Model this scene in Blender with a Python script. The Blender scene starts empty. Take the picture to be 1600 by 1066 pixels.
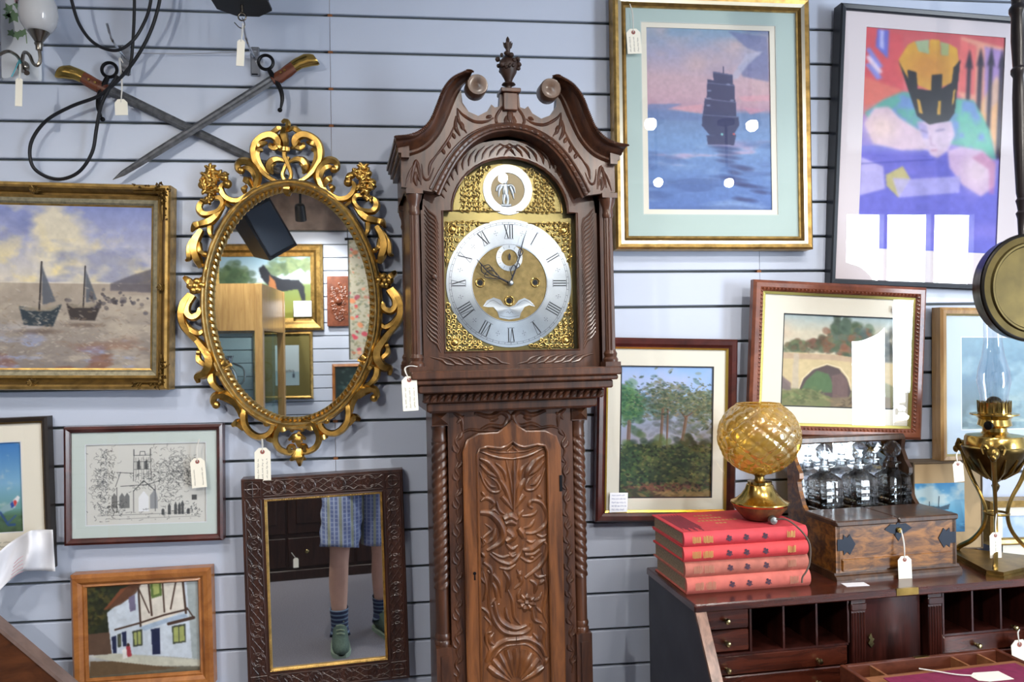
import bpy, math, random
import numpy as np
from mathutils import Matrix, Vector
random.seed(7); RNG = np.random.default_rng(7)
scene = bpy.context.scene
COL = scene.collection
PI = math.pi

# ------------------------------------------------------------------ camera
FPX = 1225.0; YAW, PITCH, ROLL = -.108, .0075, .0153
CAM = np.array([0.0, -2.19, 1.65])
def rotm(yaw, pitch, roll):
    cy, sy, cp, sp, cr, sr = math.cos(yaw), math.sin(yaw), math.cos(pitch), math.sin(pitch), math.cos(roll), math.sin(roll)
    return np.array([[cy,-sy,0],[sy,cy,0],[0,0,1]]) @ np.array([[1,0,0],[0,cp,-sp],[0,sp,cp]]) @ np.array([[cr,0,sr],[0,1,0],[-sr,0,cr]])
MC = rotm(YAW, PITCH, ROLL)
cd = bpy.data.cameras.new('camera'); cam = bpy.data.objects.new('camera', cd); COL.objects.link(cam)
cd.sensor_width = 36.0; cd.lens = 36.0*FPX/1600.0; cd.clip_start = .02
cam.matrix_world = Matrix(((MC[0,0],MC[0,2],-MC[0,1],CAM[0]),(MC[1,0],MC[1,2],-MC[1,1],CAM[1]),(MC[2,0],MC[2,2],-MC[2,1],CAM[2]),(0,0,0,1)))
scene.camera = cam
cy_ = scene.cycles; cy_.max_bounces = 8; cy_.diffuse_bounces = 3; cy_.glossy_bounces = 5; cy_.transmission_bounces = 7; cy_.transparent_max_bounces = 14; cy_.caustics_reflective = False; cy_.caustics_refractive = False; cy_.sample_clamp_indirect = 6
# ------------------------------------------------------------------ light, exposure
scene.view_settings.view_transform = 'Standard'; scene.view_settings.look = 'None'
scene.view_settings.gamma = 1.0; scene.view_settings.use_curve_mapping = False
scene.view_settings.exposure = 0.1
world = bpy.data.worlds.new('world'); scene.world = world; world.use_nodes = True
world.node_tree.nodes['Background'].inputs[0].default_value = (.75, .85, 1, 1)
world.node_tree.nodes['Background'].inputs[1].default_value = 1.0
def area(name, loc, rot, sx, sy, energy, col):
    l = bpy.data.lights.new(name, 'AREA'); l.shape = 'RECTANGLE'; l.size = sx; l.size_y = sy; l.energy = energy; l.color = col
    o = bpy.data.objects.new(name, l); COL.objects.link(o); o.location = loc; o.rotation_euler = rot
    return o
WIN = (3.45, 4.65, .55, 2.5)      # shop window in the rear wall: x0, x1, z0, z1
area('daylight_window', ((WIN[0]+WIN[1])/2, -4.16, (WIN[2]+WIN[3])/2), (PI/2, 0, 0), WIN[1]-WIN[0], WIN[3]-WIN[2], 270, (.84, .92, 1.0))
SPOT_W = 20
SPOTS = [(.94,-1.1),(1.38,-1.1),(1.33,-2.3),(1.75,-2.3),(-.75,-1.15),(-1.5,-1.3),(-.35,-1.55),(-1.15,-2.2),(.25,-1.25)]

# ------------------------------------------------------------------ pixel helpers (1600x1066 photograph frame)
def ray(u, v): return MC @ np.array([(u-800)/FPX, 1, -(v-533)/FPX])
def at_y(u, v, y=0.0): d = ray(u, v); return CAM + d*(y-CAM[1])/d[1]
def at_z(u, v, z): d = ray(u, v); return CAM + d*(z-CAM[2])/d[2]
def px(p):
    d = (np.array(p, float)-CAM) @ MC; return 800+FPX*d[0]/d[1], 533-FPX*d[2]/d[1]
class Fr:
    """a local frame: origin + axes; loc() gives local coordinates of a photograph pixel on the local plane y = yl"""
    def __init__(s, o, rz=0.0, roll=0.0, lean=0.0):
        s.o = np.array(o, float)
        c, k = math.cos(rz), math.sin(rz); Rz = np.array([[c,-k,0],[k,c,0],[0,0,1]])
        c, k = math.cos(lean), math.sin(lean); Rx = np.array([[1,0,0],[0,c,-k],[0,k,c]])
        c, k = math.cos(roll), math.sin(roll); Ry = np.array([[c,0,k],[0,1,0],[-k,0,c]])
        s.A = Rz @ Rx @ Ry
    def loc(s, u, v, yl=0.0):
        d = s.A.T @ ray(u, v); c = s.A.T @ (CAM - s.o)
        return c + d*(yl-c[1])/d[1]
    def locz(s, u, v, zl):
        d = s.A.T @ ray(u, v); c = s.A.T @ (CAM - s.o)
        return c + d*(zl-c[2])/d[2]
    def xz(s, pts, yl=0.0, crop=None):
        if crop: pts = [(p[0]/crop[2]+crop[0], p[1]/crop[2]+crop[1]) for p in pts]
        return [(lambda q: (q[0], q[2]))(s.loc(p[0], p[1], yl)) for p in pts]
    def mat(s):
        A, o = s.A, s.o
        return Matrix(((A[0,0],A[0,1],A[0,2],o[0]),(A[1,0],A[1,1],A[1,2],o[1]),(A[2,0],A[2,1],A[2,2],o[2]),(0,0,0,1)))
WORLD = Fr((0,0,0))

# ------------------------------------------------------------------ objects
def tagp(o, label=None, cat=None, group=None, kind=None):
    if label: o['label'] = label
    if cat: o['category'] = cat
    if group: o['group'] = group
    if kind: o['kind'] = kind
    return o
def thing(name, fr, label, cat, group=None):
    o = bpy.data.objects.new(name, None); COL.objects.link(o); o.empty_display_size = .05
    o.matrix_world = fr.mat(); return tagp(o, label, cat, group)
def mkobj(name, V, F, mat, parent=None, smooth=35, mi=None):
    me = bpy.data.meshes.new(name); me.from_pydata([tuple(map(float, p)) for p in V], [], F); me.update()
    for m in (mat if isinstance(mat, (list, tuple)) else [mat]): me.materials.append(m)
    if mi is not None: me.polygons.foreach_set('material_index', np.array(mi, dtype=np.int32))
    if smooth:
        me.polygons.foreach_set('use_smooth', np.ones(len(me.polygons), bool)); me.set_sharp_from_angle(angle=math.radians(smooth))
    o = bpy.data.objects.new(name, me); COL.objects.link(o)
    if parent: o.parent = parent
    return o
def cr(pts, n=6, closed=False):
    """Catmull-Rom through points"""
    P = [np.array(p, float) for p in pts]; out = []; N = len(P)
    for i in range(N if closed else N-1):
        p1, p2 = P[i], P[(i+1) % N]
        p0 = P[(i-1) % N] if closed or i > 0 else 2*p1-p2
        p3 = P[(i+2) % N] if closed or i+2 < N else 2*p2-p1
        for k in range(n):
            t = k/n
            out.append(.5*((2*p1)+(-p0+p2)*t+(2*p0-5*p1+4*p2-p3)*t*t+(-p0+3*p1-3*p2+p3)*t**3))
    if not closed: out.append(P[-1])
    return out
class MB:
    def __init__(s): s.V = []; s.F = []; s.M = []; s.m = 0
    def add(s, V, F):
        b = len(s.V); s.V += [tuple(map(float, p)) for p in V]; s.F += [tuple(i+b for i in f) for f in F]; s.M += [s.m]*len(F); return s
    def box(s, x0, x1, y0, y1, z0, z1):
        V = [(x,y,z) for x in (x0,x1) for y in (y0,y1) for z in (z0,z1)]
        return s.add(V, [(0,1,3,2),(4,6,7,5),(0,4,5,1),(2,3,7,6),(0,2,6,4),(1,5,7,3)])
    def bbox(s, x0, x1, y0, y1, z0, z1, b=.002):
        """box with its edges taken off"""
        V = []; F = []
        L = [(y0, b), (y0+b, 0), (y1-b, 0), (y1, b)]
        for y, i in L:
            V += [(x0+i+b*0,y,z0+b+i),(x0+b+i,y,z0+i),(x1-b-i,y,z0+i),(x1-i,y,z0+b+i),(x1-i,y,z1-b-i),(x1-b-i,y,z1-i),(x0+b+i,y,z1-i),(x0+i,y,z1-b-i)]
        F.append(tuple(range(8))); F.append(tuple(range(31,23,-1)))
        for k in range(3):
            for i in range(8): j = (i+1) % 8; F.append((k*8+i, (k+1)*8+i, (k+1)*8+j, k*8+j))
        return s.add(V, F)
    def prism(s, poly, y0, y1):
        n = len(poly); V = [(x,y0,z) for x,z in poly]+[(x,y1,z) for x,z in poly]
        return s.add(V, [tuple(range(n)), tuple(range(2*n-1,n-1,-1))]+[(i,i+n,(i+1)%n+n,(i+1)%n) for i in range(n)])
    def prismz(s, poly, z0, z1):
        n = len(poly); V = [(x,y,z0) for x,y in poly]+[(x,y,z1) for x,y in poly]
        return s.add(V, [tuple(range(n-1,-1,-1)), tuple(range(n,2*n))]+[(i,(i+1)%n,(i+1)%n+n,i+n) for i in range(n)])
    def prismx(s, poly, x0, x1):
        n = len(poly); V = [(x0,y,z) for y,z in poly]+[(x1,y,z) for y,z in poly]
        return s.add(V, [tuple(range(n)), tuple(range(2*n-1,n-1,-1))]+[(i,i+n,(i+1)%n+n,(i+1)%n) for i in range(n)])
    def bridge(s, outer, inner, y0, y1):
        n = len(outer)
        V = [(x,y0,z) for x,z in outer]+[(x,y0,z) for x,z in inner]+[(x,y1,z) for x,z in outer]+[(x,y1,z) for x,z in inner]
        F = []
        for i in range(n):
            j = (i+1) % n
            F += [(i,j,n+j,n+i),(2*n+i,3*n+i,3*n+j,2*n+j),(i,2*n+i,2*n+j,j),(n+i,n+j,3*n+j,3*n+i)]
        return s.add(V, F)
    def lathe(s, prof, c=(0,0,0), n=24, axis='z', a0=0, a1=2*PI, flute=0, nf=0):
        V = []; F = []; full = abs(a1-a0-2*PI) < 1e-6; k = n if full else n+1
        for r, z in prof:
            for i in range(k):
                a = a0+(a1-a0)*i/n; rr = r*(1-flute*(.5+.5*math.cos(nf*a))) if flute else r
                p = (rr*math.cos(a), rr*math.sin(a), z)
                if axis == 'y': p = (p[0], z, p[1])
                elif axis == 'x': p = (z, p[0], p[1])
                V.append((c[0]+p[0], c[1]+p[1], c[2]+p[2]))
        for j in range(len(prof)-1):
            for i in range(n): i2 = (i+1) % k; F.append((j*k+i, j*k+i2, (j+1)*k+i2, (j+1)*k+i))
        if full: F += [tuple(range(k-1,-1,-1)), tuple(range((len(prof)-1)*k, len(prof)*k))]
        return s.add(V, F)
    def tube(s, pts, rad, n=8, fy=1.0, closed=False, ridge=0.0, cap=True):
        P = [np.array(p, float) for p in pts]; N = len(P)
        if np.isscalar(rad): R = [rad]*N
        else:
            rad = list(rad); R = np.interp(np.linspace(0,1,N), np.linspace(0,1,len(rad)), rad)
        V = []; F = []; up = np.array([0,1.0,0])
        for i in range(N):
            a = P[(i-1) % N] if closed or i > 0 else P[i]; b = P[(i+1) % N] if closed or i < N-1 else P[i]
            t = b-a; t = t/(np.linalg.norm(t)+1e-12)
            if i == 0:
                if abs(t @ up) > .9: up = np.array([1.0,0,0])
            u = up-(up@t)*t; u /= np.linalg.norm(u)+1e-12; w = np.cross(t, u); up = u
            for k in range(n):
                q = 2*PI*k/n; rr = R[i]*(1-ridge*(k % 2)); off = rr*(math.cos(q)*u+math.sin(q)*w); off[1] *= fy
                V.append(P[i]+off)
        for i in range(N if closed else N-1):
            j = (i+1) % N
            for k in range(n): k2 = (k+1) % n; F.append((i*n+k, i*n+k2, j*n+k2, j*n+k))
        if cap and not closed: F += [tuple(range(n-1,-1,-1)), tuple(range((N-1)*n, N*n))]
        return s.add(V, F)
    def ell(s, c, r, n=10, m=7):
        if np.isscalar(r): r = (r, r, r)
        V = []; F = []
        for j in range(1, m):
            th = PI*j/m
            for i in range(n): a = 2*PI*i/n; V.append((c[0]+r[0]*math.sin(th)*math.cos(a), c[1]+r[1]*math.sin(th)*math.sin(a), c[2]+r[2]*math.cos(th)))
        for j in range(m-2):
            for i in range(n): F.append((j*n+i, (j+1)*n+i, (j+1)*n+(i+1)%n, j*n+(i+1)%n))
        t = len(V); V += [(c[0],c[1],c[2]+r[2]), (c[0],c[1],c[2]-r[2])]
        for i in range(n): F += [(t, i, (i+1)%n), (t+1, (m-2)*n+(i+1)%n, (m-2)*n+i)]
        return s.add(V, F)
    def ring(s, c, R0, r, axis='y', n=28, k=8, flat=1.0):
        pts = []
        for i in range(n):
            a = 2*PI*i/n; q = (R0*math.cos(a), R0*math.sin(a))
            pts.append((c[0]+q[0], c[1], c[2]+q[1]) if axis == 'y' else (c[0]+q[0], c[1]+q[1], c[2]) if axis == 'z' else (c[0], c[1]+q[0], c[2]+q[1]))
        V = []; F = []
        for i in range(n):
            a = 2*PI*i/n
            e = np.array([math.cos(a),0,math.sin(a)]) if axis == 'y' else np.array([math.cos(a),math.sin(a),0]) if axis == 'z' else np.array([0,math.cos(a),math.sin(a)])
            f = np.array([0,1,0]) if axis == 'y' else np.array([0,0,1]) if axis == 'z' else np.array([1,0,0])
            for j in range(k): b = 2*PI*j/k; V.append(np.array(pts[i])+r*(math.cos(b)*e+flat*math.sin(b)*f))
        for i in range(n):
            for j in range(k): F.append((i*k+j, i*k+(j+1)%k, ((i+1)%n)*k+(j+1)%k, ((i+1)%n)*k+j))
        return s.add(V, F)
    def disc(s, c, r, y, n=24, h=.001):
        return s.prism([(c[0]+r*math.cos(2*PI*i/n), c[1]+r*math.sin(2*PI*i/n)) for i in range(n)], y-h, y)
    def strip(s, pts, w, y):
        """a flat pen line in the xz plane at y"""
        P = [np.array(p, float) for p in pts]; V = []; F = []
        for i in range(len(P)):
            t = P[min(i+1,len(P)-1)]-P[max(i-1,0)]; t /= np.linalg.norm(t)+1e-12; nrm = np.array([-t[1], t[0]])*w/2
            V += [(P[i][0]+nrm[0], y, P[i][1]+nrm[1]), (P[i][0]-nrm[0], y, P[i][1]-nrm[1])]
        for i in range(len(P)-1): F.append((2*i, 2*i+1, 2*i+3, 2*i+2))
        return s.add(V, F)
    def xf(s, f, start=0):
        s.V[start:] = [tuple(f(np.array(p))) for p in s.V[start:]]; return s
    def build(s, name, mat, parent=None, smooth=35):
        return mkobj(name, s.V, s.F, mat, parent, smooth, s.M if isinstance(mat, (list, tuple)) else None)

# ------------------------------------------------------------------ materials
def lin(c):
    if isinstance(c, str): c = [int(c[i:i+2], 16)/255 for i in (0,2,4)]
    elif max(c) > 1.01: c = [x/255 for x in c]
    return tuple(x/12.92 if x <= .04045 else ((x+.055)/1.055)**2.4 for x in c)
MATS = {}
def pmat(name, col, rough=.5, metal=0.0, var=0.0, vscale=20, bump=0.0, bscale=200, trans=0.0, ior=1.45, coat=0.0, emit=None, estr=0, spec=None, col2=None, sss=0):
    if name in MATS: return MATS[name]
    m = bpy.data.materials.new(name); m.use_nodes = True; nt = m.node_tree; p = nt.nodes['Principled BSDF']; c = lin(col)
    p.inputs['Base Color'].default_value = (*c, 1); p.inputs['Roughness'].default_value = rough; p.inputs['Metallic'].default_value = metal
    p.inputs['Transmission Weight'].default_value = trans; p.inputs['IOR'].default_value = ior; p.inputs['Coat Weight'].default_value = coat
    if spec is not None: p.inputs['Specular IOR Level'].default_value = spec
    if emit: p.inputs['Emission Color'].default_value = (*lin(emit), 1); p.inputs['Emission Strength'].default_value = estr
    if var or bump or col2:
        tc = nt.nodes.new('ShaderNodeTexCoord')
    if var or col2:
        n = nt.nodes.new('ShaderNodeTexNoise'); n.inputs['Scale'].default_value = vscale; n.inputs['Detail'].default_value = 5; nt.links.new(tc.outputs['Object'], n.inputs['Vector'])
        r = nt.nodes.new('ShaderNodeValToRGB'); r.color_ramp.elements[0].position = .3; r.color_ramp.elements[1].position = .7
        a = tuple(x*(1-var) for x in c) if not col2 else lin(col2); b = tuple(min(1, x*(1+var)) for x in c) if not col2 else c
        r.color_ramp.elements[0].color = (*a, 1); r.color_ramp.elements[1].color = (*b, 1)
        nt.links.new(n.outputs['Fac'], r.inputs['Fac']); nt.links.new(r.outputs['Color'], p.inputs['Base Color'])
    if bump:
        n2 = nt.nodes.new('ShaderNodeTexNoise'); n2.inputs['Scale'].default_value = bscale; n2.inputs['Detail'].default_value = 3; nt.links.new(tc.outputs['Object'], n2.inputs['Vector'])
        bm = nt.nodes.new('ShaderNodeBump'); bm.inputs['Strength'].default_value = bump; bm.inputs['Distance'].default_value = .002
        nt.links.new(n2.outputs['Fac'], bm.inputs['Height']); nt.links.new(bm.outputs['Normal'], p.inputs['Normal'])
    MATS[name] = m; return m
def wood(name, dark, light, rough=.35, scale=(14, 14, 1.6), coat=.3, contrast=(.35,.7), bump=.15):
    if name in MATS: return MATS[name]
    m = bpy.data.materials.new(name); m.use_nodes = True; nt = m.node_tree; p = nt.nodes['Principled BSDF']
    p.inputs['Roughness'].default_value = rough; p.inputs['Coat Weight'].default_value = coat; p.inputs['Coat Roughness'].default_value = .18
    tc = nt.nodes.new('ShaderNodeTexCoord'); mp = nt.nodes.new('ShaderNodeMapping'); mp.inputs['Scale'].default_value = scale
    nt.links.new(tc.outputs['Object'], mp.inputs['Vector'])
    n = nt.nodes.new('ShaderNodeTexNoise'); n.inputs['Scale'].default_value = 3.0; n.inputs['Detail'].default_value = 8; n.inputs['Roughness'].default_value = .65; n.inputs['Distortion'].default_value = .6
    nt.links.new(mp.outputs['Vector'], n.inputs['Vector'])
    r = nt.nodes.new('ShaderNodeValToRGB'); r.color_ramp.elements[0].position, r.color_ramp.elements[1].position = contrast
    r.color_ramp.elements[0].color = (*lin(dark), 1); r.color_ramp.elements[1].color = (*lin(light), 1)
    nt.links.new(n.outputs['Fac'], r.inputs['Fac']); nt.links.new(r.outputs['Color'], p.inputs['Base Color'])
    b = nt.nodes.new('ShaderNodeBump'); b.inputs['Strength'].default_value = bump; b.inputs['Distance'].default_value = .001
    nt.links.new(n.outputs['Fac'], b.inputs['Height']); nt.links.new(b.outputs['Normal'], p.inputs['Normal'])
    MATS[name] = m; return m
def glass_thin(name, tint=(1,1,1), f0=.035, rough=0.0):
    """clear sheet glass: lets light straight through and reflects by viewing angle"""
    if name in MATS: return MATS[name]
    m = bpy.data.materials.new(name); m.use_nodes = True; nt = m.node_tree; nt.nodes.remove(nt.nodes['Principled BSDF']); out = nt.nodes['Material Output']
    t = nt.nodes.new('ShaderNodeBsdfTransparent'); t.inputs['Color'].default_value = (*tint, 1)
    g = nt.nodes.new('ShaderNodeBsdfGlossy'); g.inputs['Roughness'].default_value = rough
    lw = nt.nodes.new('ShaderNodeLayerWeight'); lw.inputs['Blend'].default_value = .5
    pw = nt.nodes.new('ShaderNodeMath'); pw.operation = 'POWER'; pw.inputs[1].default_value = 5
    ma = nt.nodes.new('ShaderNodeMath'); ma.operation = 'MULTIPLY_ADD'; ma.inputs[1].default_value = 1-f0; ma.inputs[2].default_value = f0
    mx = nt.nodes.new('ShaderNodeMixShader')
    nt.links.new(lw.outputs['Facing'], pw.inputs[0]); nt.links.new(pw.outputs[0], ma.inputs[0]); nt.links.new(ma.outputs[0], mx.inputs['Fac'])
    nt.links.new(t.outputs[0], mx.inputs[1]); nt.links.new(g.outputs[0], mx.inputs[2]); nt.links.new(mx.outputs[0], out.inputs['Surface'])
    MATS[name] = m; return m
def vcol(name='painted_surface', rough=.6, spec=.3):
    if name in MATS: return MATS[name]
    m = bpy.data.materials.new(name); m.use_nodes = True; nt = m.node_tree; p = nt.nodes['Principled BSDF']
    a = nt.nodes.new('ShaderNodeAttribute'); a.attribute_name = 'Col'; nt.links.new(a.outputs['Color'], p.inputs['Base Color'])
    p.inputs['Roughness'].default_value = rough; p.inputs['Specular IOR Level'].default_value = spec
    MATS[name] = m; return m
OAK = wood('dark_oak', '2e1a12', '5d3823', .36, coat=.25)
OAK2 = wood('oak_door_wood', '432615', '86522c', .34, coat=.3)
FRET = wood('fret_mahogany', '26140f', '4a2a1e', .4)
MAHOG = wood('mahogany', '2a100b', '5c2a1b', .25, scale=(1.8,14,14), coat=.6)
MAHOGV = wood('mahogany_upright', '200c09', '47201a', .28, coat=.5)
MFRAME = wood('mahogany_frame', '30120f', '5b2822', .3, scale=(4,4,4), coat=.4)
PINE = wood('pine_frame_wood', '8a5226', 'b9793f', .4, scale=(5,5,5))
TEAK = wood('teak_frame_wood', '5a2c1c', '8f5238', .35, scale=(5,5,5))
OAKB = wood('tiger_oak', '4a2a12', '9a6428', .3, scale=(6,14,18), coat=.5, contrast=(.4,.62))
OAKD = wood('tantalus_dark_oak', '2e1c12', '5d3f28', .35)
CHESTB = wood('brown_chest_wood', '3a1f12', '6a3d22', .35, scale=(3,8,8))
GILT = pmat('antique_gilt', 'c8a056', .28, 1.0, var=.35, vscale=45, bump=.25, bscale=120)
GILT2 = pmat('pale_gilt', 'd0b882', .3, 1.0, var=.25, vscale=60, bump=.15)
GOLDW = pmat('worn_gold_leaf', 'bd9a5a', .38, .85, var=.35, vscale=40, bump=.2)
GOLDD = pmat('dark_gold', '6e552a', .45, .7, var=.3, vscale=50, bump=.3)
BRASS = pmat('polished_brass', 'c4a45c', .2, 1.0, var=.2, vscale=25)
BRASSD = pmat('aged_brass', '8d7440', .32, 1.0, var=.35, vscale=30)
SILV = pmat('silvered_brass', 'a3abb3', .34, .85, var=.08, vscale=30)
_nt = SILV.node_tree; _tg = _nt.nodes.new('ShaderNodeTangent'); _tg.direction_type = 'RADIAL'; _tg.axis = 'Y'; _p = _nt.nodes['Principled BSDF']; _p.inputs['Anisotropic'].default_value = .75; _nt.links.new(_tg.outputs[0], _p.inputs['Tangent'])
STEEL = pmat('dull_steel', '84868a', .38, .9, var=.3, vscale=60)
CHROME = pmat('chrome_bracket', 'c8ccd2', .15, 1.0)
BLACKM = pmat('black_iron', '15161a', .35, .6)
RUBBER = pmat('black_cable_rubber', '14161c', .45)
IVORYM = pmat('ivory_mount_card', 'e4e0d2', .8)
CREAMM = pmat('cream_mount_card', 'efe9da', .8)
GREENM = pmat('pale_green_mount_card', 'b9cdc9', .8)
WHITEM = pmat('white_mount_card', 'dfe3ea', .8)
GREYM = pmat('grey_green_mount_card', 'c9d5d2', .8)
INKM = pmat('dark_bevel_line', '2a2c30', .7)
CARD = pmat('manila_tag_card', 'f4efe0', .8)
STRING = pmat('white_string', 'd8d6d0', .9)
INK = pmat('pen_ink', '5a5650', .8)
REDRING = pmat('tag_eyelet_red', '9a5a50', .7)
BLUEINK = pmat('blue_pen_ink', '4c5f9c', .8)
PAPER = pmat('white_paper', 'ecedf4', .8)
MIRROR = pmat('mirror_silver', 'e9edee', .015, 1.0)
PANE = glass_thin('picture_glass')
ART = vcol(); ARTM = vcol('printed_paper', .8, .2)
BACKB = pmat('backing_board', '6a5a48', .9)

# ------------------------------------------------------------------ painted pictures (colours computed on a grid of vertices)
def vnoise(x, y, seed):
    r = np.random.default_rng(seed); T = r.random((64, 64))
    xi = np.floor(x).astype(int); yi = np.floor(y).astype(int); fx = x-xi; fy = y-yi; fx = fx*fx*(3-2*fx); fy = fy*fy*(3-2*fy)
    a = T[yi % 64, xi % 64]; b = T[yi % 64, (xi+1) % 64]; c = T[(yi+1) % 64, xi % 64]; d = T[(yi+1) % 64, (xi+1) % 64]
    return (a*(1-fx)+b*fx)*(1-fy)+(c*(1-fx)+d*fx)*fy
class Cv:
    """canvas in photograph pixel coordinates"""
    def __init__(s, x0, y0, x1, y1, res=1.0, base=(200,200,200)):
        s.b = (x0, y0, x1, y1); s.nx = max(3, int((x1-x0)*res)+1); s.ny = max(3, int((y1-y0)*res)+1); s.res = res
        s.X, s.Y = np.meshgrid(np.linspace(x0, x1, s.nx), np.linspace(y0, y1, s.ny)); s.a = np.zeros((s.ny, s.nx, 3)); s.a[:] = np.array(base)/255.; s.sd = 1
    def fbm(s, sc, octv=4, ax=1.0, seed=None):
        s.sd += 1; sd = seed or s.sd; v = 0; amp = .5; t = 0
        for o in range(octv): v = v+amp*vnoise(s.X/sc*ax*2**o+o*17.3, s.Y/sc*2**o+o*9.1, sd+o*31); t += amp; amp *= .5
        return v/t
    def mix(s, m, col, a=1.0):
        m = (np.clip(m, 0, 1)*a)[..., None]; s.a = s.a*(1-m)+np.array(col)/255.*m
    def grad(s, stops):
        ys = [p[0] for p in stops]
        for k in range(3): s.a[..., k] = np.interp(s.Y, ys, [p[1][k]/255. for p in stops])
    def pmask(s, pts, soft=1):
        inside = np.zeros_like(s.X, bool); n = len(pts)
        for i in range(n):
            (xa, ya), (xb, yb) = pts[i], pts[(i+1) % n]
            if ya == yb: continue
            c = ((ya > s.Y) != (yb > s.Y)) & (s.X < (xb-xa)*(s.Y-ya)/(yb-ya)+xa); inside ^= c
        m = inside.astype(float)
        for _ in range(soft):
            p = np.pad(m, 1, mode='edge'); m = (p[:-2,1:-1]+p[2:,1:-1]+p[1:-1,:-2]+p[1:-1,2:]+2*m)/6
        return m
    def poly(s, pts, col, a=1.0, soft=1): s.mix(s.pmask(pts, soft), col, a)
    def ell(s, cx, cy, rx, ry, col, a=1.0, soft=.25, rot=0):
        c, k = math.cos(rot), math.sin(rot); dx = s.X-cx; dy = s.Y-cy
        d = np.sqrt(((dx*c+dy*k)/rx)**2+((-dx*k+dy*c)/ry)**2); s.mix((1+soft-d)/(2*soft), col, a)
    def line(s, pts, w, col, a=1.0):
        d = np.full_like(s.X, 1e9)
        for (xa, ya), (xb, yb) in zip(pts[:-1], pts[1:]):
            L = (xb-xa)**2+(yb-ya)**2+1e-9; t = np.clip(((s.X-xa)*(xb-xa)+(s.Y-ya)*(yb-ya))/L, 0, 1)
            d = np.minimum(d, np.hypot(s.X-xa-t*(xb-xa), s.Y-ya-t*(yb-ya)))
        s.mix(np.clip((w/2+.5-d), 0, 1), col, a)
    def dab(s, x, y, rx, ry, col, a=.8, rot=0):
        R0 = max(rx, ry)*1.3; x0, y0, x1, y1 = s.b
        i0 = int(max(0, (x-R0-x0)/(x1-x0)*(s.nx-1))); i1 = int(min(s.nx, (x+R0-x0)/(x1-x0)*(s.nx-1)+2))
        j0 = int(max(0, (y-R0-y0)/(y1-y0)*(s.ny-1))); j1 = int(min(s.ny, (y+R0-y0)/(y1-y0)*(s.ny-1)+2))
        if i1 <= i0 or j1 <= j0: return
        c, k = math.cos(rot), math.sin(rot); dx = s.X[j0:j1,i0:i1]-x; dy = s.Y[j0:j1,i0:i1]-y
        d = np.sqrt(((dx*c+dy*k)/rx)**2+((-dx*k+dy*c)/ry)**2); m = (np.clip((1.3-d)/.6, 0, 1)*a)[..., None]
        s.a[j0:j1,i0:i1] = s.a[j0:j1,i0:i1]*(1-m)+np.array(col)/255.*m
    def dabs(s, n, cx, cy, sx, sy, cols, size, a=.7, asp=.6, seed=1, uni=False):
        r = random.Random(seed)
        for _ in range(n):
            x = cx+(r.uniform(-1,1) if uni else r.gauss(0,.5))*sx; y = cy+(r.uniform(-1,1) if uni else r.gauss(0,.5))*sy
            c = r.choice(cols); j = r.uniform(.85,1.15); k = size*r.uniform(.5,1.4)
            s.dab(x, y, k, k*asp, [min(255, q*j) for q in c], a, r.uniform(-.7,.7))
    def jitter(s, amt, sc=4, seed=77):
        s.a *= (1+amt*(s.fbm(sc, 3, seed=seed)-.5)*2)[..., None]
    def blur(s, n):
        for _ in range(n):
            p = np.pad(s.a, ((1,1),(1,1),(0,0)), mode='edge'); s.a = (p[:-2,1:-1]+p[2:,1:-1]+p[1:-1,:-2]+p[1:-1,2:]+2*s.a)/6
    def build(s, name, x0, z0, x1, z1, y, parent, mat=None):
        """grid from (x0,z0)=top left to (x1,z1)=bottom right in local coordinates"""
        nx, ny = s.nx, s.ny; gx, gz = np.meshgrid(np.linspace(x0, x1, nx), np.linspace(z0, z1, ny))
        co = np.stack([gx, np.full_like(gx, y), gz], -1).reshape(-1, 3).astype(np.float32)
        idx = np.arange(nx*ny).reshape(ny, nx); q = np.stack([idx[:-1,:-1], idx[1:,:-1], idx[1:,1:], idx[:-1,1:]], -1).reshape(-1).astype(np.int32); nf = len(q)//4
        me = bpy.data.meshes.new(name); me.vertices.add(nx*ny); me.vertices.foreach_set('co', co.ravel())
        me.loops.add(nf*4); me.loops.foreach_set('vertex_index', q); me.polygons.add(nf); me.polygons.foreach_set('loop_start', np.arange(0, nf*4, 4, dtype=np.int32))
        me.update(calc_edges=True)
        c = np.clip(s.a, 0, 1); c = np.where(c <= .04045, c/12.92, ((c+.055)/1.055)**2.4).reshape(-1, 3)
        at = me.color_attributes.new('Col', 'FLOAT_COLOR', 'POINT'); at.data.foreach_set('color', np.c_[c, np.ones(len(c))].astype(np.float32).ravel())
        me.materials.append(mat or ART); o = bpy.data.objects.new(name, me); COL.objects.link(o); o.parent = parent
        return o
# ------------------------------------------------------------------ the room
WALLC = pmat('blue_grey_slat_paint', 'bfc8db', .38, var=.03, vscale=3, bump=.05, bscale=300)
WALLB = pmat('slat_groove_backing', '6c7272', .8)
RAWB = pmat('raw_fibreboard', '8a5a38', .9)
PLASTER = pmat('white_plaster', 'd4d6d8', .85, bump=.1)
CARPET = pmat('grey_carpet', '77747c', 1.0, var=.25, vscale=160, bump=.8, bscale=500)
BRICKM = pmat('painted_brick', '8b7c74', .9, var=.4, vscale=9, bump=.4, bscale=60)
RX0, RX1, RY, CEIL = -3.0, 5.0, -4.1, 2.95
def struct(name, mb, mat, smooth=0): return tagp(mb.build(name, mat, None, smooth), kind='structure')
struct('floor', MB().box(RX0, RX1, RY, .05, -.06, 0), CARPET)
struct('ceiling', MB().box(RX0, RX1, RY, .05, CEIL, CEIL+.06), PLASTER)
struct('wall_left', MB().box(RX0-.06, RX0, RY, .05, 0, CEIL), PLASTER)
struct('wall_right', MB().box(RX1, RX1+.06, RY, .05, 0, CEIL), PLASTER)
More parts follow.
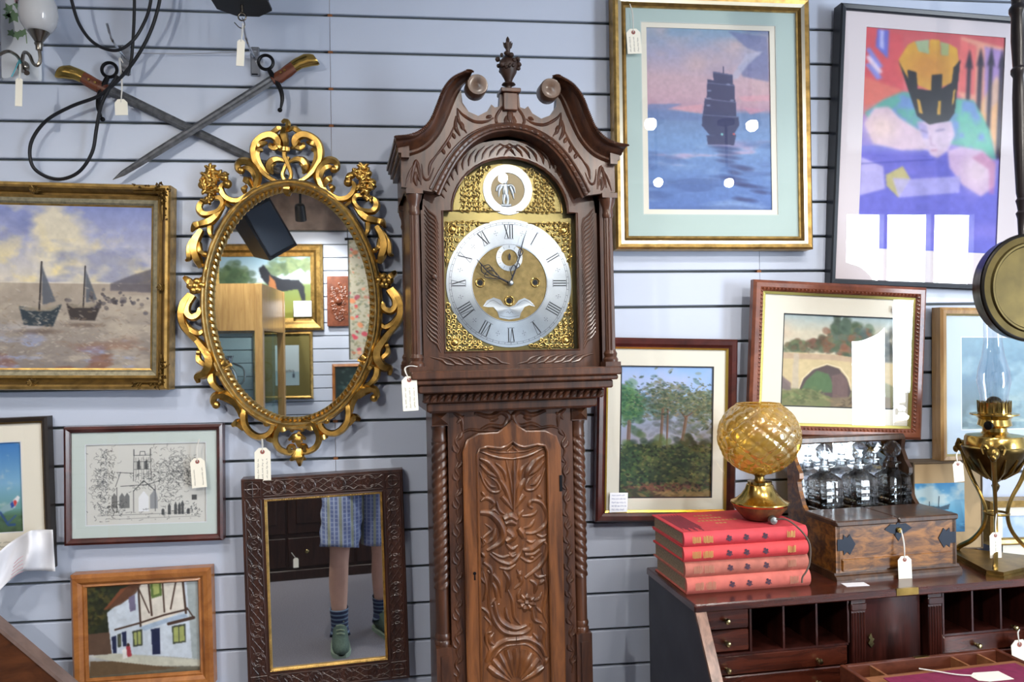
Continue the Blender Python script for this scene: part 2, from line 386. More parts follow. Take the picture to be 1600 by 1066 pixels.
GP, Z0 = .1016, 2.5708; SEAMS = [RX0, -2.6918, -1.4726, -.2534, .9658, 2.185, 3.4042, RX1]
mb = MB(); mb.box(RX0, RX1, .016, .05, 0, CEIL); mb.m = 1
for s in SEAMS[1:-1]: mb.box(s-.006, s+.006, .003, .017, 0, CEIL)
wallb = struct('wall_back', mb, [WALLB, RAWB])
def slat_mesh(L):
    h = GP/2-.0036; prof = [(.013,-h),(.0022,-h),(0,-h+.002),(0,h-.002),(.0022,h),(.013,h)]
    m = MB(); m.prismx(prof, .0006, L-.0006); me = mkobj('slat', m.V, m.F, WALLC, None, 0); return me
protos = {}
def slats(parent, x0, x1, rows, yflip=None):
    L = round(x1-x0, 4)
    for r in rows:
        if L not in protos: o = slat_mesh(L); protos[L] = o
        else: o = protos[L].copy(); COL.objects.link(o)
        o.parent = parent; zc = Z0-GP*(r+.5)
        if yflip is None: o.location = (x0, 0, zc)
        else: o.location = (x1, yflip, zc); o.rotation_euler = (0, 0, PI)
for a, b in zip(SEAMS[:-1], SEAMS[1:]): slats(wallb, a, b, range(-3, 25))
mb = MB(); w0, w1, z0, z1 = WIN
mb.box(RX0, w0, RY-.06, RY, 0, CEIL); mb.box(w1, RX1, RY-.06, RY, 0, CEIL); mb.box(w0, w1, RY-.06, RY, 0, z0); mb.box(w0, w1, RY-.06, RY, z1, CEIL)
mb.m = 1; mb.box(RX0, w0-.1, RY, RY+.03, 2.58, CEIL)
wallr = struct('wall_rear', mb, [WALLB, BRICKM])
for a, b in ((-2.85,-1.63),(-1.63,-.41),(-.41,.81)): slats(wallr, a, b, range(0, 25), RY+.016)
# the shop window: frame, mullions
mb = MB(); 
for x in (w0, w0+.36, w0+.78, w1-.03): mb.box(x, x+.03, RY-.05, RY+.02, z0, z1)
for z in (z0, z1-.04): mb.box(w0, w1, RY-.05, RY+.015, z, z+.04)
wf = struct('window_1', mb, pmat('dark_window_frame', '3c4248', .5))
tagp(MB().box(w0-.08, w1+.08, RY, RY+.12, z0-.04, z0).build('window_sill', pmat('white_gloss_paint', 'dcdde0', .4), wf, 0))

# ceiling spotlights on short stems
BULB = pmat('lit_bulb', 'ffffff', .5, emit='fff6ea', estr=60)
SPOTB = pmat('black_spot_housing', '1b1c1f', .4)
def ceiling_spot(x, y, aim, label, power):
    f = Fr((x, y, 2.62)); t = thing('ceiling_spotlight', f, label, 'spotlight', 'ceiling spotlights')
    MB().lathe([(.05,CEIL-2.62-.02),(.05,CEIL-2.62)], n=20).lathe([(.008,.03),(.008,CEIL-2.63)], n=10).build('stem', SPOTB, t)
    d = Vector((aim[0]-x, aim[1]-y, aim[2]-2.62)).normalized(); q = Vector((0,0,-1)).rotation_difference(d)
    h = MB().lathe([(.012,.07),(.03,.065),(.036,.05),(.04,-.05),(.037,-.05),(.034,-.045)], n=24).build('housing', SPOTB, t)
    h.rotation_mode = 'QUATERNION'; h.rotation_quaternion = q
    b = MB().lathe([(.001,-.048),(.023,-.0475),(.025,-.044)], n=20).build('bulb', BULB, h)
    l = bpy.data.lights.new('spot_beam', 'SPOT'); l.energy = power; l.spot_size = math.radians(115); l.spot_blend = .8; l.shadow_soft_size = .025; l.color = (1.0,.95,.88)
    o = bpy.data.objects.new('spot_beam', l); COL.objects.link(o); o.parent = h; o.location = (0,0,-.056)
    return t
REAR = [(-1.15,-2.75),(-.88,-3.55),(.6,-2.8)]  # first and last are added lamps that brighten the rear wall in the mirrors
for (x, y), w in zip(REAR, ('added to brighten the rear display cabinet', 'aimed at the rear horse painting', 'added to brighten the rear sideboard')): ceiling_spot(x, y, (x, -4.5, 1.0), 'black ceiling spotlight with lit bulb, '+w, 62)
for (x, y), w in (((-1.3,-2.65), 'added over the left aisle to brighten the lower slat wall'), ((.95,-2.65), 'added over the right aisle to brighten the lower slat wall')): ceiling_spot(x, y, (x*.7, 0, .55), 'black ceiling spotlight with lit bulb, '+w, 70)  # added fill lamps, even out the dark lower part of the slat wall
spot_words = ['above the ship picture', 'above the portrait picture', 'over the bureau', 'nearest the right wall', 'above the oval mirror', 'at the far left of the ceiling', 'above the crossed swords', 'behind the photographer', 'above the longcase clock']
for (x, y), w in zip(SPOTS, spot_words):
    ceiling_spot(x, y, (x*.9, .0, .1) if (x, y) not in ((-.35,-1.55), (-1.15,-2.2)) else (-.15, -2.6, .0), 'black ceiling spotlight with lit bulb, '+w, SPOT_W if (x, y) not in ((-.35,-1.55), (-1.15,-2.2)) else 60)  # two of these are turned round and boosted to brighten the photographer's legs
# ------------------------------------------------------------------ longcase clock
PHI = math.radians(6.2); CROLL = -.005
CO = np.array([0.0, -.16, 0.0])
for _ in range(6):
    CK = Fr(CO, PHI, CROLL); lx = CK.loc(797, 443, -.118)[0]; CO = CO+CK.A[:,0]*np.array([1,0,0])*lx/CK.A[0,0]
CK = Fr(CO, PHI, CROLL)
clock = thing('longcase_clock', CK, 'tall carved dark oak longcase clock with brass and silver dial', 'clock')
def kz(v, yl, u=797): return float(CK.loc(u, v, yl)[2])
def khw(ul, ur, v, yl): return float(CK.loc(ur, v, yl)[0]-CK.loc(ul, v, yl)[0])/2
C6 = (590, 40, 3.332); C8 = (620, 560, 2.106)
YT, YD, YH = -.095, -.142, -.182
PXM = float(CK.loc(798,443,-.12)[0]-CK.loc(797,443,-.12)[0])      # metres per pixel on the clock
def sym(pts): return [(-x, z) for x, z in pts]
# --- trunk
hwT = khw(675, 915, 800, YT); zTop = kz(636, YT); zB = .42
colw = khw(698, 893, 800, YT)
mb = MB(); mb.box(-colw, colw, YT, .09, zB, zTop); mb.box(-hwT+.004, hwT-.004, YT+.05, .09, zB, zTop); mb.build('trunk', OAK, clock, 0)
zq0 = kz(1003, YT-.01)
for sx in (-1, 1):
    mb = MB(); xc = sx*(colw+hwT)/2; rr = (hwT-colw)/2+.002
    mb.box(xc-rr, xc+rr, YT-.008, YT+.05, zB, zq0)                        # block under the column
    mb.prism([(xc-rr*.45, zB+.02), (xc+rr*.45, zB+.02), (xc+rr*.45, zq0-.02), (xc-rr*.45, zq0-.02)], YT-.011, YT-.008)
    mb.build('corner_block', OAK, clock, 0)
    zc1 = kz(662, YT-.01); zt0 = kz(915, YT-.01); zt1 = kz(688, YT-.01)
    yc = YT+.022
    mb = MB(); r0 = rr*.93
    # barley twist
    n, N = 24, 240; V = []; F = []
    for j in range(N+1):
        z = zt0+(zt1-zt0)*j/N
        for i in range(n): a = 2*PI*i/n; q = r0*(1+.20*abs(math.cos(2*a+sx*PI*17*j/N))-.10); V.append((xc+q*math.cos(a), yc+q*math.sin(a), z))
    for j in range(N):
        for i in range(n): F.append((j*n+i, j*n+(i+1)%n, (j+1)*n+(i+1)%n, (j+1)*n+i))
    mb.add(V, F)
    mb.lathe([(r0*.92,zq0+.02),(r0*.92,zt0)], (xc,yc,0), 24); mb.lathe([(r0*1.1,zq0),(r0*1.12,zq0+.008),(r0*1.0,zq0+.012),(r0*1.1,zq0+.02),(r0*.95,zq0+.028)], (xc,yc,0), 24)
    mb.lathe([(r0,zt1),(r0*1.06,zt1+.006),(r0,zt1+.012),(r0*.98,zc1-.012),(r0*1.1,zc1-.006),(r0*1.1,zc1)], (xc,yc,0), 24)
    mb.build('twisted_column', OAK, clock)
    mb = MB(); z1 = zTop; mb.box(xc-rr, xc+rr, YT-.004, YT+.05, zc1, z1)
    mb.add([(xc-rr,YT-.004,zc1+.003),(xc+rr,YT-.004,zc1+.003),(xc+rr,YT-.004,z1-.006),(xc-rr,YT-.004,z1-.006),(xc,YT-.02,(zc1+z1)/2)], [(0,1,4),(1,2,4),(2,3,4),(3,0,4)])
    mb.build('diamond_block', OAK, clock, 0)
# --- plinth (below the frame of the picture)
mb = MB(); mb.box(-hwT-.03, hwT+.03, YT-.02, .09, 0, .38); mb.box(-hwT-.04, hwT+.04, YT-.03, .09, 0, .07); mb.box(-hwT-.018, hwT+.018, YT-.01, .09, .38, zB); mb.build('plinth', OAK, clock, 0)
# --- trunk door
def csym(pts, yl, crop):                       # symmetric outline from its left half (traced, bottom to apex)
    h = [(x, z) for x, z in CK.xz(pts, yl, crop)]; xm = h[-1][0]; h = [(x-xm, z) for x, z in h]
    return h+[(-x, z) for x, z in h[-2::-1]]
YDo = YT-.014
dl = csym([(212,1066),(212,310),(225,272),(260,252),(325,247),(352,228),(370,208)], YDo, C8); dl[0] = (dl[1][0], zB+.04); dl[-1] = (-dl[1][0], zB+.04)
pl = csym([(262,1066),(262,318),(270,298),(295,291),(340,296),(362,288),(378,274)], YDo, C8); pl[0] = (pl[1][0], zB+.1); pl[-1] = (-pl[1][0], zB+.1)
door = MB().bridge(dl, pl, YDo, YT+.001).build('trunk_door', OAK2, clock, 25)
MB().prism(pl, YDo+.006, YT+.002).build('door_field', OAK2, door, 0)
mb = MB(); mb.tube([(x, YDo-.0005, z) for x, z in pl], .0035, 6, closed=True); mb.tube([(x, YDo+.004, z) for x, z in dl], .004, 6, closed=True); mb.build('door_moulding', OAK2, door)
DX = CK.xz([(378,500)], YDo, C8)[0][0]
def relief(strokes, yl, crop, mat, name, parent, fy=.75, dx=0.0, mirror=None, n=8):
    """carved strokes: (points, radius px or list[, closed])"""
    mb = MB()
    for st in strokes:
        pts, r = st[0], st[1]; q = [(x-dx, z) for x, z in CK.xz(pts, yl, crop)]
        r = [k*PXM*(1.45 if crop is C8 else 1) for k in (r if isinstance(r, (list, tuple)) else [r*.5, r, r, r*.45])]
        for sgn in ((1, -1) if (len(st) > 2 and st[2]) else (1,)):
            mb.tube([(sgn*x, yl, z) for x, z in cr(q, 5)], r, n, fy, ridge=.12)
    return mb.build(name, mat, parent)
yR = YDo+.006
S = True
carve = [
 ([(266,306),(320,326),(378,332)],2.4,S), ([(275,296),(325,309),(378,310)],1.8,S), ([(350,312),(378,284)],2.2,S),
 ([(266,330),(295,345),(322,378),(334,402)],4,S), ([(268,350),(296,378),(326,392)],3,S), ([(264,372),(282,415),(306,440),(332,436),(322,408),(290,385)],2.2,S), ([(280,395),(300,420),(318,424)],2.6,S),
 ([(378,335),(378,400),(377,505)],[1.5,2.6,2.6,2]), ([(352,335),(366,400),(375,470)],2,S), ([(330,398),(352,432),(371,492)],[2,3.8,3,1.5],S), ([(318,345),(345,372),(352,405)],2.6,S), ([(338,455),(352,470),(372,496)],[3,3.4,1.5],S),
 ([(440,494),(428,484),(440,468),(470,478),(488,515),(478,552),(446,574),(410,576)],[2,2.6,3.2,3.2,2]), ([(405,520),(440,515),(455,500)],2.6), ([(408,560),(432,552),(448,530)],2.4),
 ([(266,508),(300,512),(330,540),(344,578),(330,610),(290,634)],[3,4.5,5,4.5,2]), ([(282,545),(304,566),(276,594),(282,618)],2), ([(300,516),(312,500),(330,515)],2.5), ([(268,590),(284,606),(272,624)],2),
 ([(346,530),(366,520),(388,532)],[4,6,4]), ([(350,545),(368,538),(386,546)],[3,5,3]), ([(352,566),(372,586),(352,602)],[4,6,4]), ([(392,560),(404,574),(412,592)],[3,5,3]),
 ([(298,644),(330,668),(368,676),(398,646),(412,604)],2.8), ([(392,650),(430,670),(472,642)],2.4), ([(306,640),(340,655),(385,640)],2.2),
 ([(406,632),(436,628),(464,606),(482,598)],[3,5.5,4.5,2]), ([(414,646),(440,644),(462,630)],[3,4.5,3]), ([(470,600),(490,622),(468,680),(416,724)],[2,3,3,2]), ([(430,660),(444,650)],4),
 ([(278,672),(304,700),(298,780),(308,850),(345,900),(400,906),(430,892),(434,872)],[2,3,3,3.5,3.5,3,2]), ([(312,800),(332,862),(380,890),(420,880)],[4,4.5,4,2]), ([(358,762),(374,800),(380,850),(402,880)],2.5), ([(318,790),(300,815),(330,810)],3),
 ([(388,696),(402,735),(380,760)],2.6), ([(404,700),(392,725)],3), ([(470,690),(486,760),(474,830),(492,880)],2.4), ([(478,730),(460,745)],3), ([(462,880),(480,900),(474,940),(488,985)],2.4),
 ([(276,700),(288,760),(276,802)],2), ([(280,850),(302,880),(286,920),(298,965)],2.2), ([(286,905),(305,900)],2.5), ([(440,800),(462,790),(470,770)],2.4), ([(452,820),(472,840)],2.4),
 ([(288,1002),(306,962),(346,932),(384,926)],[2.5,3.4,3.4,3.4],S), ([(300,1010),(318,980),(350,950),(384,944)],1.6,S), ([(478,1010),(492,985)],2.5),
]
carve += [([(275,690),(268,720),(284,742)],3), ([(290,700),(312,716),(330,742),(338,790)],3), ([(300,730),(318,760),(322,800)],2.6), ([(344,700),(362,730),(352,770)],2.8), ([(430,730),(450,745),(446,775)],3), ([(440,700),(458,720),(484,715)],2.6), ([(330,690),(360,694),(384,680)],2.6), ([(400,760),(392,785),(398,800)],2.4), ([(440,830),(446,860),(470,872)],3), ([(350,820),(356,850),(370,872)],3), ([(268,820),(290,835),(300,860)],2.6), ([(312,905),(300,930),(318,948)],2.8), ([(440,905),(456,925),(452,950)],2.8), ([(402,912),(420,922),(440,918)],2.4),
 ([(268,470),(290,460),(312,476),(300,495)],3), ([(272,440),(284,455)],2.6), ([(320,470),(330,500),(350,515)],2.6), ([(410,500),(396,515),(392,535)],2.8), ([(455,450),(470,460)],3), ([(318,560),(310,590),(290,610)],3), ([(352,612),(372,628),(392,616)],3), ([(270,640),(284,655)],3), ([(452,580),(470,588),(486,580)],2.6), ([(420,600),(436,606),(450,598)],2.8), ([(360,640),(372,652),(386,646)],2.6)]
for k in range(-4, 5):
    a = k*.3; carve.append(([(384+22*math.sin(a), 1070-22*math.cos(a)), (384+60*math.sin(a), 1062-60*math.cos(a)), (384+98*math.sin(a), 1052-98*math.cos(a))], [1.8,4.2,5.5,3]))
for k in range(8):
    a = k*PI/4+.2; carve.append(([(419+7*math.cos(a), 805+7*math.sin(a)), (419+19*math.cos(a), 805+19*math.sin(a)), (419+31*math.cos(a), 805+31*math.sin(a))], [1.6,4.2,1.6]))
carve.append(([(414,805),(424,805)], [3.5,4]))
relief(carve, yR, C8, OAK2, 'door_carving', door, dx=DX)
# surround carving
sur = [([(250,180),(300,192),(336,176),(360,194),(342,226),(300,222),(270,236)],[2,3.4,3.4,3,2],S), ([(300,205),(326,196)],3,S), ([(200,250),(230,236),(270,238),(330,236),(368,212)],1.8,S), ([(180,180),(205,200),(210,240)],2.6,S), ([(215,190),(190,215)],2.4,S)]
for k in range(9):
    v = 250+k*92; sur += [([(196,v),(186,v+24),(198,v+48),(190,v+70),(196,v+92)],1.7,S), ([(192,v+20),(204,v+8),(206,v-6)],1.9,S), ([(192,v+62),(180,v+52),(178,v+38)],1.9,S)]
relief(sur, YT, C8, OAK, 'trunk_carving', clock, dx=DX)
kh = CK.xz([(249,714)], YDo, C8)[0]
MB().disc((kh[0]-DX, kh[1]+.004), .004, YDo, 12, .0012).prism([(kh[0]-DX-.002, kh[1]-.012), (kh[0]-DX+.002, kh[1]-.012), (kh[0]-DX+.0012, kh[1]+.004), (kh[0]-DX-.0012, kh[1]+.004)], YDo-.0012, YDo).build('keyhole', BLACKM, door, 0)
hg = CK.xz([(531,385),(531,438)], YDo, C8)
MB().box(-dl[1][0]-.003, -dl[1][0]+.004, YDo-.002, YDo+.002, hg[1][1], hg[0][1]).build('hinge', BLACKM, door, 0)
# --- hood throat mouldings
mb = MB()
def ledge(ul, ur, v0, v1, y, k=None):
    h = khw(ul, ur, (v0+v1)/2, y); z1 = kz(v0, y); z0 = kz(v1, y); mb.bbox(-h, h, y, .09, z0, z1, min(.003, (z1-z0)/4)); return h, z0, z1
ledge(635, 966, 577, 590, -.205); ledge(640, 960, 590, 598, -.198); ledge(646, 952, 598, 611, -.186); hG = ledge(657, 940, 611, 626, -.155); ledge(664, 931, 626, 640, -.135); ledge(669, 924, 634, 642, -.115)
mb.build('hood_base_moulding', OAK, clock)
mb = MB(); ng = 26
for i in range(ng):
    x = -hG[0]+(i+.5)*2*hG[0]/ng; mb.tube([(x-.008,-.156,hG[1]+.003),(x-.002,-.161,(hG[1]+hG[2])/2+.004),(x+.007,-.157,hG[2]-.004)], [.003,.0065,.003], 7)
mb.build('gadroon_band', OAK, clock)
# --- hood body, columns
zL = kz(577, -.19); zSp = kz(296, YH); hwB = khw(640, 946, 440, -.13); hwDoor = khw(656, 931, 440, YD)
mb = MB()
for sx in (-1, 1):
    a, b = sorted((sx*hwB, sx*(hwB-.014))); mb.box(a, b, -.13, .09, zL, kz(212, YH))
mb.box(-hwB, hwB, .075, .09, zL, kz(250, YH)); mb.build('hood_sides', OAK, clock, 0)
xcol = khw(642, 945, 440, -.172); cb = kz(577, -.172); ct = kz(300, -.172); r = 8.3*PXM
for sx in (-1, 1):
    for yy in (-.172, .06):
        mb = MB(); mb.box(sx*xcol-r*1.45, sx*xcol+r*1.45, yy-r*1.45, yy+r*1.45, cb, cb+.012); mb.box(sx*xcol-r*1.45, sx*xcol+r*1.45, yy-r*1.45, yy+r*1.45, ct-.012, ct)
        c = (sx*xcol, yy, 0)
        mb.lathe([(r*1.35,cb+.012),(r*1.4,cb+.018),(r*1.1,cb+.024),(r*1.25,cb+.032),(r*.95,cb+.04)], c, 24)
        mb.lathe([(r*.95,cb+.04),(r*.85,ct-.06)], c, 48, flute=.16, nf=10)
        mb.lathe([(r*.85,ct-.06),(r*1.05,ct-.052),(r*.9,ct-.045),(r*.95,ct-.034),(r*1.3,ct-.022),(r*1.4,ct-.012)], c, 24)
        mb.build('hood_column', OAK, clock)
# --- hood door with break-arch opening
def half(pts, yl, crop): return CK.xz(pts, yl, crop)
def symL(pts, yl, crop=C6):
    h = half(pts, yl, crop); xm = CK.loc(797, 250, yl)[0]; h = [(x-xm, z) for x, z in h]; return h
def arch(hw, zs, zt, n=20, a0=0.0):
    """points of an elliptic arch from (-hw,zs) over (0,zt) to (hw,zs)"""
    return [(-hw*math.cos(PI*i/n), zs+(zt-zs)*math.sin(PI*i/n)) for i in range(n+1)]
zo0 = kz(549, YD); hwo = khw(689, 900, 440, YD); hwa = khw(703, 886, 320, YD); zsh = kz(331, YD); zat = kz(246, YD)
inn = [(-hwo, zo0), (-hwo, zsh)]+arch(hwa, zsh, zat, 20)+[(hwo, zsh), (hwo, zo0)]
zd0 = kz(576, YD); hwad = hwDoor*.985; zsd = zsh; zad = kz(219, YD)
out = [(-hwDoor, zd0), (-hwDoor, zsd)]+arch(hwad, zsd, zad, 20)+[(hwDoor, zsd), (hwDoor, zd0)]
hd = MB().bridge(out, inn, YD, YD+.02).build('hood_door', OAK, clock, 25)
mb = MB(); mb.tube([(x, YD+.002, z) for x, z in inn], .0035, 6, closed=True); mb.build('door_bead', OAK, hd)
mb = MB()
for sx in (-1, 1):                                   # flame leaf carving on the door frame
    w = (hwDoor+hwo)/2; z = zo0+.0
    while z < zsh-.03:
        mb.tube([(sx*(w-.016), YD, z), (sx*(w-.008), YD-.001, z+.02), (sx*(w+.006), YD-.001, z+.03), (sx*(w+.017), YD, z+.045)], [.0012,.0032,.003,.0012], 6, .9)
        z += .0105
    for i in range(12):
        a = .22+i*.115; rm = (hwa+hwad)/2; zm = (zat+zad)/2-zsh; c, s = math.cos(a), math.sin(a)
        q = lambda aa, k: (sx*(rm+k)*math.cos(aa), YD-.0008, zsh+(zm+k)*math.sin(aa))
        mb.tube([q(a, -.016), q(a+.05, -.005), q(a+.12, .004), q(a+.22, .012)], [.0012,.0036,.0034,.0012], 6, .9)
    for i in range(7):
        x = sx*(.02+i*.022); z = (zo0+zd0)/2
        mb.tube([(x-sx*.01, YD, z-.01), (x+sx*.012, YD-.001, z-.006), (x+sx*.024, YD-.001, z+.004), (x+sx*.05, YD, z+.011)], [.0012,.0034,.0034,.0012], 6, .9)
mb.build('door_carving', OAK, hd)
kn = CK.loc(678, 433, YD)
MB().lathe([(.001,-.016),(.005,-.015),(.006,-.01),(.003,-.006),(.004,0)], (kn[0], YD, kn[2]), 14, 'y').build('door_knob', OAK, hd)
MB().prism(inn, YD+.008, YD+.011).build('door_glass', glass_thin('clock_glass', f0=.03), hd, 0)
# --- dial
YP = -.112
dhw, da = hwo+.004, hwa+.004
plate = MB().prism([(-dhw, zo0-.004), (-dhw, zsh)]+arch(da, zsh, zat+.004, 24)+[(dhw, zsh), (dhw, zo0-.004)], YP, YP+.003).build('dial_plate', pmat('dial_brass_ground', '7a7048', .35, .85, var=.2, vscale=14), clock, 0)
MB().box(-hwDoor+.01, hwDoor-.01, YP+.003, YP+.006, zd0, zad-.1).build('dial_backboard', OAK, clock, 0)
dc = CK.loc(797, 443, YP); DXc, DZ = 0.0, dc[2]; Ro = 97.5*PXM*1.005; Ri = 58.5*PXM
def annulus(mb, cx, cz, r0, r1, y0, y1, n=64):
    return mb.bridge([(cx+r1*math.cos(2*PI*i/n), cz+r1*math.sin(2*PI*i/n)) for i in range(n)], [(cx+r0*math.cos(2*PI*i/n), cz+r0*math.sin(2*PI*i/n)) for i in range(n)], y0, y1)
chap = annulus(MB(), 0, DZ, Ri, Ro, YP-.0035, YP, 96).build('chapter_ring', SILV, plate, 30)
MB().disc((0, DZ), Ri, YP-.0004, 64, .0008).build('dial_centre', pmat('matted_brass', '8f7d52', .55, .8, var=.2, vscale=70, bump=.6, bscale=900), plate, 0)
mb = MB(); yN = YP-.0038
NUM = ['XII','I','II','III','IIII','V','VI','VII','VIII','IX','X','XI']
def radial(a, rad, tx):                     # numeral frame: up = outwards
    s, c = math.sin(a), math.cos(a); return (s*rad+c*tx, DZ+c*rad-s*tx)
for k, t in enumerate(NUM):
    a = k*PI/6; r0, r1 = Ri+.26*(Ro-Ri), Ri+.78*(Ro-Ri); adv = {'I': .0062, 'V': .0115, 'X': .0115}; W = sum(adv[c] for c in t); x = -W/2
    for c in t:
        if c == 'I': mb.strip([radial(a, r0, x+.0031), radial(a, r1, x+.0031)], .0026, yN)
        elif c == 'V': mb.strip([radial(a, r1, x+.001), radial(a, r0, x+.0056)], .0028, yN); mb.strip([radial(a, r1, x+.0105), radial(a, r0, x+.0060)], .0012, yN)
        else: mb.strip([radial(a, r1, x+.001), radial(a, r0, x+.0105)], .0028, yN); mb.strip([radial(a, r1, x+.0105), radial(a, r0, x+.001)], .0012, yN)
        x += adv[c]
    for rr in (r0-.0008, r1+.0008): mb.strip([radial(a, rr, -W/2), radial(a, rr, W/2)], .0009, yN)
    a += PI/12
    for dx, dr in ((0,0),(-.004,0),(.004,0),(0,.005),(0,-.005)): mb.strip([radial(a, (r0+r1)/2+dr-.0012, dx), radial(a, (r0+r1)/2+dr+.0012, dx)], .0012, yN)
for k in range(60):
    a = k*PI/30; mb.strip([radial(a, Ro*.925, 0), radial(a, Ro*.955, 0)], .0009, yN)
for rr in (Ro*.925, Ro*.955, Ri*1.02): mb.strip([radial(2*PI*i/96, rr, 0) for i in range(97)], .0006, yN)
mb.build('numerals', pmat('dial_black_wax', '22252b', .6), chap, 0)
# seconds ring, plaque, winding holes, hands
sc_ = CK.loc(795.5, 403, YP); sR = 20.5*PXM
sr = annulus(MB(), sc_[0], sc_[2], sR*.62, sR, YP-.003, YP, 40).build('seconds_ring', SILV, plate, 30)
mb = MB()
for k in range(12):
    a = k*PI/6; mb.strip([(sc_[0]+sR*.72*math.sin(a), sc_[2]+sR*.72*math.cos(a)), (sc_[0]+sR*.93*math.sin(a), sc_[2]+sR*.93*math.cos(a))], .0008, YP-.0033)
mb.build('seconds_marks', MATS['dial_black_wax'], sr, 0)
BLUED = pmat('blued_steel', '24252c', .35, .8)
MB().prism([(sc_[0]-.002, sc_[2]-.006), (sc_[0]+.002, sc_[2]-.006), (sc_[0]+.0035, sc_[2]+.004), (sc_[0], sc_[2]+.012), (sc_[0]-.0035, sc_[2]+.004)], YP-.0055, YP-.0045).build('seconds_hand', BLUED, clock, 0)
for u, v in ((750,442),(836,441.5),(795.5,470)):
    p = CK.loc(u, v, YP); mb = MB(); mb.ring((p[0], YP-.002, p[2]), 6.5*PXM, 1.3*PXM, 'y', 28, 8); mb.build('winding_hole_ring', BRASS, plate)
    MB().disc((p[0], p[2]), 4.2*PXM, YP-.001, 20, .0006).build('winding_hole', BLACKM, plate, 0)
C7 = (690, 240, 3.332)
pq = CK.xz([(215,795),(235,765),(270,750),(305,762),(325,790),(352,800),(380,790),(400,765),(430,752),(462,768),(485,797),(455,790),(430,800),(412,830),(405,855),(352,865),(300,855),(290,825),(270,800),(240,800)], YP, C7)
MB().prism(pq, YP-.0025, YP).build('maker_plaque', SILV, plate, 0)
mb = MB()
for pts in ([(225,792),(265,765),(310,790)],[(390,790),(430,765),(478,792)],[(305,845),(350,852),(400,845)],[(335,830),(345,824),(352,834),(362,824),(372,832)]): mb.strip([p for p in cr(CK.xz(pts, YP, C7), 5)], .0008, YP-.0028)
mb.build('plaque_engraving', INK, plate, 0)
def handstroke(mb, pts, w, y): mb.tube([(x, y, z) for x, z in cr(CK.xz(pts, y), 4)], w, 6, .4)
yh = YP-.012
mb = MB(); handstroke(mb, [(797,443),(780,434),(766,428),(752,413),(745,405)], [.003,.0022,.0018,.0016,.0006], yh)
for pts in ([(783,436),(772,424),(762,424),(757,432),(768,435),(783,436)], [(770,424),(764,414),(755,416),(752,413)], [(763,430),(753,425),(752,413)], [(776,430),(768,418),(760,420)]): handstroke(mb, pts, .0013, yh)
mb.build('hour_hand', BLUED, clock)
mb = MB(); handstroke(mb, [(797,443),(804,425),(811,405),(813,395),(817,378),(823,360)], [.0028,.002,.0014,.0018,.0014,.0006], yh-.004)
for pts in ([(800,432),(806,420),(803,414),(798,422),(800,432)], [(806,420),(812,416),(808,408)], [(812,402),(817,394),(813,388),(810,396),(812,402)]): handstroke(mb, pts, .0012, yh-.004)
mb.build('minute_hand', BLUED, clock)
MB().lathe([(.001,-.022),(.004,-.0215),(.0065,-.018),(.0065,-.004)], (0, YP, DZ), 18, 'y').build('hand_boss', SILV, clock)
# arch: silver ring round a figure in relief
ac = CK.loc(793, 297, YP); aR = 38.5*PXM; aI = 26.5*PXM
annulus(MB(), ac[0], ac[2], aI, aR, YP-.0035, YP, 56).build('arch_ring', SILV, plate, 30)
MB().disc((ac[0], ac[2]), aI, YP-.0003, 40, .0006).build('arch_disc', pmat('dark_arch_ground', '5a5240', .35, .7), plate, 0)
q = lambda pts: [(x, YP-.003, z) for x, z in CK.xz(pts, YP-.003, C7)]
mb = MB(); p = q([(333,148)])[0]; mb.ell(p, (.0045,.003,.0055))
for pts, r in (([(333,160),(333,190),(333,215)],[.005,.0075,.006]), ([(326,215),(322,245),(325,265)],[.0045,.003,.002]), ([(340,215),(345,245),(343,265)],[.0045,.003,.002]), ([(330,168),(305,165),(290,175),(285,195)],[.003,.003,.0025,.0015]), ([(338,168),(362,165),(376,180),(382,205)],[.003,.003,.0025,.0015]),
               ([(312,170),(300,190),(298,225)],[.004,.0035,.001]), ([(356,172),(368,200),(376,235)],[.004,.0035,.001]), ([(310,268),(335,270),(362,268)],[.003,.004,.003])):
    mb.tube(cr(q(pts), 4), r, 7, .5)
mb.build('arch_figure', SILV, plate)
# spandrels: gilt scroll mounts
def scroll(mb, cx, cz, r, t0, turns, y, w, sg=1):
    pts = []
    for i in range(26):
        k = i/25; a = t0+sg*turns*2*PI*k; rr = r*(1-.82*k); pts.append((cx+rr*math.cos(a), y, cz+rr*math.sin(a)))
    mb.tube(pts, [w*.8,w,w*.7,w*1.1], 6, .7)
SPG = pmat('spandrel_gilt', 'bfa05c', .28, 1.0, var=.2, vscale=80)
rnd = random.Random(3)
def spandrel(cx, cz, sx, sz, name='spandrel'):
    """corner mount filling a curved triangle whose right angle is at (cx,cz)"""
    mb = MB(); y = YP-.003; L = 72*PXM
    def inside(x, z): return math.hypot(x, z-DZ) > Ro+.004 and abs(x) < hwo-.006
    for i in range(9):
        for j in range(9):
            x = cx+sx*(.004+i*L/9); z = cz+sz*(.004+j*L/9)
            if (i+j) > 9 or not inside(x, z): continue
            scroll(mb, x+rnd.uniform(-.001,.001), z+rnd.uniform(-.001,.001), .0066, rnd.uniform(0,6), 1.1, y, .0021, rnd.choice((-1,1)))
    mb.tube([(cx+sx*L*.95, y, cz+sz*.002), (cx+sx*.002, y, cz+sz*.002), (cx+sx*.002, y, cz+sz*L*.95)], .0016, 6)
    mb.ell((cx+sx*.018, y, cz+sz*.018), (.0085,.004,.0085)); mb.ring((cx+sx*.018, y, cz+sz*.018), .011, .0018)
    mb.build(name, SPG, plate)
zs0 = kz(545, YP); zs1 = kz(348, YP); xs = khw(697, 893, 450, YP)
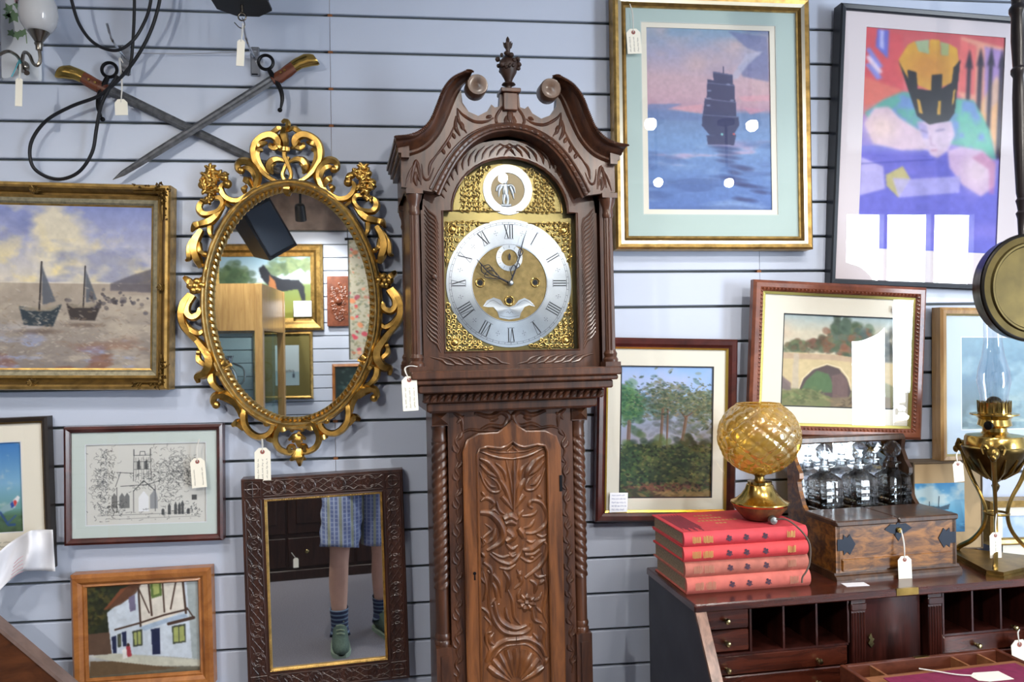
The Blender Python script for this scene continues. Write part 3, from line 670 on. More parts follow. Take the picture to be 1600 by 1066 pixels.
for sx in (-1, 1):
    spandrel(sx*xs, zs0, -sx, 1); spandrel(sx*xs, zs1, -sx, -1)
    mb = MB(); y = YP-.003; zb = kz(331, YP)
    for i in range(9):
        for j in range(9):
            x = sx*(.012+i*.0125); z = zb+.004+j*.0125
            if math.hypot(x-ac[0], z-ac[2]) < aR+.006 or (x/(da-.014))**2+((z-zsh)/(zat-zsh-.006))**2 > 1: continue
            scroll(mb, x, z, .0082, rnd.uniform(0,6), 1.2, y, .0021, rnd.choice((-1,1)))
    mb.tube([(sx*.02, y, zb), (sx*(da-.012), y, zb)], .0016, 6)
    mb.tube([(sx*(da-.012)*math.cos(a), y, zb+(zat-zb-.006)*math.sin(a)) for a in np.linspace(0, 1.05, 14)], .0016, 6)
    mb.build('arch_spandrel', SPG, plate)
# --- hood front: pediment board with arched underside
top_half = symL([(120,855),(118,690),(230,650),(310,575),(360,480),(400,380),(430,335),(437,400),(470,448),(520,470),(566,446),(588,410),(606,426),(630,420),(634,350),(688,350)], YH)
arc_half = symL([(688,527),(580,542),(480,592),(400,672),(335,778),(292,868)], YH)
ah = cr([(0, arc_half[0][1])]+arc_half[1:], 4)
left = [(x, z) for x, z in top_half[:-1]]+[(0, top_half[-1][1])]
polyL = left+[(p[0], p[1]) for p in ah]; polyL[0] = (polyL[0][0], zSp)
ped = MB(); ped.prism(polyL[::-1], YH, YH+.022); ped.prism([(-x, z) for x, z in polyL], YH, YH+.022)
pedo = ped.build('pediment_board', OAK, clock, 25)
# arch moulding and soffit
mb = MB(); full = [(x, z) for x, z in ah[::-1]]+[(-x, z) for x, z in ah[1:]]
for dy, dr, r in ((-.006, 0, .006), (-.003, -.007, .004), (-.0015, .009, .003)):
    mb.tube([(x*(1+dr/.16), YH+dy, z+dr*.9) for x, z in full], r, 8)
n = len(full); V = [(x, YH, z) for x, z in full]+[(x*.9, YD-.002, z-.012*(1-abs(2*i/n-1)**3)) for i, (x, z) in enumerate(full)]
mb.add(V, [(i, i+1, n+i+1, n+i) for i in range(n-1)])
mb.build('arch_moulding', OAK, pedo)
mb = MB(); nbd = 34
for i in range(nbd):
    k = (i+.5)/nbd*(n-1); j = int(k); f = k-j; x = full[j][0]*(1-f)+full[j+1][0]*f; z = full[j][1]*(1-f)+full[j+1][1]*f
    mb.ell((x*1.0, YH-.009, z-.001), (.0048,.0035,.0042), 8, 6)
mb.build('arch_beads', OAK, pedo)
# roof behind the pediment
mb = MB(); hr = khw(628, 962, 250, YH); zr = kz(212, YH)
mb.add([(x, y, z) for y in (YH+.02, .09) for x, z in ((-hr+.012,zSp),(-hr+.012,zr-.01),(-.06,zr+.05),(.06,zr+.05),(hr-.012,zr-.01),(hr-.012,zSp))], [(0,1,7,6),(1,2,8,7),(2,3,9,8),(3,4,10,9),(4,5,11,10),(11,10,9,8,7,6)])
mb.build('hood_roof', OAK, clock, 0)
# swan necks
tL = cr(symL([(66,582),(160,572),(238,514),(280,425),(312,345),(362,285),(430,252),(470,250)], YH-.03), 5)
bL = cr(symL([(112,690),(235,648),(312,572),(362,476),(402,378),(425,330),(445,300),(462,292)], YH-.01), 5)
for sx in (-1, 1):
    mb = MB(); V = []; F = []; prof = [(0,.022),(-.0,-.045),(.10,-.05),(.16,-.046),(.22,-.034),(.34,-.031),(.5,-.02),(.72,-.007),(.85,-.008),(1,.001)]
    m = len(prof)
    for (xa, za), (xb, zb) in zip(tL, bL):
        for s, dy in prof: V.append((-sx*(xa+(xb-xa)*s), YH+dy, za+(zb-za)*s))
    for i in range(len(tL)-1):
        for j in range(m-1): F.append((i*m+j, i*m+j+1, (i+1)*m+j+1, (i+1)*m+j))
    F.append(tuple(range(m))); mb.add(V, F)
    # side return of the cornice
    (xa, za), (xb, zb) = tL[0], bL[0]; base = len(mb.V)
    prs = [(-sx*(xa+(xb-xa)*s)*1.0, za+(zb-za)*s) for s in (0,.12,.3,.55,.85,1)]
    x_in = -sx*xb*.93; steps = [(0,.22,xa),(.22,.45,xa*.985),(.45,.75,xa*.965),(.75,1.0,xb*1.0)]
    for s0, s1, xx in steps:
        a, b = sorted((-sx*xx, x_in)); mb.box(a, b, YH-.02, .09, za+(zb-za)*s1, za+(zb-za)*s0)
    nk = mb.build('swan_neck', OAK, clock, 40)
    mb = MB()
    for i in range(0, len(tL)-2):
        for f in (0, .5):
            xa = tL[i][0]*(1-f)+tL[i+1][0]*f; za = tL[i][1]*(1-f)+tL[i+1][1]*f; xb = bL[i][0]*(1-f)+bL[i+1][0]*f; zb = bL[i][1]*(1-f)+bL[i+1][1]*f
            g = lambda s: (-sx*(xa+(xb-xa)*s), za+(zb-za)*s); tx = tL[i+1][0]-tL[i][0]; tz = tL[i+1][1]-tL[i][1]; L = math.hypot(tx, tz); o = .007
            p0, p1 = g(.0), g(.16)
            mb.tube([(p0[0]-sx*(-o)*tx/L*-1, YH-.046, p0[1]-o*tz/L), ((p0[0]+p1[0])/2, YH-.052, (p0[1]+p1[1])/2), (p1[0]+sx*-o*tx/L, YH-.048, p1[1]+o*tz/L)], [.0015,.0042,.0015], 6)
    mb.build('gadroon_edge', OAK, nk)
    ro = symL([(490 if True else 0, 317)], YH-.04)[0]; rr = 15.5*PXM
    mb = MB(); mb.lathe([(rr*.9,.03),(rr,.026),(rr,-.012),(rr*.92,-.017),(rr*.5,-.016),(rr*.15,-.02),(.0005,-.021)], (-sx*ro[0], YH-.04, ro[1]), 28, 'y'); mb.build('rosette', wood('rosette_wood', '3c2a20', '6b4f3a', .5), clock)
# side brackets (spandrel blocks) and tympanum carving
tym = [([(170,820),(178,770),(196,705),(214,770),(222,830)],2.6,0), ([(196,760),(190,800),(200,835)],3.4,0), ([(205,775),(215,810)],2.6,0), ([(140,835),(160,770),(185,720)],1.8,0), ([(225,720),(235,790),(262,800),(290,740)],1.8,0),
 ([(688,385),(640,430),(612,480),(622,515),(655,520)],2.2,0), ([(688,430),(690,470),(686,520)],3.2,0), ([(665,470),(662,500),(668,522)],2.8,0), ([(600,480),(560,500),(500,500),(440,465),(410,430)],2.4,0), ([(410,430),(420,500),(460,560)],2.4,0), ([(430,500),(440,545)],3.4,0), ([(405,470),(402,530),(425,575)],3.0,0), ([(395,520),(370,580),(330,640),(280,700)],2.2,0), ([(385,560),(400,590)],3,0), ([(360,600),(372,640)],3.2,0), ([(330,640),(345,670)],3,0), ([(300,680),(270,720),(262,780)],2.4,0), ([(560,480),(590,470)],3,0)]
mb = MB()
for pts, r, _ in tym:
    qq = symL(pts, YH)
    for sx in (1, -1): mb.tube([(sx*x, YH, z) for x, z in cr(qq, 5)], [k*PXM for k in (r*.4, r, r, r*.4)], 8, .8, ridge=.1)
mb.build('pediment_carving', OAK, pedo)
# finial on its plinth
fz0 = symL([(688,425)], YH)[0][1]; fz1 = symL([(688,343)], YH)[0][1]; fw = 13.0*PXM
mb = MB(); mb.bbox(-fw*.85, fw*.85, YH-.012, YH+.03, fz0-.01, fz1-.006); mb.bbox(-fw*1.15, fw*1.15, YH-.018, YH+.034, fz1-.006, fz1+.004, .0015); mb.build('finial_plinth', OAK, clock, 0)
zf = lambda v: symL([(666, v)], YH)[0][1]
mb = MB(); yc = YH+.008; P = PXM
mb.lathe([(6*P,zf(343)),(6.5*P,zf(335)),(4*P,zf(322)),(4.5*P,zf(312)),(10.5*P,zf(302)),(9*P,zf(294)),(5*P,zf(288)),(7*P,zf(270)),(12*P,zf(240)),(14.5*P,zf(205)),(13*P,zf(180)),(8*P,zf(160)),(3.2*P,zf(148)),(3.2*P,zf(118)),(4.6*P,zf(106)),(5.5*P,zf(85)),(3*P,zf(82)),(2.5*P,zf(62)),(.6*P,zf(50))], (0, yc, 0), 18)
rnd = random.Random(5)
for i in range(26):
    a = rnd.uniform(0, 2*PI); z = zf(rnd.uniform(150, 225)); rr = 13.5*P; s = rnd.uniform(2.6, 5)*P
    mb.ell((rr*math.cos(a)*1.15, yc+rr*math.sin(a)*1.0, z), (s, s, s*rnd.uniform(.7,1.2)), 8, 6)
for i in range(6):
    a = i*PI/3; mb.tube([(4*P*math.cos(a), yc+4*P*math.sin(a), zf(108)), (5.5*P*math.cos(a), yc+5.5*P*math.sin(a), zf(92)), (7*P*math.cos(a), yc+7*P*math.sin(a), zf(80))], [1.6*P,1.6*P,.4*P], 6)
mb.build('finial', pmat('finial_carved_wood', '33221b', .45, var=.3, vscale=50), clock)
for o_ in clock.children:
    if o_.name.split('.')[0] in ('pediment_board','swan_neck','rosette','finial','finial_plinth','hood_roof'): o_.location.x = -.006
# ------------------------------------------------------------------ strung price tags
rtag = random.Random(11)
def scribble(mb, x0, x1, z, h, w, y, r, rot=None):
    """a line of illegible handwriting"""
    x = x0
    while x < x1:
        L = r.uniform(.12,.3)*(x1-x0); pts = []; n = max(4, int(L/(h*.35)))
        for i in range(n+1): pts.append((x+L*i/n, z+(h*.5 if i % 2 else -h*.4)*r.uniform(.3,1)))
        pts = [p for p in pts if p[0] <= x1]
        if len(pts) > 2:
            pts = cr(pts, 3)
            if rot: pts = [rot(p) for p in pts]
            mb.strip(pts, w, y)
        x += L+.06*(x1-x0)
def price_tag(top, bot, wpx, y, string, label, lines=3, sideways=True, rz=0.0, ink=None, ring=True):
    """top / bot: pixels of the middle of the card's upper and lower edge; string: pixels (or world points) up to what it hangs from"""
    a, b = at_y(*top, y), at_y(*bot, y); roll = math.atan2(a[0]-b[0], a[2]-b[2])
    f = Fr(b, rz, roll); H = float(np.linalg.norm(a-b)); W = float(at_y(top[0]+wpx, top[1], y)[0]-a[0]); t = thing('price_tag', f, label, 'price tag', 'strung price tags')
    c = W*.27; hw = W/2
    card = MB().prism([(-hw,0),(hw,0),(hw,H-c),(hw-c,H),(-hw+c,H),(-hw,H-c)], -.0006, .0006).build('card', CARD, t, 0)
    ez = H-c*.95; mb = MB(); 
    if ring:
        n = 20; mb.bridge([(c*.52*math.cos(2*PI*i/n), ez+c*.52*math.sin(2*PI*i/n)) for i in range(n)], [(c*.2*math.cos(2*PI*i/n), ez+c*.2*math.sin(2*PI*i/n)) for i in range(n)], -.0011, -.0006); mb.build('eyelet', REDRING, t, 0)
        MB().disc((0, ez), c*.2, -.0006, 12, .0002).build('hole', INK, t, 0)
    P = [np.array([0, -.0012, ez])]
    for s in string:
        w = np.array(s, float) if len(s) == 3 else at_y(s[0], s[1], y); P.append(f.A.T @ (w-f.o))
    if len(P) > 1:
        mb = MB(); k = cr(P, 5); mb.tube(k, .0011, 6); mb.tube([q+np.array([.0025*math.sin(3.1*i/len(k)), .0006, 0]) for i, q in enumerate(k)], .0009, 5); mb.build('string', STRING, t)
    mb = MB(); y0 = -.0007
    if sideways:
        for i in range(lines): 
            xx = -hw*.55+i*W*.55/max(1,lines-1) if lines > 1 else 0
            scribble(mb, H*.08, H*.68, 0, W*.13, .0007, y0, rtag, rot=lambda p, xx=xx: (xx-p[1], p[0]))
    else:
        for i in range(lines): scribble(mb, -hw*.75, hw*.75, H*(.62-.16*i), W*.13, .0007, y0, rtag)
    if lines: mb.build('handwriting', ink or INK, t, 0)
    return t

# ------------------------------------------------------------------ oval gilt mirror
mo = at_y(457.5, 476, -.03); OM = Fr((mo[0], mo[1], mo[2]), 0.0, -.0215)
oval = thing('oval_mirror', OM, 'oval wall mirror in pierced gilt scrollwork frame', 'mirror')
MPX = .00183
def ovalring(prof, n=120):
    V = []; F = []; m = len(prof)
    for i in range(n):
        a = 2*PI*i/n
        for d, y in prof: V.append(((130.5*MPX-d)*math.cos(a), y, (184.5*MPX-d)*math.sin(a)))
    for i in range(n):
        j = (i+1) % n
        for k in range(m-1): F.append((i*m+k, j*m+k, j*m+k+1, i*m+k+1))
    mb = MB(); mb.add(V, F); return mb
ovalring([(0,.026),(-.001,-.004),(.002,-.012),(.006,-.014),(.0095,-.011),(.011,-.014),(.016,-.018),(.021,-.014),(.023,-.008),(.026,-.006),(.034,-.002),(.036,.006)]).build('oval_rim', GILT2, oval, 50)
mb = MB(); nb = 110
for i in range(nb):
    a = 2*PI*i/nb; rx, rz = 130.5*MPX-.0285, 184.5*MPX-.0285; c, s = math.cos(a), math.sin(a); c2, s2 = math.cos(a+.035), math.sin(a+.035)
    mb.tube([((rx+.0055)*c, -.007, (rz+.0055)*s), (rx*math.cos(a+.018), -.0105, rz*math.sin(a+.018)), ((rx-.0055)*c2, -.004, (rz-.0055)*s2)], [.002,.0045,.002], 6)
mb.build('rope_edge', GILT, oval)
n = 96; MB().prism([((130.5*MPX-.031)*math.cos(2*PI*i/n), (184.5*MPX-.031)*math.sin(2*PI*i/n)) for i in range(n)], .003, .007).build('mirror_glass', MIRROR, oval, 0)
n = 48; MB().prism([((130.5*MPX-.006)*math.cos(2*PI*i/n), (184.5*MPX-.006)*math.sin(2*PI*i/n)) for i in range(n)], .008, .026).build('backing_board', BACKB, oval, 0)
K1, K4, K6, K7 = (280,180,5.922), (270,340,4.1), (280,560,5.922), (440,560,5.922)
ox = {}
def gilt(strokes, crop, centre=False, sides=(1, -1)):
    mb = MB()
    for st in strokes:
        q = OM.xz(st[0], 0, crop); r = st[1]; r = [k*MPX for k in (r if isinstance(r, (list, tuple)) else [r*.55, r, r, r*.55])]
        for sg in ((1,) if centre else sides):
            k = cr(q, 6); mb.tube([(sg*x, -.002-.006*math.sin(3.14*i/len(k)), z) for i, (x, z) in enumerate(k)], r, 10, .95, ridge=.2)
            if len(st) > 2:
                e = q[0] if st[2] == 0 else q[-1]; mb.ell((sg*e[0], -.004, e[1]), st[3]*MPX)
    return mb
crest = gilt([
 ([(965,640),(870,602),(800,555),(740,490),(700,410),(692,320),(720,250),(780,205),(840,190),(892,208),(925,250),(915,295),(880,312),(846,290),(856,266)],[3,4,5,6,6,6.5,7,5,4,3.5]),
 ([(772,325),(735,335),(728,395),(765,480),(830,548)],[3,5,4,2]), ([(815,255),(770,270),(730,290),(715,330)],[2,5,5,3]), ([(985,150),(930,128),(895,150),(850,180),(800,215)],[2,5,4,3]), ([(905,215),(900,260),(930,300),(965,312)],[3,5,4,2]),
 ([(1000,440),(930,412),(868,425),(832,470),(842,515),(872,545)],[2,4,6,6,5,2]), ([(895,455),(865,475),(868,520)],3),
 ([(575,515),(548,495),(556,450),(610,432),(670,458),(720,520),(735,590),(715,660),(675,705)],[6,5,6,6,6,5,4], 0, 6), ([(590,495),(630,490),(680,520),(705,580),(700,640)],[3,5,5,3]),
 ([(615,602),(645,612),(668,650),(690,692)],[6,6,4,2]), ([(608,722),(604,690),(625,660)],[3,5,3]),
 ([(690,690),(640,740),(560,792),(480,792),(420,750),(392,690),(405,650),(448,640)],[3,5,5,5,5,4,4], 1, 7), ([(500,900),(488,858),(450,832),(428,800)],3), ([(740,655),(760,680),(800,690)],3),
], K1)
crest.build('crest_scrolls', GILT, oval, 60)
cen = gilt([([(958,70),(975,56),(1008,70),(1010,108),(985,140)],[3,3,4,4]), ([(975,120),(968,190),(985,250),(985,312)],[5,7,6,4]), ([(935,322),(1020,322)],[4,5,4]), ([(978,330),(975,385),(1005,450),(1038,540),(1032,592),(1006,615),(975,598),(960,556),(975,500),(1000,440),(1012,390)],[4,4,3,3,3,3,3]), ([(1000,650),(1004,690),(1000,725)],[7,8,5])], K1, True)
cen.build('crest_stem', GILT, oval, 60)
rnd = random.Random(4); fl = {1: MB(), -1: MB()}
for cx, cz, r in ((295,510,8),(330,590,7),(420,582,7),(228,650,8),(305,645,7.5),(300,722,6.5),(345,690,7),(262,565,8),(255,700,6.5),(380,560,6.5),(275,605,7),(285,780,7),(250,800,6),(330,540,7)):
    q = OM.xz([(cx, cz)], 0, K1)[0]
    for sg in (1, -1):
        mb = fl[sg]; mb.ell((sg*q[0], -.006, q[1]), (r*MPX*.95, .009, r*MPX*.8))
        for k in range(3): a = rnd.uniform(0, 6.3); mb.tube([(sg*q[0], -.012, q[1]), (sg*(q[0]+r*.8*MPX*math.cos(a)), -.013, q[1]+r*.8*MPX*math.sin(a)), (sg*(q[0]+r*1.15*MPX*math.cos(a)), -.006, q[1]+r*1.15*MPX*math.sin(a))], [.003,.005,.003], 6)
for sg in (1, -1): fl[sg].build('flower_cluster', GILT, oval, 60)
for sg_ in (1, -1):
    side = gilt([([(330,765),(385,770),(410,820),(370,885),(300,918),(230,920),(192,870),(205,818),(250,792)],[4,5,4,4,5,6,5,4]), ([(410,850),(345,940),(285,990),(205,1012),(128,1045)],[3,6,7,6,2])], K1, sides=(sg_,))
    side2 = gilt([([(240,55),(246,110),(280,152)],[5,4,2]), ([(200,40),(150,55),(125,92)],[4,7,2]), ([(185,80),(150,150),(142,215),(166,280),(182,322)],[5,7.5,8,7,4]), ([(150,120),(112,190),(108,262),(88,276)],[5,5,4.5,2.5]), ([(165,165),(178,215),(206,236)],[5,5,3], 1, 4.5),
     ([(190,300),(218,330),(212,372),(180,395)],4), ([(78,385),(112,412),(150,430)],[4,6,4]), ([(112,490),(75,550),(60,620),(75,690),(112,742),(165,800)],[5,7,7,6.5,6,5]), ([(135,500),(98,560),(96,610),(130,640),(170,622),(182,590),(210,575)],[5,6,6,6,5,3]),
     ([(66,650),(112,712),(168,742),(196,722)],[4,5,5,3]), ([(190,745),(235,772)],3), ([(128,752),(190,828),(236,890),(240,950),(208,1000),(162,1018),(166,1058)],[4,7,8.5,9,8,6,3]), ([(165,875),(172,915),(212,950),(200,985)],[4,5,4,3]), ([(172,850),(168,880)],4), ([(245,1003),(300,975),(368,942)],[3,3.5,3]), ([(322,920),(340,940)],[5,6])], K4, sides=(sg_,))
    side.V += []; b = len(side.V); side.V += side2.V; side.F += [tuple(i+b for i in f) for f in side2.F]; side.M += side2.M
    for cx, cz in ((120,440),(160,412),(190,435),(165,465),(140,470),(148,440)):
        q = OM.xz([(cx, cz)], 0, K4)[0]
        for sg in (sg_,): side.ell((sg*q[0], -.008, q[1]), (6.2*MPX, .009, 5.6*MPX))
    side.build('side_scrolls', GILT, oval, 60)
low = gilt([([(298,150),(310,222),(362,282),(430,322)],[6,6,5,4]), ([(345,130),(388,150)],[4,6]), ([(345,430),(318,405),(336,352),(400,336),(462,352),(522,402),(562,470),(578,540)],[5,5,6,7,7,6,4], 0, 6), ([(380,372),(440,378),(490,420)],[2,5,2]),
 ([(622,418),(600,500),(600,570),(622,640),(680,700),(750,725),(822,705),(868,650),(868,590),(832,568),(812,598)],[4,6,6,6,5.5,5,5,4.5,4], 1, 5.5), ([(498,618),(550,598),(602,655)],[4,7,4]), ([(640,490),(680,500),(715,488)],3.5),
 ([(1040,680),(1062,620),(1000,596),(945,618),(900,690),(896,770),(936,838),(1010,870),(1070,868)],[3,5,7,6,5,5,5,5]), ([(925,650),(960,655),(1000,650)],[3,6,3]), ([(820,745),(860,750),(895,760)],[4,6,4])], K6)
low.build('lower_scrolls', GILT, oval, 60)
drop = gilt([([(165,680),(160,750),(165,812)],[3,6.5,4]), ([(165,845),(168,920),(170,992)],[6,7.5,2.5])], K7, True)
d2 = gilt([([(160,712),(118,722),(72,752)],[4,4.5,2.5]), ([(148,880),(80,862),(78,818),(112,812),(122,838)],[3.5,4,3.5,3]), ([(158,850),(120,915),(84,940)],[5,6,2]), ([(150,735),(110,770)],[4,3])], K7)
b = len(drop.V); drop.V += d2.V; drop.F += [tuple(i+b for i in f) for f in d2.F]; drop.M += d2.M
drop.build('lower_drop', GILT, oval, 60)
price_tag((410,700), (411,752), 25, -.062, [(409,686)], 'manila price tag hanging below the oval gilt mirror', 3)

# ------------------------------------------------------------------ framed pictures
def picture(name, label, corners, y, rails, mats, group='framed pictures on the slat wall', lean=0.0, rz=0.0, cat='picture', thick=None):
    """corners TL,TR,BR,BL in pixels, rails = [(inset px, out m, material index of the strip that starts there), ...]"""
    P = [at_y(u, v, y) for u, v in corners]; c = sum(P)/4
    wv = ((P[1]-P[0])+(P[2]-P[3]))/2; hv = ((P[0]-P[3])+(P[1]-P[2]))/2
    roll = (-math.atan2(wv[2], wv[0])+math.atan2(hv[0], hv[2]))/2; W = math.hypot(wv[0], wv[2]); H = math.hypot(hv[0], hv[2])
    wpx = (corners[1][0]-corners[0][0]+corners[2][0]-corners[3][0])/2; k = W/wpx
    f = Fr(c, rz, roll, lean); base = f.o - f.A[:,2]*H/2; f = Fr(base, rz, roll, lean)
    t = thing(name, f, label, cat, group); V = []; F = []; M = []; B = (-y-.004) if thick is None else thick      # back of the frame lies at +B behind the plane
    prof = [(0, B)]+[(d*k, -o+B*0) for d, o, m in rails]+[(rails[-1][0]*k, B)]
    ms = [rails[0][2]]+[r[2] for r in rails]
    for d, yy in prof: V += [(-W/2+d, yy, d), (W/2-d, yy, d), (W/2-d, yy, H-d), (-W/2+d, yy, H-d)]
    for i in range(len(prof)-1):
        for j in range(4): F.append((4*i+j, 4*i+(j+1)%4, 4*i+4+(j+1)%4, 4*i+4+j)); M.append(ms[i])
    fo = mkobj('frame', V, F, mats, t, 0, M)
    t2 = dict(t=t, f=f, W=W, H=H, k=k, B=B, frame=fo, ins=rails[-1][0]*k)
    return t2
def sheet(p, name, rect, y, mat, th=.0015):
    """flat board behind / around the art: px rect (x0,y0,x1,y1) or None for the whole opening"""
    W, H, i = p['W'], p['H'], p['ins']
    if rect is None: a = (-W/2+i, H-i); b = (W/2-i, i)
    else: a, b = lrect(p, rect)
    return MB().box(a[0], b[0], y, y+th, b[1], a[1]).build(name, mat, p['t'], 0)
def lrect(p, rect):
    q = p['f'].xz([(rect[0],rect[1]),(rect[2],rect[1]),(rect[2],rect[3]),(rect[0],rect[3])], 0)
    return ((q[0][0]+q[3][0])/2, (q[0][1]+q[1][1])/2), ((q[1][0]+q[2][0])/2, (q[2][1]+q[3][1])/2)
def mount(p, outer, inner, y, mat, name='mount', bevel=None, th=.0016):
    """card with a window cut out; px rects; outer None = frame opening"""
    W, H, i = p['W'], p['H'], p['ins']
    (a, b) = ((-W/2+i-.001, H-i+.001), (W/2-i+.001, i-.001)) if outer is None else lrect(p, outer); c, d = lrect(p, inner)
    mb = MB(); mb.bridge([(a[0],b[1]),(b[0],b[1]),(b[0],a[1]),(a[0],a[1])], [(c[0],d[1]),(d[0],d[1]),(d[0],c[1]),(c[0],c[1])], y, y+th)
    o = mb.build(name, mat, p['t'], 0)
    if bevel:
        mb = MB(); e = bevel[1]*p['k']
        mb.bridge([(c[0],d[1]),(d[0],d[1]),(d[0],c[1]),(c[0],c[1])], [(c[0]+e,d[1]+e),(d[0]-e,d[1]+e),(d[0]-e,c[1]-e),(c[0]+e,c[1]-e)], y+th*.3, y+th); mb.build('mount_bevel', bevel[0], o, 0)
    return o
def art(p, cv, y, rect=None, name='painting', mat=None):
    a, b = lrect(p, rect or cv.b); return cv.build(name, a[0], a[1], b[0], b[1], y, p['t'], mat)
def glaze(p, y=-.001):
    W, H, i = p['W'], p['H'], p['ins']; MB().box(-W/2+i-.001, W/2-i+.001, y-.002, y, i-.001, H-i+.001).build('glass', PANE, p['t'], 0)
def back(p): 
    W, H, i = p['W'], p['H'], p['ins']; MB().box(-W/2+i*.6, W/2-i*.6, p['B']-.004, p['B'], i*.6, H-i*.6).build('backing_board', BACKB, p['t'], 0)
def rope(p, ins_px, out, r_px, mat, pitch=1.6, name='carved_edge', slant=.6):
    W, H, k = p['W'], p['H'], p['k']; d = ins_px*k; r = r_px*k; mb = MB(); st = r*pitch*2
    for (x0, z0), (x1, z1) in (((-W/2+d,d),(W/2-d,d)), ((W/2-d,d),(W/2-d,H-d)), ((W/2-d,H-d),(-W/2+d,H-d)), ((-W/2+d,H-d),(-W/2+d,d))):
        L = math.hypot(x1-x0, z1-z0); n = int(L/st); tx, tz = (x1-x0)/L, (z1-z0)/L; nx, nz = -tz, tx
        for i in range(n):
            s = (i+.5)*L/n; x, z = x0+tx*s, z0+tz*s; mb.tube([(x-tx*r*slant-nx*r, -out, z-tz*r*slant-nz*r), (x, -out-r*.5, z), (x+tx*r*slant+nx*r, -out, z+tz*r*slant+nz*r)], [r*.35,r*.75,r*.35], 5)
    return mb.build(name, mat, p['t'])
RB = lambda s: random.Random(s)

# --- beach painting (gold frame)
p = picture('beach_painting', 'large beach painting in heavy gold swept frame beside the oval mirror', [(-185,282),(270,287),(262,612),(-185,607)], -.05,
    [(0,.004,0),(2,.012,0),(6,.014,0),(9,.008,1),(16,-.008,1),(20,-.006,0),(24,-.012,2),(30,-.014,2),(33,-.02,0),(36,-.022,0)], [GOLDW, GOLDD, pmat('grey_slip', '8a836c', .5, .4, var=.3, vscale=90)])
cv = Cv(-148, 308, 240, 584, .9)
cv.grad([(308,(120,132,185)),(360,(150,155,190)),(420,(196,190,185)),(441,(205,196,180)),(442,(160,148,135)),(500,(150,140,130)),(584,(128,120,118))])
m = cv.fbm(60, 5, .7); sky = np.clip((441-cv.Y)/3, 0, 1)
cv.mix(np.clip((m-.47)*6, 0, 1)*sky, (212,202,176), .9); m = cv.fbm(34, 5, .8); cv.mix(np.clip((m-.55)*6, 0, 1)*sky*np.clip((cv.Y-330)/80,0,1), (226,208,150), .8); m = cv.fbm(50, 5, .6, seed=91); cv.mix(np.clip((m-.56)*7, 0, 1)*sky, (108,118,168), .6)
sea = np.clip((cv.Y-441), 0, 1); m = cv.fbm(16, 5, .35); cv.mix(np.clip((m-.5)*5, 0, 1)*sea, (184,172,156), .6); m = cv.fbm(14, 4, .3); cv.mix(np.clip((m-.55)*7, 0, 1)*sea*np.clip((cv.Y-500)/40,0,1), (148,156,188), .85); m = cv.fbm(20, 4, .4); cv.mix(np.clip((m-.58)*8, 0, 1)*sea*np.clip((cv.Y-520)/30,0,1), (120,70,50), .55)
cv.poly([(165,441),(205,425),(240,414),(240,455),(165,452)], (84,80,90), .8, 3); cv.poly([(-148,438),(-60,428),(-10,441)], (120,120,140), .6, 3)
# beached boats and posts, generic
for bx, by, s, c in ((52,500,1.0,(40,52,62)), (122,492,.85,(52,46,46)), (-70,500,1.1,(60,50,44))):
    cv.poly([(bx-32*s,by-22*s),(bx-24*s,by+8*s),(bx+22*s,by+10*s),(bx+36*s,by-26*s),(bx+10*s,by-16*s)], c, .95, 2); cv.poly([(bx-30*s,by-20*s),(bx+34*s,by-24*s),(bx+20*s,by-15*s),(bx-20*s,by-14*s)], (150,140,125), .8, 1)
    cv.line([(bx,by-16*s),(bx+3*s,by-92*s)], 3*s, (46,42,44), .9); cv.poly([(bx+3*s,by-88*s),(bx+5*s,by-24*s),(bx+26*s,by-30*s)], (78,84,96), .85, 2); cv.ell(bx, by+18*s, 32*s, 4*s, (80,62,56), .5, .5)
cv.dabs(60, 170, 470, 60, 16, [(70,68,78),(96,90,92),(60,56,60)], 3, .7, .8, 5); cv.dabs(900, 60, 520, 260, 62, [(170,160,145),(120,112,108),(190,180,168),(140,120,100)], 3.2, .35, .35, 6); cv.jitter(.06, 9)
art(p, cv, -.002+.024); back(p)
rope(p, 30.5, .012-.03, 1.5, MATS['grey_slip'], 1.0, 'beaded_slip', 0)
W, H, k = p['W'], p['H'], p['k']; rnd = RB(8)
for sx, sz, cx, cz in ((-1,-1,W/2,H),(-1,1,W/2,0),(1,-1,-W/2,H),(1,1,-W/2,0)):
    mb = MB(); mb.tube([(cx+sx*60*k, -.004, cz+sz*13*k), (cx+sx*13*k, -.009, cz+sz*13*k), (cx+sx*13*k, -.004, cz+sz*60*k)], [.002,.006,.002], 6)
    for i in range(38):
        t_ = rnd.random()**1.4*62*k; w = rnd.uniform(7,24)*k*(1-t_/(95*k)); x, z = (cx+sx*t_, cz+sz*w) if i % 2 else (cx+sx*w, cz+sz*t_)
        a = rnd.uniform(0, 6.3); L = rnd.uniform(4,8)*k; mb.tube([(x, -.008, z), (x+L*.6*math.cos(a), -.015, z+L*.6*math.sin(a)), (x+L*math.cos(a+.9), -.008, z+L*math.sin(a+.9))], [.0015,.0032,.0012], 6)
    mb.build('corner_ornament', GOLDD, p['t'])
for x, z in ((W*-.0+.02*W, H-12*k), (.02*W, 12*k), (W/2-12*k, H*.5), (-W/2+12*k, H*.5)):
    mb = MB()
    for i in range(9): a = i*.7; mb.tube([(x, -.006, z), (x+6*k*math.cos(a), -.01, z+5*k*math.sin(a)), (x+10*k*math.cos(a+.4), -.004, z+7*k*math.sin(a+.4))], [.002,.0035,.001], 6)
    mb.build('middle_ornament', GOLDD, p['t'])

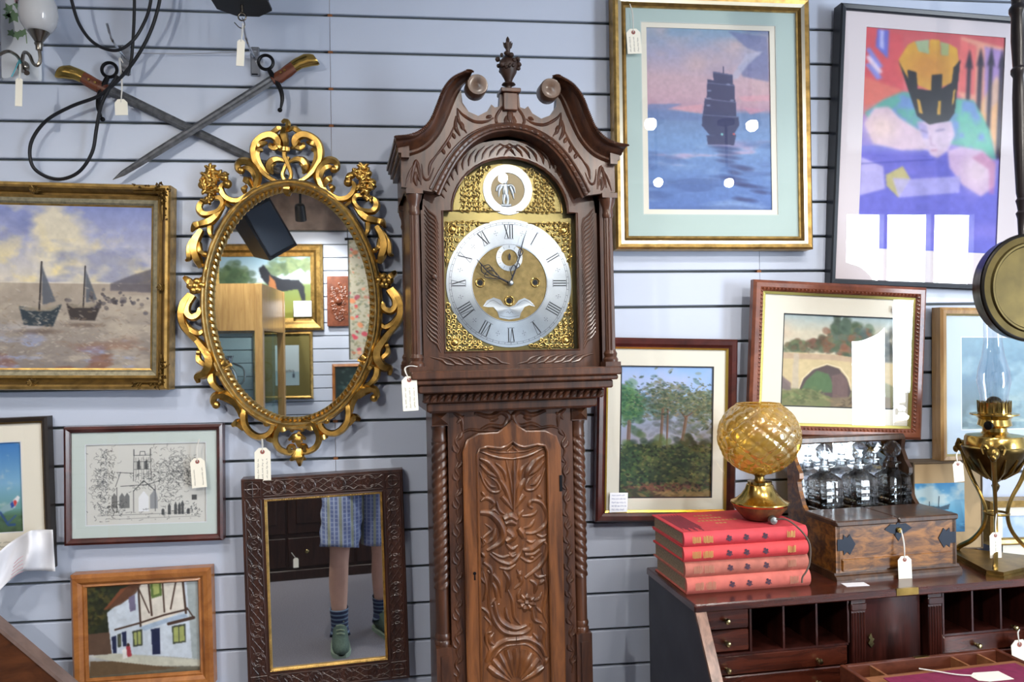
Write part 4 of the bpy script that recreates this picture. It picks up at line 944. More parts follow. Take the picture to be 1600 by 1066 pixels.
# --- aeroplane print, left edge
p = picture('aeroplane_print', 'aeroplane print in dark frame cut by the picture edge', [(-190,660),(72,653),(84,890),(-180,905)], -.032, [(0,.002,0),(3,.008,0),(7,.006,1),(10,.002,1)], [pmat('black_gold_frame','2b2420',.4), GOLDD])
mount(p, None, (-160,694,34,838), .004, CREAMM, bevel=(WHITEM, 1.5))
cv = Cv(-162, 692, 36, 840, .9); cv.grad([(692,(60,120,190)),(760,(130,180,215)),(800,(110,160,160)),(812,(84,118,92)),(840,(72,96,70))])
m = cv.fbm(30,5); cv.mix(np.clip((m-.5)*6,0,1)*np.clip((800-cv.Y)/10,0,1), (225,225,215), .9); cv.dabs(140, -60, 825, 110, 14, [(70,92,66),(96,120,84),(60,80,66)], 4, .5, .5, 9)
cv.poly([(-20,808),(10,792),(24,782),(27,788),(16,802),(0,806)], (150,180,190), .9); cv.poly([(12,792),(24,780),(28,784),(18,800)], (230,232,236)); cv.poly([(17,790),(20,786),(23,791),(19,798)], (200,60,60)); cv.poly([(12,792),(16,788),(19,797),(14,800)], (50,80,160)); cv.poly([(-60,812),(-10,800),(4,806),(-30,822),(-70,824)], (120,160,180), .9); cv.line([(-4,806),(8,826),(18,826)], 4, (50,80,130), .9); cv.line([(6,824),(20,812)], 3, (60,90,140), .8)
art(p, cv, .009); glaze(p); back(p)
mb = MB()
for i in range(3): 
    q0, q1 = p['f'].loc(-20, 850+i*7), p['f'].loc(32, 849+i*7); scribble(mb, q0[0], q1[0], q0[2], .006, .0006, .0035, rtag)
mb.build('inscription', INK, p['t'], 0)

# --- church ink drawing
p = picture('church_drawing', 'ink drawing of a church in thin mahogany frame with pale mount', [(97,666),(347,664),(350,847),(105,849)], -.03, [(0,.004,0),(4,.008,0),(8,.003,0),(10,.0,0)], [MFRAME])
mount(p, None, (132,693,322,820), .004, GREYM, bevel=(WHITEM, 1.3))
cv = Cv(130, 691, 324, 822, 1.5, (214,214,210)); r = RB(21); INKC = (48,50,54)
def arcs(n, cx, cy, sx, sy, rad, a=.55, w=.7):
    for _ in range(n):
        x, y = r.gauss(cx, sx), r.gauss(cy, sy); R = rad*r.uniform(.5,1.3); t = r.uniform(0,6.3); pts = [(x+R*math.cos(t+i*.5), y+R*.8*math.sin(t+i*.5)) for i in range(5)]
        lo = [(max(132,min(322,u)), max(693,min(820,v))) for u, v in pts]; 
        for u, v in zip(lo[:-1], lo[1:]):
            for s in (0,.33,.66): cv.dab(u[0]+(v[0]-u[0])*s, u[1]+(v[1]-u[1])*s, w*.75, w*.75, INKC, a*.42)
arcs(170, 163, 735, 9, 18, 4); arcs(80, 155, 765, 7, 14, 4); arcs(230, 262, 735, 17, 17, 5); arcs(120, 285, 745, 10, 16, 4.5); arcs(60, 225, 752, 14, 8, 3); arcs(90, 170, 795, 14, 7, 3, .6); arcs(60, 262, 775, 10, 12, 4)
def ln(pts, w=.9, a=.85): cv.line(pts, w, INKC, a)
ln([(206,752),(207,712),(233,712),(234,752)]); ln([(207,712),(207,703)],1.4); ln([(233,712),(233,703)],1.4); ln([(216,712),(217,706),(224,706),(225,712)])
for x in (210,214,219,222,227,230): ln([(x,716),(x,750)], .8, .45)
for y in (722,734): ln([(207,y),(233,y)], .8, .6)
cv.poly([(212,722),(216,719),(218,734),(212,734)], INKC, .7); cv.poly([(223,722),(228,719),(229,734),(223,734)], INKC, .7)
ln([(180,738),(206,740)]); ln([(178,760),(186,738)]); ln([(186,760),(230,758),(248,752)]); ln([(180,762),(180,800)]); ln([(206,768),(206,800)]); ln([(240,760),(240,800)]); ln([(206,768),(222,752),(240,768)], 1.2)
for x in (172,184,192): cv.poly([(x,776),(x+4,770),(x+8,776),(x+8,794),(x,794)], INKC, .55)
cv.poly([(214,800),(214,778),(222,768),(230,778),(230,800)], (235,238,244), .9); cv.poly([(232,796),(232,775),(240,765),(244,780),(244,796)], (110,115,125), .6)
ln([(150,805),(300,804)], .8, .5); ln([(170,811),(310,810)], .7, .4); 
for x, h in ((262,18),(272,20),(278,19),(283,22),(252,10),(292,9)): cv.poly([(x-2,806),(x-2.4,806-h*.7),(x,806-h),(x+2.4,806-h*.7),(x+2,806)], INKC, .75)
cv.poly([(298,776),(306,776),(306,784),(298,784)], INKC, .75); arcs(30, 300, 800, 6, 5, 2)
for i in range(60): x = r.uniform(150,312); y = r.uniform(796,815); ln([(x,y),(x+r.uniform(-2,6),y+r.uniform(-2,1))], .7, .5)
art(p, cv, .008, mat=ARTM); glaze(p); back(p)
price_tag((308,716), (312,762), 23, -.045, [(307,702),(311,686)], 'manila price tag on the glass of the church drawing', 2)

# --- timbered house painting
p = picture('house_painting', 'small painting of timbered white houses in broad pine frame', [(106,896),(329,889),(336,1072),(120,1082)], -.034, [(0,.003,0),(5,.012,0),(12,.010,0),(17,.002,0),(20,.004,0),(23,-.004,0)], [PINE])
cv = Cv(128, 908, 318, 1056, 1.2, (205,212,220)); KH = lambda pts: [(x/2.503, y/2.503+640) for x, y in pts]
cv.grad([(908,(50,52,40)),(1020,(190,195,200)),(1056,(90,85,70))])
cv.poly(KH([(320,680),(560,670),(500,740),(420,800),(420,900),(320,900)]), (44,48,36)); cv.dabs(220, 148, 945, 28, 48, [(40,44,30),(66,70,40),(90,80,44),(30,34,28)], 4, .6, .8, 31)
cv.poly(KH([(330,870),(425,865),(430,955),(335,950)]), (92,72,60)); cv.poly(KH([(415,790),(560,680),(780,660),(800,1000),(640,975),(430,950)]), (196,206,218)); cv.poly(KH([(540,680),(720,670),(720,800),(640,830),(545,850)]), (214,208,198)); cv.poly(KH([(730,672),(780,672),(796,1000),(745,990)]), (150,160,160), .8); cv.poly(KH([(400,780),(470,700),(560,672),(500,740)]), (120,72,50)); cv.poly(KH([(520,672),(560,672),(530,720),(470,760),(410,780)]), (90,62,48), .9)
bl = (70,52,44)
for pts, w in (([(540,700),(545,850)],3),([(580,680),(590,810)],3),([(635,670),(640,800)],2.4),([(540,700),(580,800)],2),([(690,675),(665,790)],2.4),([(715,670),(725,810)],3.4),([(445,858),(540,838),(640,812),(730,796)],2.8),([(655,848),(755,830)],5),([(730,790),(755,830)],2)): cv.line(KH(pts), w, bl)
cv.poly(KH([(540,855),(600,838),(650,825),(720,812),(735,825),(640,845),(560,870)]), (160,178,200)); cv.poly(KH([(500,735),(525,725),(528,785),(505,792)]), (110,104,130)); cv.poly(KH([(585,675),(630,670),(632,735),(590,745)]), (90,110,60)); cv.poly(KH([(596,682),(622,678),(622,725),(600,732)]), (190,196,120), .7)
for a, b in (((585,865),(620,965)), ((470,870),(488,925)), ((430,885),(448,950))): cv.poly(KH([a,(b[0],a[1]-4),b,(a[0]+4,b[1])]), (36,42,72))
for a, b in (((512,868),(550,926)), ((668,858),(722,925)), ((452,878),(468,925))):
    cv.poly(KH([a,(b[0],a[1]-6),b,(a[0]+2,b[1]+4)]), (64,70,60)); cv.poly(KH([(a[0]+6,a[1]+6),(b[0]-6,a[1]+2),(b[0]-5,b[1]-6),(a[0]+7,b[1]-3)]), (176,184,110), .85); cv.line(KH([((a[0]+b[0])/2,a[1]),((a[0]+b[0])/2,b[1])]), 1.4, (60,64,60))
cv.poly(KH([(345,955),(440,950),(640,978),(800,1000),(800,1025),(600,1010),(430,980)]), (190,190,176)); cv.poly(KH([(345,975),(430,980),(600,1010),(700,1025),(340,1035)]), (98,80,60)); cv.poly(KH([(470,940),(486,930),(490,970),(472,975)]), (225,222,220)); cv.poly(KH([(486,925),(500,918),(508,965),(490,968)]), (160,60,70)); cv.ell(*KH([(494,920)])[0], 2.2, 2.6, (60,44,40)); cv.blur(1); cv.jitter(.08, 8)
art(p, cv, .006); back(p)
# ------------------------------------------------------------------ carved fret mirror (hangs a little askew, turned a little to the right)
p = picture('fret_mirror', 'rectangular wall mirror in dark fret-carved mahogany frame', [(376,747),(628,735),(641,1064),(393,1081)], -.045, [(0,.004,0),(1.5,.006,0),(32,.004,0),(34,.006,1),(37.5,.002,1)], [FRET, GOLDW], group='mirrors on the slat wall', rz=math.radians(4.2), lean=0.0, cat='mirror')
FM = p; W, H, k, ins = p['W'], p['H'], p['k'], p['ins']
MB().box(-W/2+ins-.001, W/2-ins+.001, .002, .006, ins-.001, H-ins+.001).build('mirror_glass', MIRROR, p['t'], 0); back(p)
rope(p, 35.8, .005, 1.3, GOLDW, 1.0, 'gilt_slip', .5)
def fret_unit(mb, c, L, w, horiz):
    """one repeat of the pierced pattern: circle, lozenge, side arcs"""
    def T(a, b): return (c[0]+a, -.006, c[1]+b) if horiz else (c[0]+b, -.006, c[1]+a)
    r = .0026
    mb.tube([T(w*.46*math.cos(t), w*.46*math.sin(t)) for t in np.linspace(0, 2*PI, 21)[:-1]], r, 6, .8, closed=True)
    for s in (-1, 1):
        mb.tube([T(s*w*.3, 0), T(s*w*.5, w*.36), T(s*(L/2), 0), T(s*w*.5, -w*.36)], r, 6, .8, closed=True)
        mb.tube([T(s*t*L/2, s2*w*.45*(1-.55*math.sin(PI*t))) for s2 in (1,) for t in np.linspace(.15, 1, 9)], r, 6, .8)
        mb.tube([T(s*t*L/2, -w*.45*(1-.55*math.sin(PI*t))) for t in np.linspace(.15, 1, 9)], r, 6, .8)
    mb.tube([T(0, w*.2), T(w*.14, 0), T(0, -w*.2), T(-w*.14, 0)], r, 6, .8, closed=True)
rw = 32*k; m = rw/2+.001
for sx in (-1, 1):
    nU = 6; L = (H-2*rw)/nU; mb = MB()
    for i in range(nU): fret_unit(mb, (sx*(W/2-m), rw+L*(i+.5)), L, rw*.72, False)
    for e in (0, 1):
        x0 = sx*(W/2-m); a = rw*.38; mb.tube([(x0-a,-.006,rw+.003),(x0-a,-.006,H-rw-.003)] if e else [(x0+a,-.006,rw+.003),(x0+a,-.006,H-rw-.003)], .0018, 6)
    mb.build('fretwork', FRET, p['t'])
for zc in (m, H-m):
    nU = 4; L = (W-2*rw)/nU; mb = MB()
    for i in range(nU): fret_unit(mb, (-W/2+rw+L*(i+.5), zc), L, rw*.72, True)
    for s in (-1, 1): mb.tube([(-W/2+rw+.003,-.006,zc+s*rw*.38),(W/2-rw-.003,-.006,zc+s*rw*.38)], .0018, 6)
    mb.build('fretwork', FRET, p['t'])
    for sx in (-1, 1):
        mb = MB(); x0 = sx*(W/2-m); a = rw*.38
        mb.ring((x0, -.006, zc), rw*.27, .0024); mb.tube([(x0-a,-.006,zc-a),(x0+a,-.006,zc-a),(x0+a,-.006,zc+a),(x0-a,-.006,zc+a)], .0022, 6, closed=True)
        for q in ((a,0),(0,a)): mb.tube([(x0-q[0],-.006,zc-q[1]),(x0+q[0],-.006,zc+q[1])], .0022, 6)
        mb.build('corner_rosette', FRET, p['t'])

# ------------------------------------------------------------------ ship picture
p = picture('ship_picture', 'large framed print of a sailing ship at dusk with pale green mount', [(955,-12),(1263,2),(1268,389),(963,391)], -.045, [(0,.006,0),(3,.012,0),(8,.008,1),(13,.006,2),(17,.0,0),(20,.002,0)], [GOLDW, pmat('silver_gilt_strip','b8b2a2',.3,.9), GOLDD])
mount(p, None, (1003,35,1216,336), .004, GREENM, bevel=(GREYM, 1.5)); mount(p, (1003,33,1216,338), (1013,44,1206,327), .0065, CREAMM, 'inner_mount')
KS = lambda pts: [(x/2.664+930, y/2.664) for x, y in pts]
cv = Cv(1011, 42, 1208, 329, 1.1); cv.grad([(42,(126,160,190)),(80,(160,160,190)),(120,(205,170,180)),(150,(205,165,178)),(168,(190,150,170)),(176,(110,135,180)),(220,(112,148,200)),(330,(84,114,182))])
m = cv.fbm(70,4,.6); up = np.clip((170-cv.Y)/10,0,1); cv.mix(np.clip((m-.5)*4,0,1)*up, (224,184,176), .8); m = cv.fbm(40,5,.5); cv.mix(np.clip((m-.52)*5,0,1)*up*np.clip((cv.X-1090)/60,0,1)*np.clip((130-cv.Y)/40,0,1), (104,112,160), .8)
cv.poly(KS([(560,120),(728,140),(732,330),(620,310),(600,270),(700,210),(640,190)]), (104,114,164), .75, 6); cv.poly(KS([(640,215),(710,200),(640,265),(600,320),(560,330)]), (190,190,214), .7, 5); cv.poly(KS([(225,435),(370,430),(300,455),(450,480),(450,500),(225,500)]), (102,124,176), .8, 3); cv.poly(KS([(600,395),(735,385),(735,410),(620,415)]), (222,160,172), .8, 3); cv.poly(KS([(320,450),(450,430),(450,470),(400,465)]), (226,160,170), .8, 3); cv.poly(KS([(620,440),(720,450),(650,470)]), (214,150,170), .7, 3)
w = cv.fbm(18,4,.22); sea = np.clip((cv.Y-215)/10,0,1); cv.mix(np.clip((w-.52)*6,0,1)*sea, (150,182,220), .5); cv.mix(np.clip((w-.6)*8,0,1)*sea*np.clip((290-cv.Y)/30,0,1), (210,165,195), .6); w = cv.fbm(22,4,.2); cv.mix(np.clip((w-.58)*8,0,1)*sea, (70,92,150), .6)
hc = (52,54,88)
for pts in ([(497,292),(578,304),(580,345),(498,335)],[(472,325),(585,345),(588,420),(468,405)],[(460,405),(590,418),(592,480),(452,475)],[(450,470),(600,480),(604,515),(575,560),(480,560),(446,520)],[(465,560),(590,555),(580,600),(470,598)]): cv.poly(KS(pts), hc, .95, 1)
cv.line(KS([(540,272),(540,300)]), 1.6, hc)
for pts in ([(470,340),(585,350)],[(462,408),(592,420)],[(455,475),(598,482)],[(498,296),(578,306)]): cv.line(KS(pts), 1.2, (120,124,160), .7)
for x, y in ((480,373),(475,435),(478,405),(560,345),(575,412)): cv.ell(*KS([(x,y)])[0], 3.4, 1.6, (150,160,196), .6)
for i, (x, y, L) in enumerate(((540,612,60),(550,630,50),(560,650,45),(545,668,40),(600,690,60),(625,700,35),(580,715,30),(570,740,60),(640,770,70),(690,795,40),(600,760,50),(640,830,35),(600,825,30))): cv.ell(*KS([(x,y)])[0], L/2.9, 3.2, (58,66,112), .75, .5, rot=.12)
cv.ell(*KS([(530,555)])[0], 2, 2, (120,190,190)); cv.ell(*KS([(580,553)])[0], 2, 1.6, (200,90,90)); cv.blur(1); cv.a = cv.a*.84+.16*np.array([.78,.80,.88]); cv.jitter(.05, 5)
art(p, cv, .010, mat=ARTM); glaze(p); back(p)
price_tag((989,45), (992,84), 22, -.062, [(988,22),(984,6)], 'small manila price tag on the mount of the ship picture', 3)

# ------------------------------------------------------------------ crown portrait
p = picture('portrait_picture', 'large portrait of a figure in a castle-shaped crown in thin black frame', [(1303,4),(1640,38),(1634,461),(1306,441)], -.04, [(0,.004,0),(2,.008,0),(7,.006,0),(9,.0,0)], [pmat('black_satin_frame','20252d',.3)], lean=math.radians(1.8))
mount(p, None, (1348,49,1566,392), .004, pmat('pinkish_mount_card','d6cdd2',.8))
KP = lambda pts: [(x/2.319+1280, y/2.319) for x, y in pts]
cv = Cv(1346, 47, 1568, 394, 1.05, (200,110,120)); cv.grad([(47,(196,90,96)),(140,(206,100,110)),(200,(150,130,200)),(394,(92,104,196))])
cv.poly(KP([(155,110),(290,130),(300,330),(160,400)]), (204,84,92)); cv.poly(KP([(200,115),(240,118),(240,220),(195,180)]), (90,110,210), .9); cv.poly(KP([(210,120),(222,120),(225,190),(210,180)]), (190,190,230), .9)
for a in range(3): cv.poly(KP([(160,190+a*28),(175,185+a*28),(225,250+a*20),(205,260+a*20)]), (120,140,225) if a != 1 else (222,215,236), .85)
cv.poly(KP([(155,290),(300,330),(290,380),(160,430)]), (214,120,100), .7, 4); cv.poly(KP([(500,120),(670,150),(670,560),(600,420),(500,330)]), (216,150,130)); cv.poly(KP([(590,150),(665,160),(665,330),(600,400)]), (150,130,205), .8, 5); cv.poly(KP([(500,130),(560,150),(560,330),(500,320)]), (214,96,100), .8, 4); cv.poly(KP([(575,380),(640,250),(665,300),(665,560),(640,540)]), (226,186,120), .6, 6)
for x, y0 in ((536,170),(577,160),(616,155),(657,160)):
    cv.poly(KP([(x-7,y0+30),(x+7,y0+30),(x+7,560),(x-7,560)]), (38,34,54), .95); cv.poly(KP([(x,y0-8),(x+15,y0+68),(x,y0+52),(x-15,y0+68)]), (38,34,54), .95)
cv.poly(KP([(158,540),(400,520),(520,560),(668,590),(668,905),(158,905)]), (110,110,200)); m = cv.fbm(30,4,.4); cv.mix(np.clip((m-.5)*4,0,1)*np.clip((cv.Y-230)/20,0,1), (136,128,212), .6)
cv.poly(KP([(165,420),(230,370),(300,335),(420,340),(560,350),(620,450),(650,560),(600,560),(520,520),(380,500),(200,470)]), (90,160,150), 1, 3); cv.poly(KP([(500,350),(560,360),(610,440),(640,540),(560,560),(510,480)]), (104,180,160), .9, 4); m = cv.fbm(16,3,1.2); cv.mix(np.clip((m-.5)*5,0,1)*cv.pmask(KP([(170,420),(300,340),(560,355),(640,540),(560,555),(400,480)]),4), (110,130,210), .7)
sk = (205,178,196)
cv.poly(KP([(165,460),(200,400),(250,392),(290,430),(400,490),(400,540),(300,548),(200,530)]), sk, 1, 3); cv.ell(*KP([(230,470)])[0], 22, 20, (228,200,190), .7, .6); cv.poly(KP([(470,540),(520,520),(600,530),(650,580),(650,660),(600,700),(530,660),(480,600)]), (196,170,205), 1, 3); cv.ell(*KP([(585,610)])[0], 22, 26, (224,206,214), .7, .6); cv.poly(KP([(560,560),(600,535),(650,570),(650,690),(630,690),(625,600)]), (190,120,160), .5, 3)
cv.poly(KP([(355,440),(480,430),(495,480),(470,540),(435,568),(410,560),(380,510)]), (206,182,206), 1, 2); cv.poly(KP([(355,440),(390,450),(400,500),(380,500)]), (150,140,200), .7, 2); cv.line(KP([(370,470),(395,478)]), 2, (90,84,140), .8); cv.line(KP([(425,470),(455,462)]), 2, (90,84,140), .8); cv.line(KP([(405,490),(410,522),(425,524)]), 1.8, (150,110,150), .7); cv.line(KP([(410,542),(432,540)]), 1.8, (150,80,110), .7)
cv.blur(6); gold = (206,158,60)
cv.poly(KP([(280,220),(310,165),(335,150),(350,185),(385,192),(390,138),(425,140),(430,195),(460,195),(460,150),(490,165),(500,230),(480,290),(400,325),(330,300),(290,260)]), gold, 1, 1); cv.ell(*KP([(390,240)])[0], 34, 26, (190,120,60), .6, .6); cv.poly(KP([(335,150),(385,140),(388,192),(350,186)]), (150,180,140), .9); cv.poly(KP([(428,145),(458,150),(458,195),(432,194)]), (160,180,120), .9)
blk = (26,26,34); cv.poly(KP([(280,228),(318,290),(312,255),(345,262),(352,322),(402,325),(402,268),(440,262),(440,315),(475,290),(480,235),(503,205),(490,400),(470,430),(400,448),(355,420),(320,330)]), blk, 1, 1); cv.poly(KP([(350,358),(362,360),(376,412),(360,408)]), gold); cv.poly(KP([(428,360),(440,358),(440,410),(426,412)]), gold); cv.poly(KP([(482,320),(490,310),(486,365),(478,375)]), gold)
cv.poly(KP([(158,580),(240,610),(250,690),(158,720)]), (206,196,232), .7, 4); cv.poly(KP([(250,640),(310,605),(340,650),(300,720),(255,680)]), (190,180,120), .9, 2); cv.poly(KP([(275,650),(340,650),(520,630),(520,690),(300,720)]), (176,170,222), .8, 4); cv.line(KP([(158,605),(420,575)]), 1.5, (70,74,160), .6); cv.blur(4); cv.jitter(.05, 9)
art(p, cv, .008, mat=ARTM); glaze(p); back(p)

# ------------------------------------------------------------------ pastel of pine trees
p = picture('tree_painting', 'pastel of tall pine trees with wide cream mount beside the clock', [(938,528),(1158,530),(1141,806),(926,824)], -.04, [(0,.004,0),(3,.010,0),(9,.008,0),(13,.002,0),(14,.004,1),(17,.0,1)], [MFRAME, pmat('bright_gold_slip','d8b85a',.3,.9)], lean=math.radians(.6))
mount(p, None, (969,572,1115,779), .004, IVORYM, bevel=(INKM, 2.0))
cv = Cv(967, 570, 1117, 781, 1.2); cv.grad([(570,(140,178,230)),(640,(160,185,225)),(700,(160,160,180)),(720,(60,74,60)),(781,(70,70,52))]); r_ = RB(41)
cv.mix(np.clip((cv.fbm(50,4)-.5)*4,0,1)*np.clip((650-cv.Y)/40,0,1), (180,190,228), .7)
G = [(74,104,84),(92,116,90),(104,110,84),(64,92,80),(120,124,96)]
cv.dabs(260, 984, 632, 22, 26, [(64,112,84),(52,96,72),(90,128,84)], 6, .55, .6, 42); cv.dabs(380, 1045, 628, 50, 28, G+[(126,130,140)], 5, .5, .45, 43); cv.dabs(260, 1100, 640, 26, 34, G+[(140,146,150)], 5, .5, .45, 44); cv.dabs(160, 1060, 665, 46, 22, [(110,124,140),(90,104,100),(140,150,180)], 5, .4, .5, 45)
for pts, w_ in (([(1036,640),(1034,680),(1028,725)],4.6), ([(1044,640),(1043,700)],3), ([(1073,652),(1068,685),(1056,715)],5), ([(1073,652),(1090,640)],2), ([(1073,655),(1066,645)],2), ([(984,660),(982,710)],6)): cv.line(pts, w_, (130,100,84), .8); cv.line([(x-1,y) for x, y in pts], 1.3, (76,64,60), .6)
cv.dabs(500, 1000, 728, 50, 36, [(44,70,50),(60,90,60),(36,56,44),(84,110,60)], 7, .6, .7, 46); cv.dabs(460, 1075, 730, 60, 36, [(48,62,46),(70,84,52),(90,92,60),(36,48,40)], 7, .6, .7, 47); cv.dabs(120, 1040, 762, 70, 7, [(96,64,60),(80,56,52),(110,80,60)], 7, .6, .35, 48); cv.dabs(90, 1090, 772, 60, 6, [(130,110,70),(150,130,90)], 7, .6, .3, 49); cv.dabs(420, 1045, 622, 52, 26, [(60,78,62),(110,116,84),(136,130,104),(70,84,80)], 2.2, .7, .5, 141); cv.dabs(260, 1098, 632, 24, 30, [(64,82,66),(120,124,92),(90,96,80)], 2.2, .7, .5, 142); cv.dabs(160, 984, 628, 20, 26, [(44,84,60),(96,136,84)], 2.2, .7, .5, 143); cv.dabs(700, 1042, 732, 74, 36, [(34,50,38),(84,104,60),(56,76,50),(110,112,70),(28,40,34)], 2.4, .7, .6, 144, True)
art(p, cv, .008); glaze(p); back(p)
f = p['f']; q = f.xz([(953,770),(981,770),(980,800),(952,801)], -.004); no = thing('paper_note', Fr((0,0,0)), 'small white handwritten note stuck on the tree painting', 'note')
no.matrix_world = f.mat(); mb = MB(); mb.prism(q[::-1], -.005, -.0044); mb.build('paper', PAPER, no, 0); mb = MB(); 
for i in range(5): zz = q[0][1]+(q[3][1]-q[0][1])*(.14+.18*i); scribble(mb, q[0][0]+.005, q[1][0]-.004, zz, .0055, .0007, -.0052, rtag)
mb.build('handwriting', BLUEINK, no, 0)

# ------------------------------------------------------------------ bridge watercolour
p = picture('bridge_watercolour', 'watercolour of a stone arch bridge in carved reddish wood frame', [(1175,438),(1447,449),(1437,688),(1169,680)], -.072, [(0,.004,0),(4,.010,0),(10,.010,0),(15,.004,0),(16,.002,1),(20,.0,1)], [TEAK, pmat('olive_gold_slip','a59a58',.35,.8)], lean=math.radians(.6), thick=.016)
rope(p, 12.5, .007, 2.2, TEAK, 1.3); mount(p, None, (1223,493,1402,638), .004, IVORYM, bevel=(INKM, 1.6))
KB = lambda pts: [(x/3.806+1160, y/3.806+420) for x, y in pts]
cv = Cv(1221, 491, 1404, 640, 1.2); cv.grad([(491,(160,186,196)),(520,(206,200,180)),(560,(210,200,176)),(600,(150,150,120)),(640,(120,118,90))]); cv.mix(np.clip((cv.fbm(40,4,.5)-.52)*5,0,1)*np.clip((545-cv.Y)/20,0,1), (214,186,160), .6)
cv.dabs(120, 1247, 545, 14, 8, [(90,104,84),(110,120,90),(120,100,80)], 5, .6, .8, 51); cv.dabs(140, 1285, 540, 18, 8, [(110,80,70),(90,96,76),(120,96,80)], 5, .6, .8, 52); cv.dabs(420, 1330, 535, 28, 22, [(84,104,84),(104,120,96),(90,110,110),(140,96,76)], 6, .6, .8, 53); cv.dabs(60, 1308, 512, 6, 14, [(84,100,84),(96,110,100)], 5, .6, .8, 54); cv.dabs(60, 1320, 508, 5, 16, [(90,108,96)], 5, .6, .8, 55); cv.dabs(120, 1388, 545, 18, 26, [(90,96,90),(110,110,100),(80,84,84)], 6, .5, .8, 56)
st = (204,186,146); cv.poly(KB([(230,512),(330,508),(540,512),(760,535),(930,560),(930,700),(820,650),(760,650),(690,720),(650,700),(300,720),(230,640)]), st, 1, 2); cv.poly(KB([(235,512),(540,514),(770,538),(770,565),(540,545),(235,545)]), (188,164,140), .9, 2)
cv.poly(KB([(345,740),(365,670),(420,610),(510,575),(580,595),(630,650),(660,730),(640,780),(350,760)]), (96,84,84), 1, 2); cv.poly(KB([(360,735),(390,670),(450,610),(520,630),(550,690),(545,740)]), (92,118,84), .95, 3); cv.poly(KB([(540,640),(600,620),(640,680),(640,790),(550,780)]), (118,98,96), .9, 3); cv.poly(KB([(690,750),(700,690),(750,650),(800,650),(790,760)]), (80,72,76), .95, 2); cv.poly(KB([(235,640),(300,690),(300,740),(235,720)]), (120,104,110), .8, 3)
cv.line(KB([(345,730),(370,660),(430,600),(510,570),(590,590),(640,650),(660,720)]), 2, (224,210,176), .9); cv.poly(KB([(310,512),(340,512),(345,720),(305,720)]), (190,178,160), .8, 2); cv.poly(KB([(672,530),(695,532),(695,720),(665,720)]), (186,168,140), .8, 2)
cv.poly(KB([(235,740),(420,720),(560,780),(540,825),(235,825)]), (124,128,92), 1, 3); cv.dabs(160, 1258, 622, 34, 10, [(110,124,84),(140,140,100),(96,104,76)], 4, .5, .5, 57); cv.poly(KB([(540,770),(820,750),(900,760),(905,830),(540,825)]), (130,116,96), .9, 3); cv.dabs(60, 1345, 628, 30, 8, [(96,84,72),(150,130,100),(80,70,64)], 5, .5, .3, 58); cv.blur(1); cv.jitter(.05, 6)
art(p, cv, .008, mat=ARTM); glaze(p); back(p)
q = p['f'].xz([(1394,478),(1413,480),(1412,491),(1394,488)], -.004); st_ = MB().prism(q[::-1], -.0045, -.004).build('glass_sticker', PAPER, p['t'], 0)

# ------------------------------------------------------------------ sea picture, far right
p = picture('sea_picture', 'blue seascape with pale mount in light wood frame behind the brass lamp', [(1464,485),(1650,478),(1650,722),(1462,720)], -.035, [(0,.004,0),(4,.008,0),(9,.006,1),(12,.0,1)], [wood('light_oak_frame','8d6638','c09a60',.4), pmat('pale_gold_slip','cdb67c',.35,.8)], rz=math.radians(4))
mount(p, None, (1503,526,1625,672), .004, pmat('pale_blue_mount_card','c3d2de',.8), bevel=(WHITEM, 1.8))
cv = Cv(1501, 524, 1627, 674, 1.0); cv.grad([(524,(120,160,180)),(590,(90,130,155)),(630,(74,104,116)),(674,(50,76,80))]); cv.mix(np.clip((cv.fbm(34,5,.7)-.5)*5,0,1), (150,184,196), .7); cv.mix(np.clip((cv.fbm(14,4,.3)-.55)*7,0,1)*np.clip((cv.Y-610)/20,0,1), (170,190,186), .8); cv.jitter(.05, 6)
art(p, cv, .008); glaze(p); back(p)
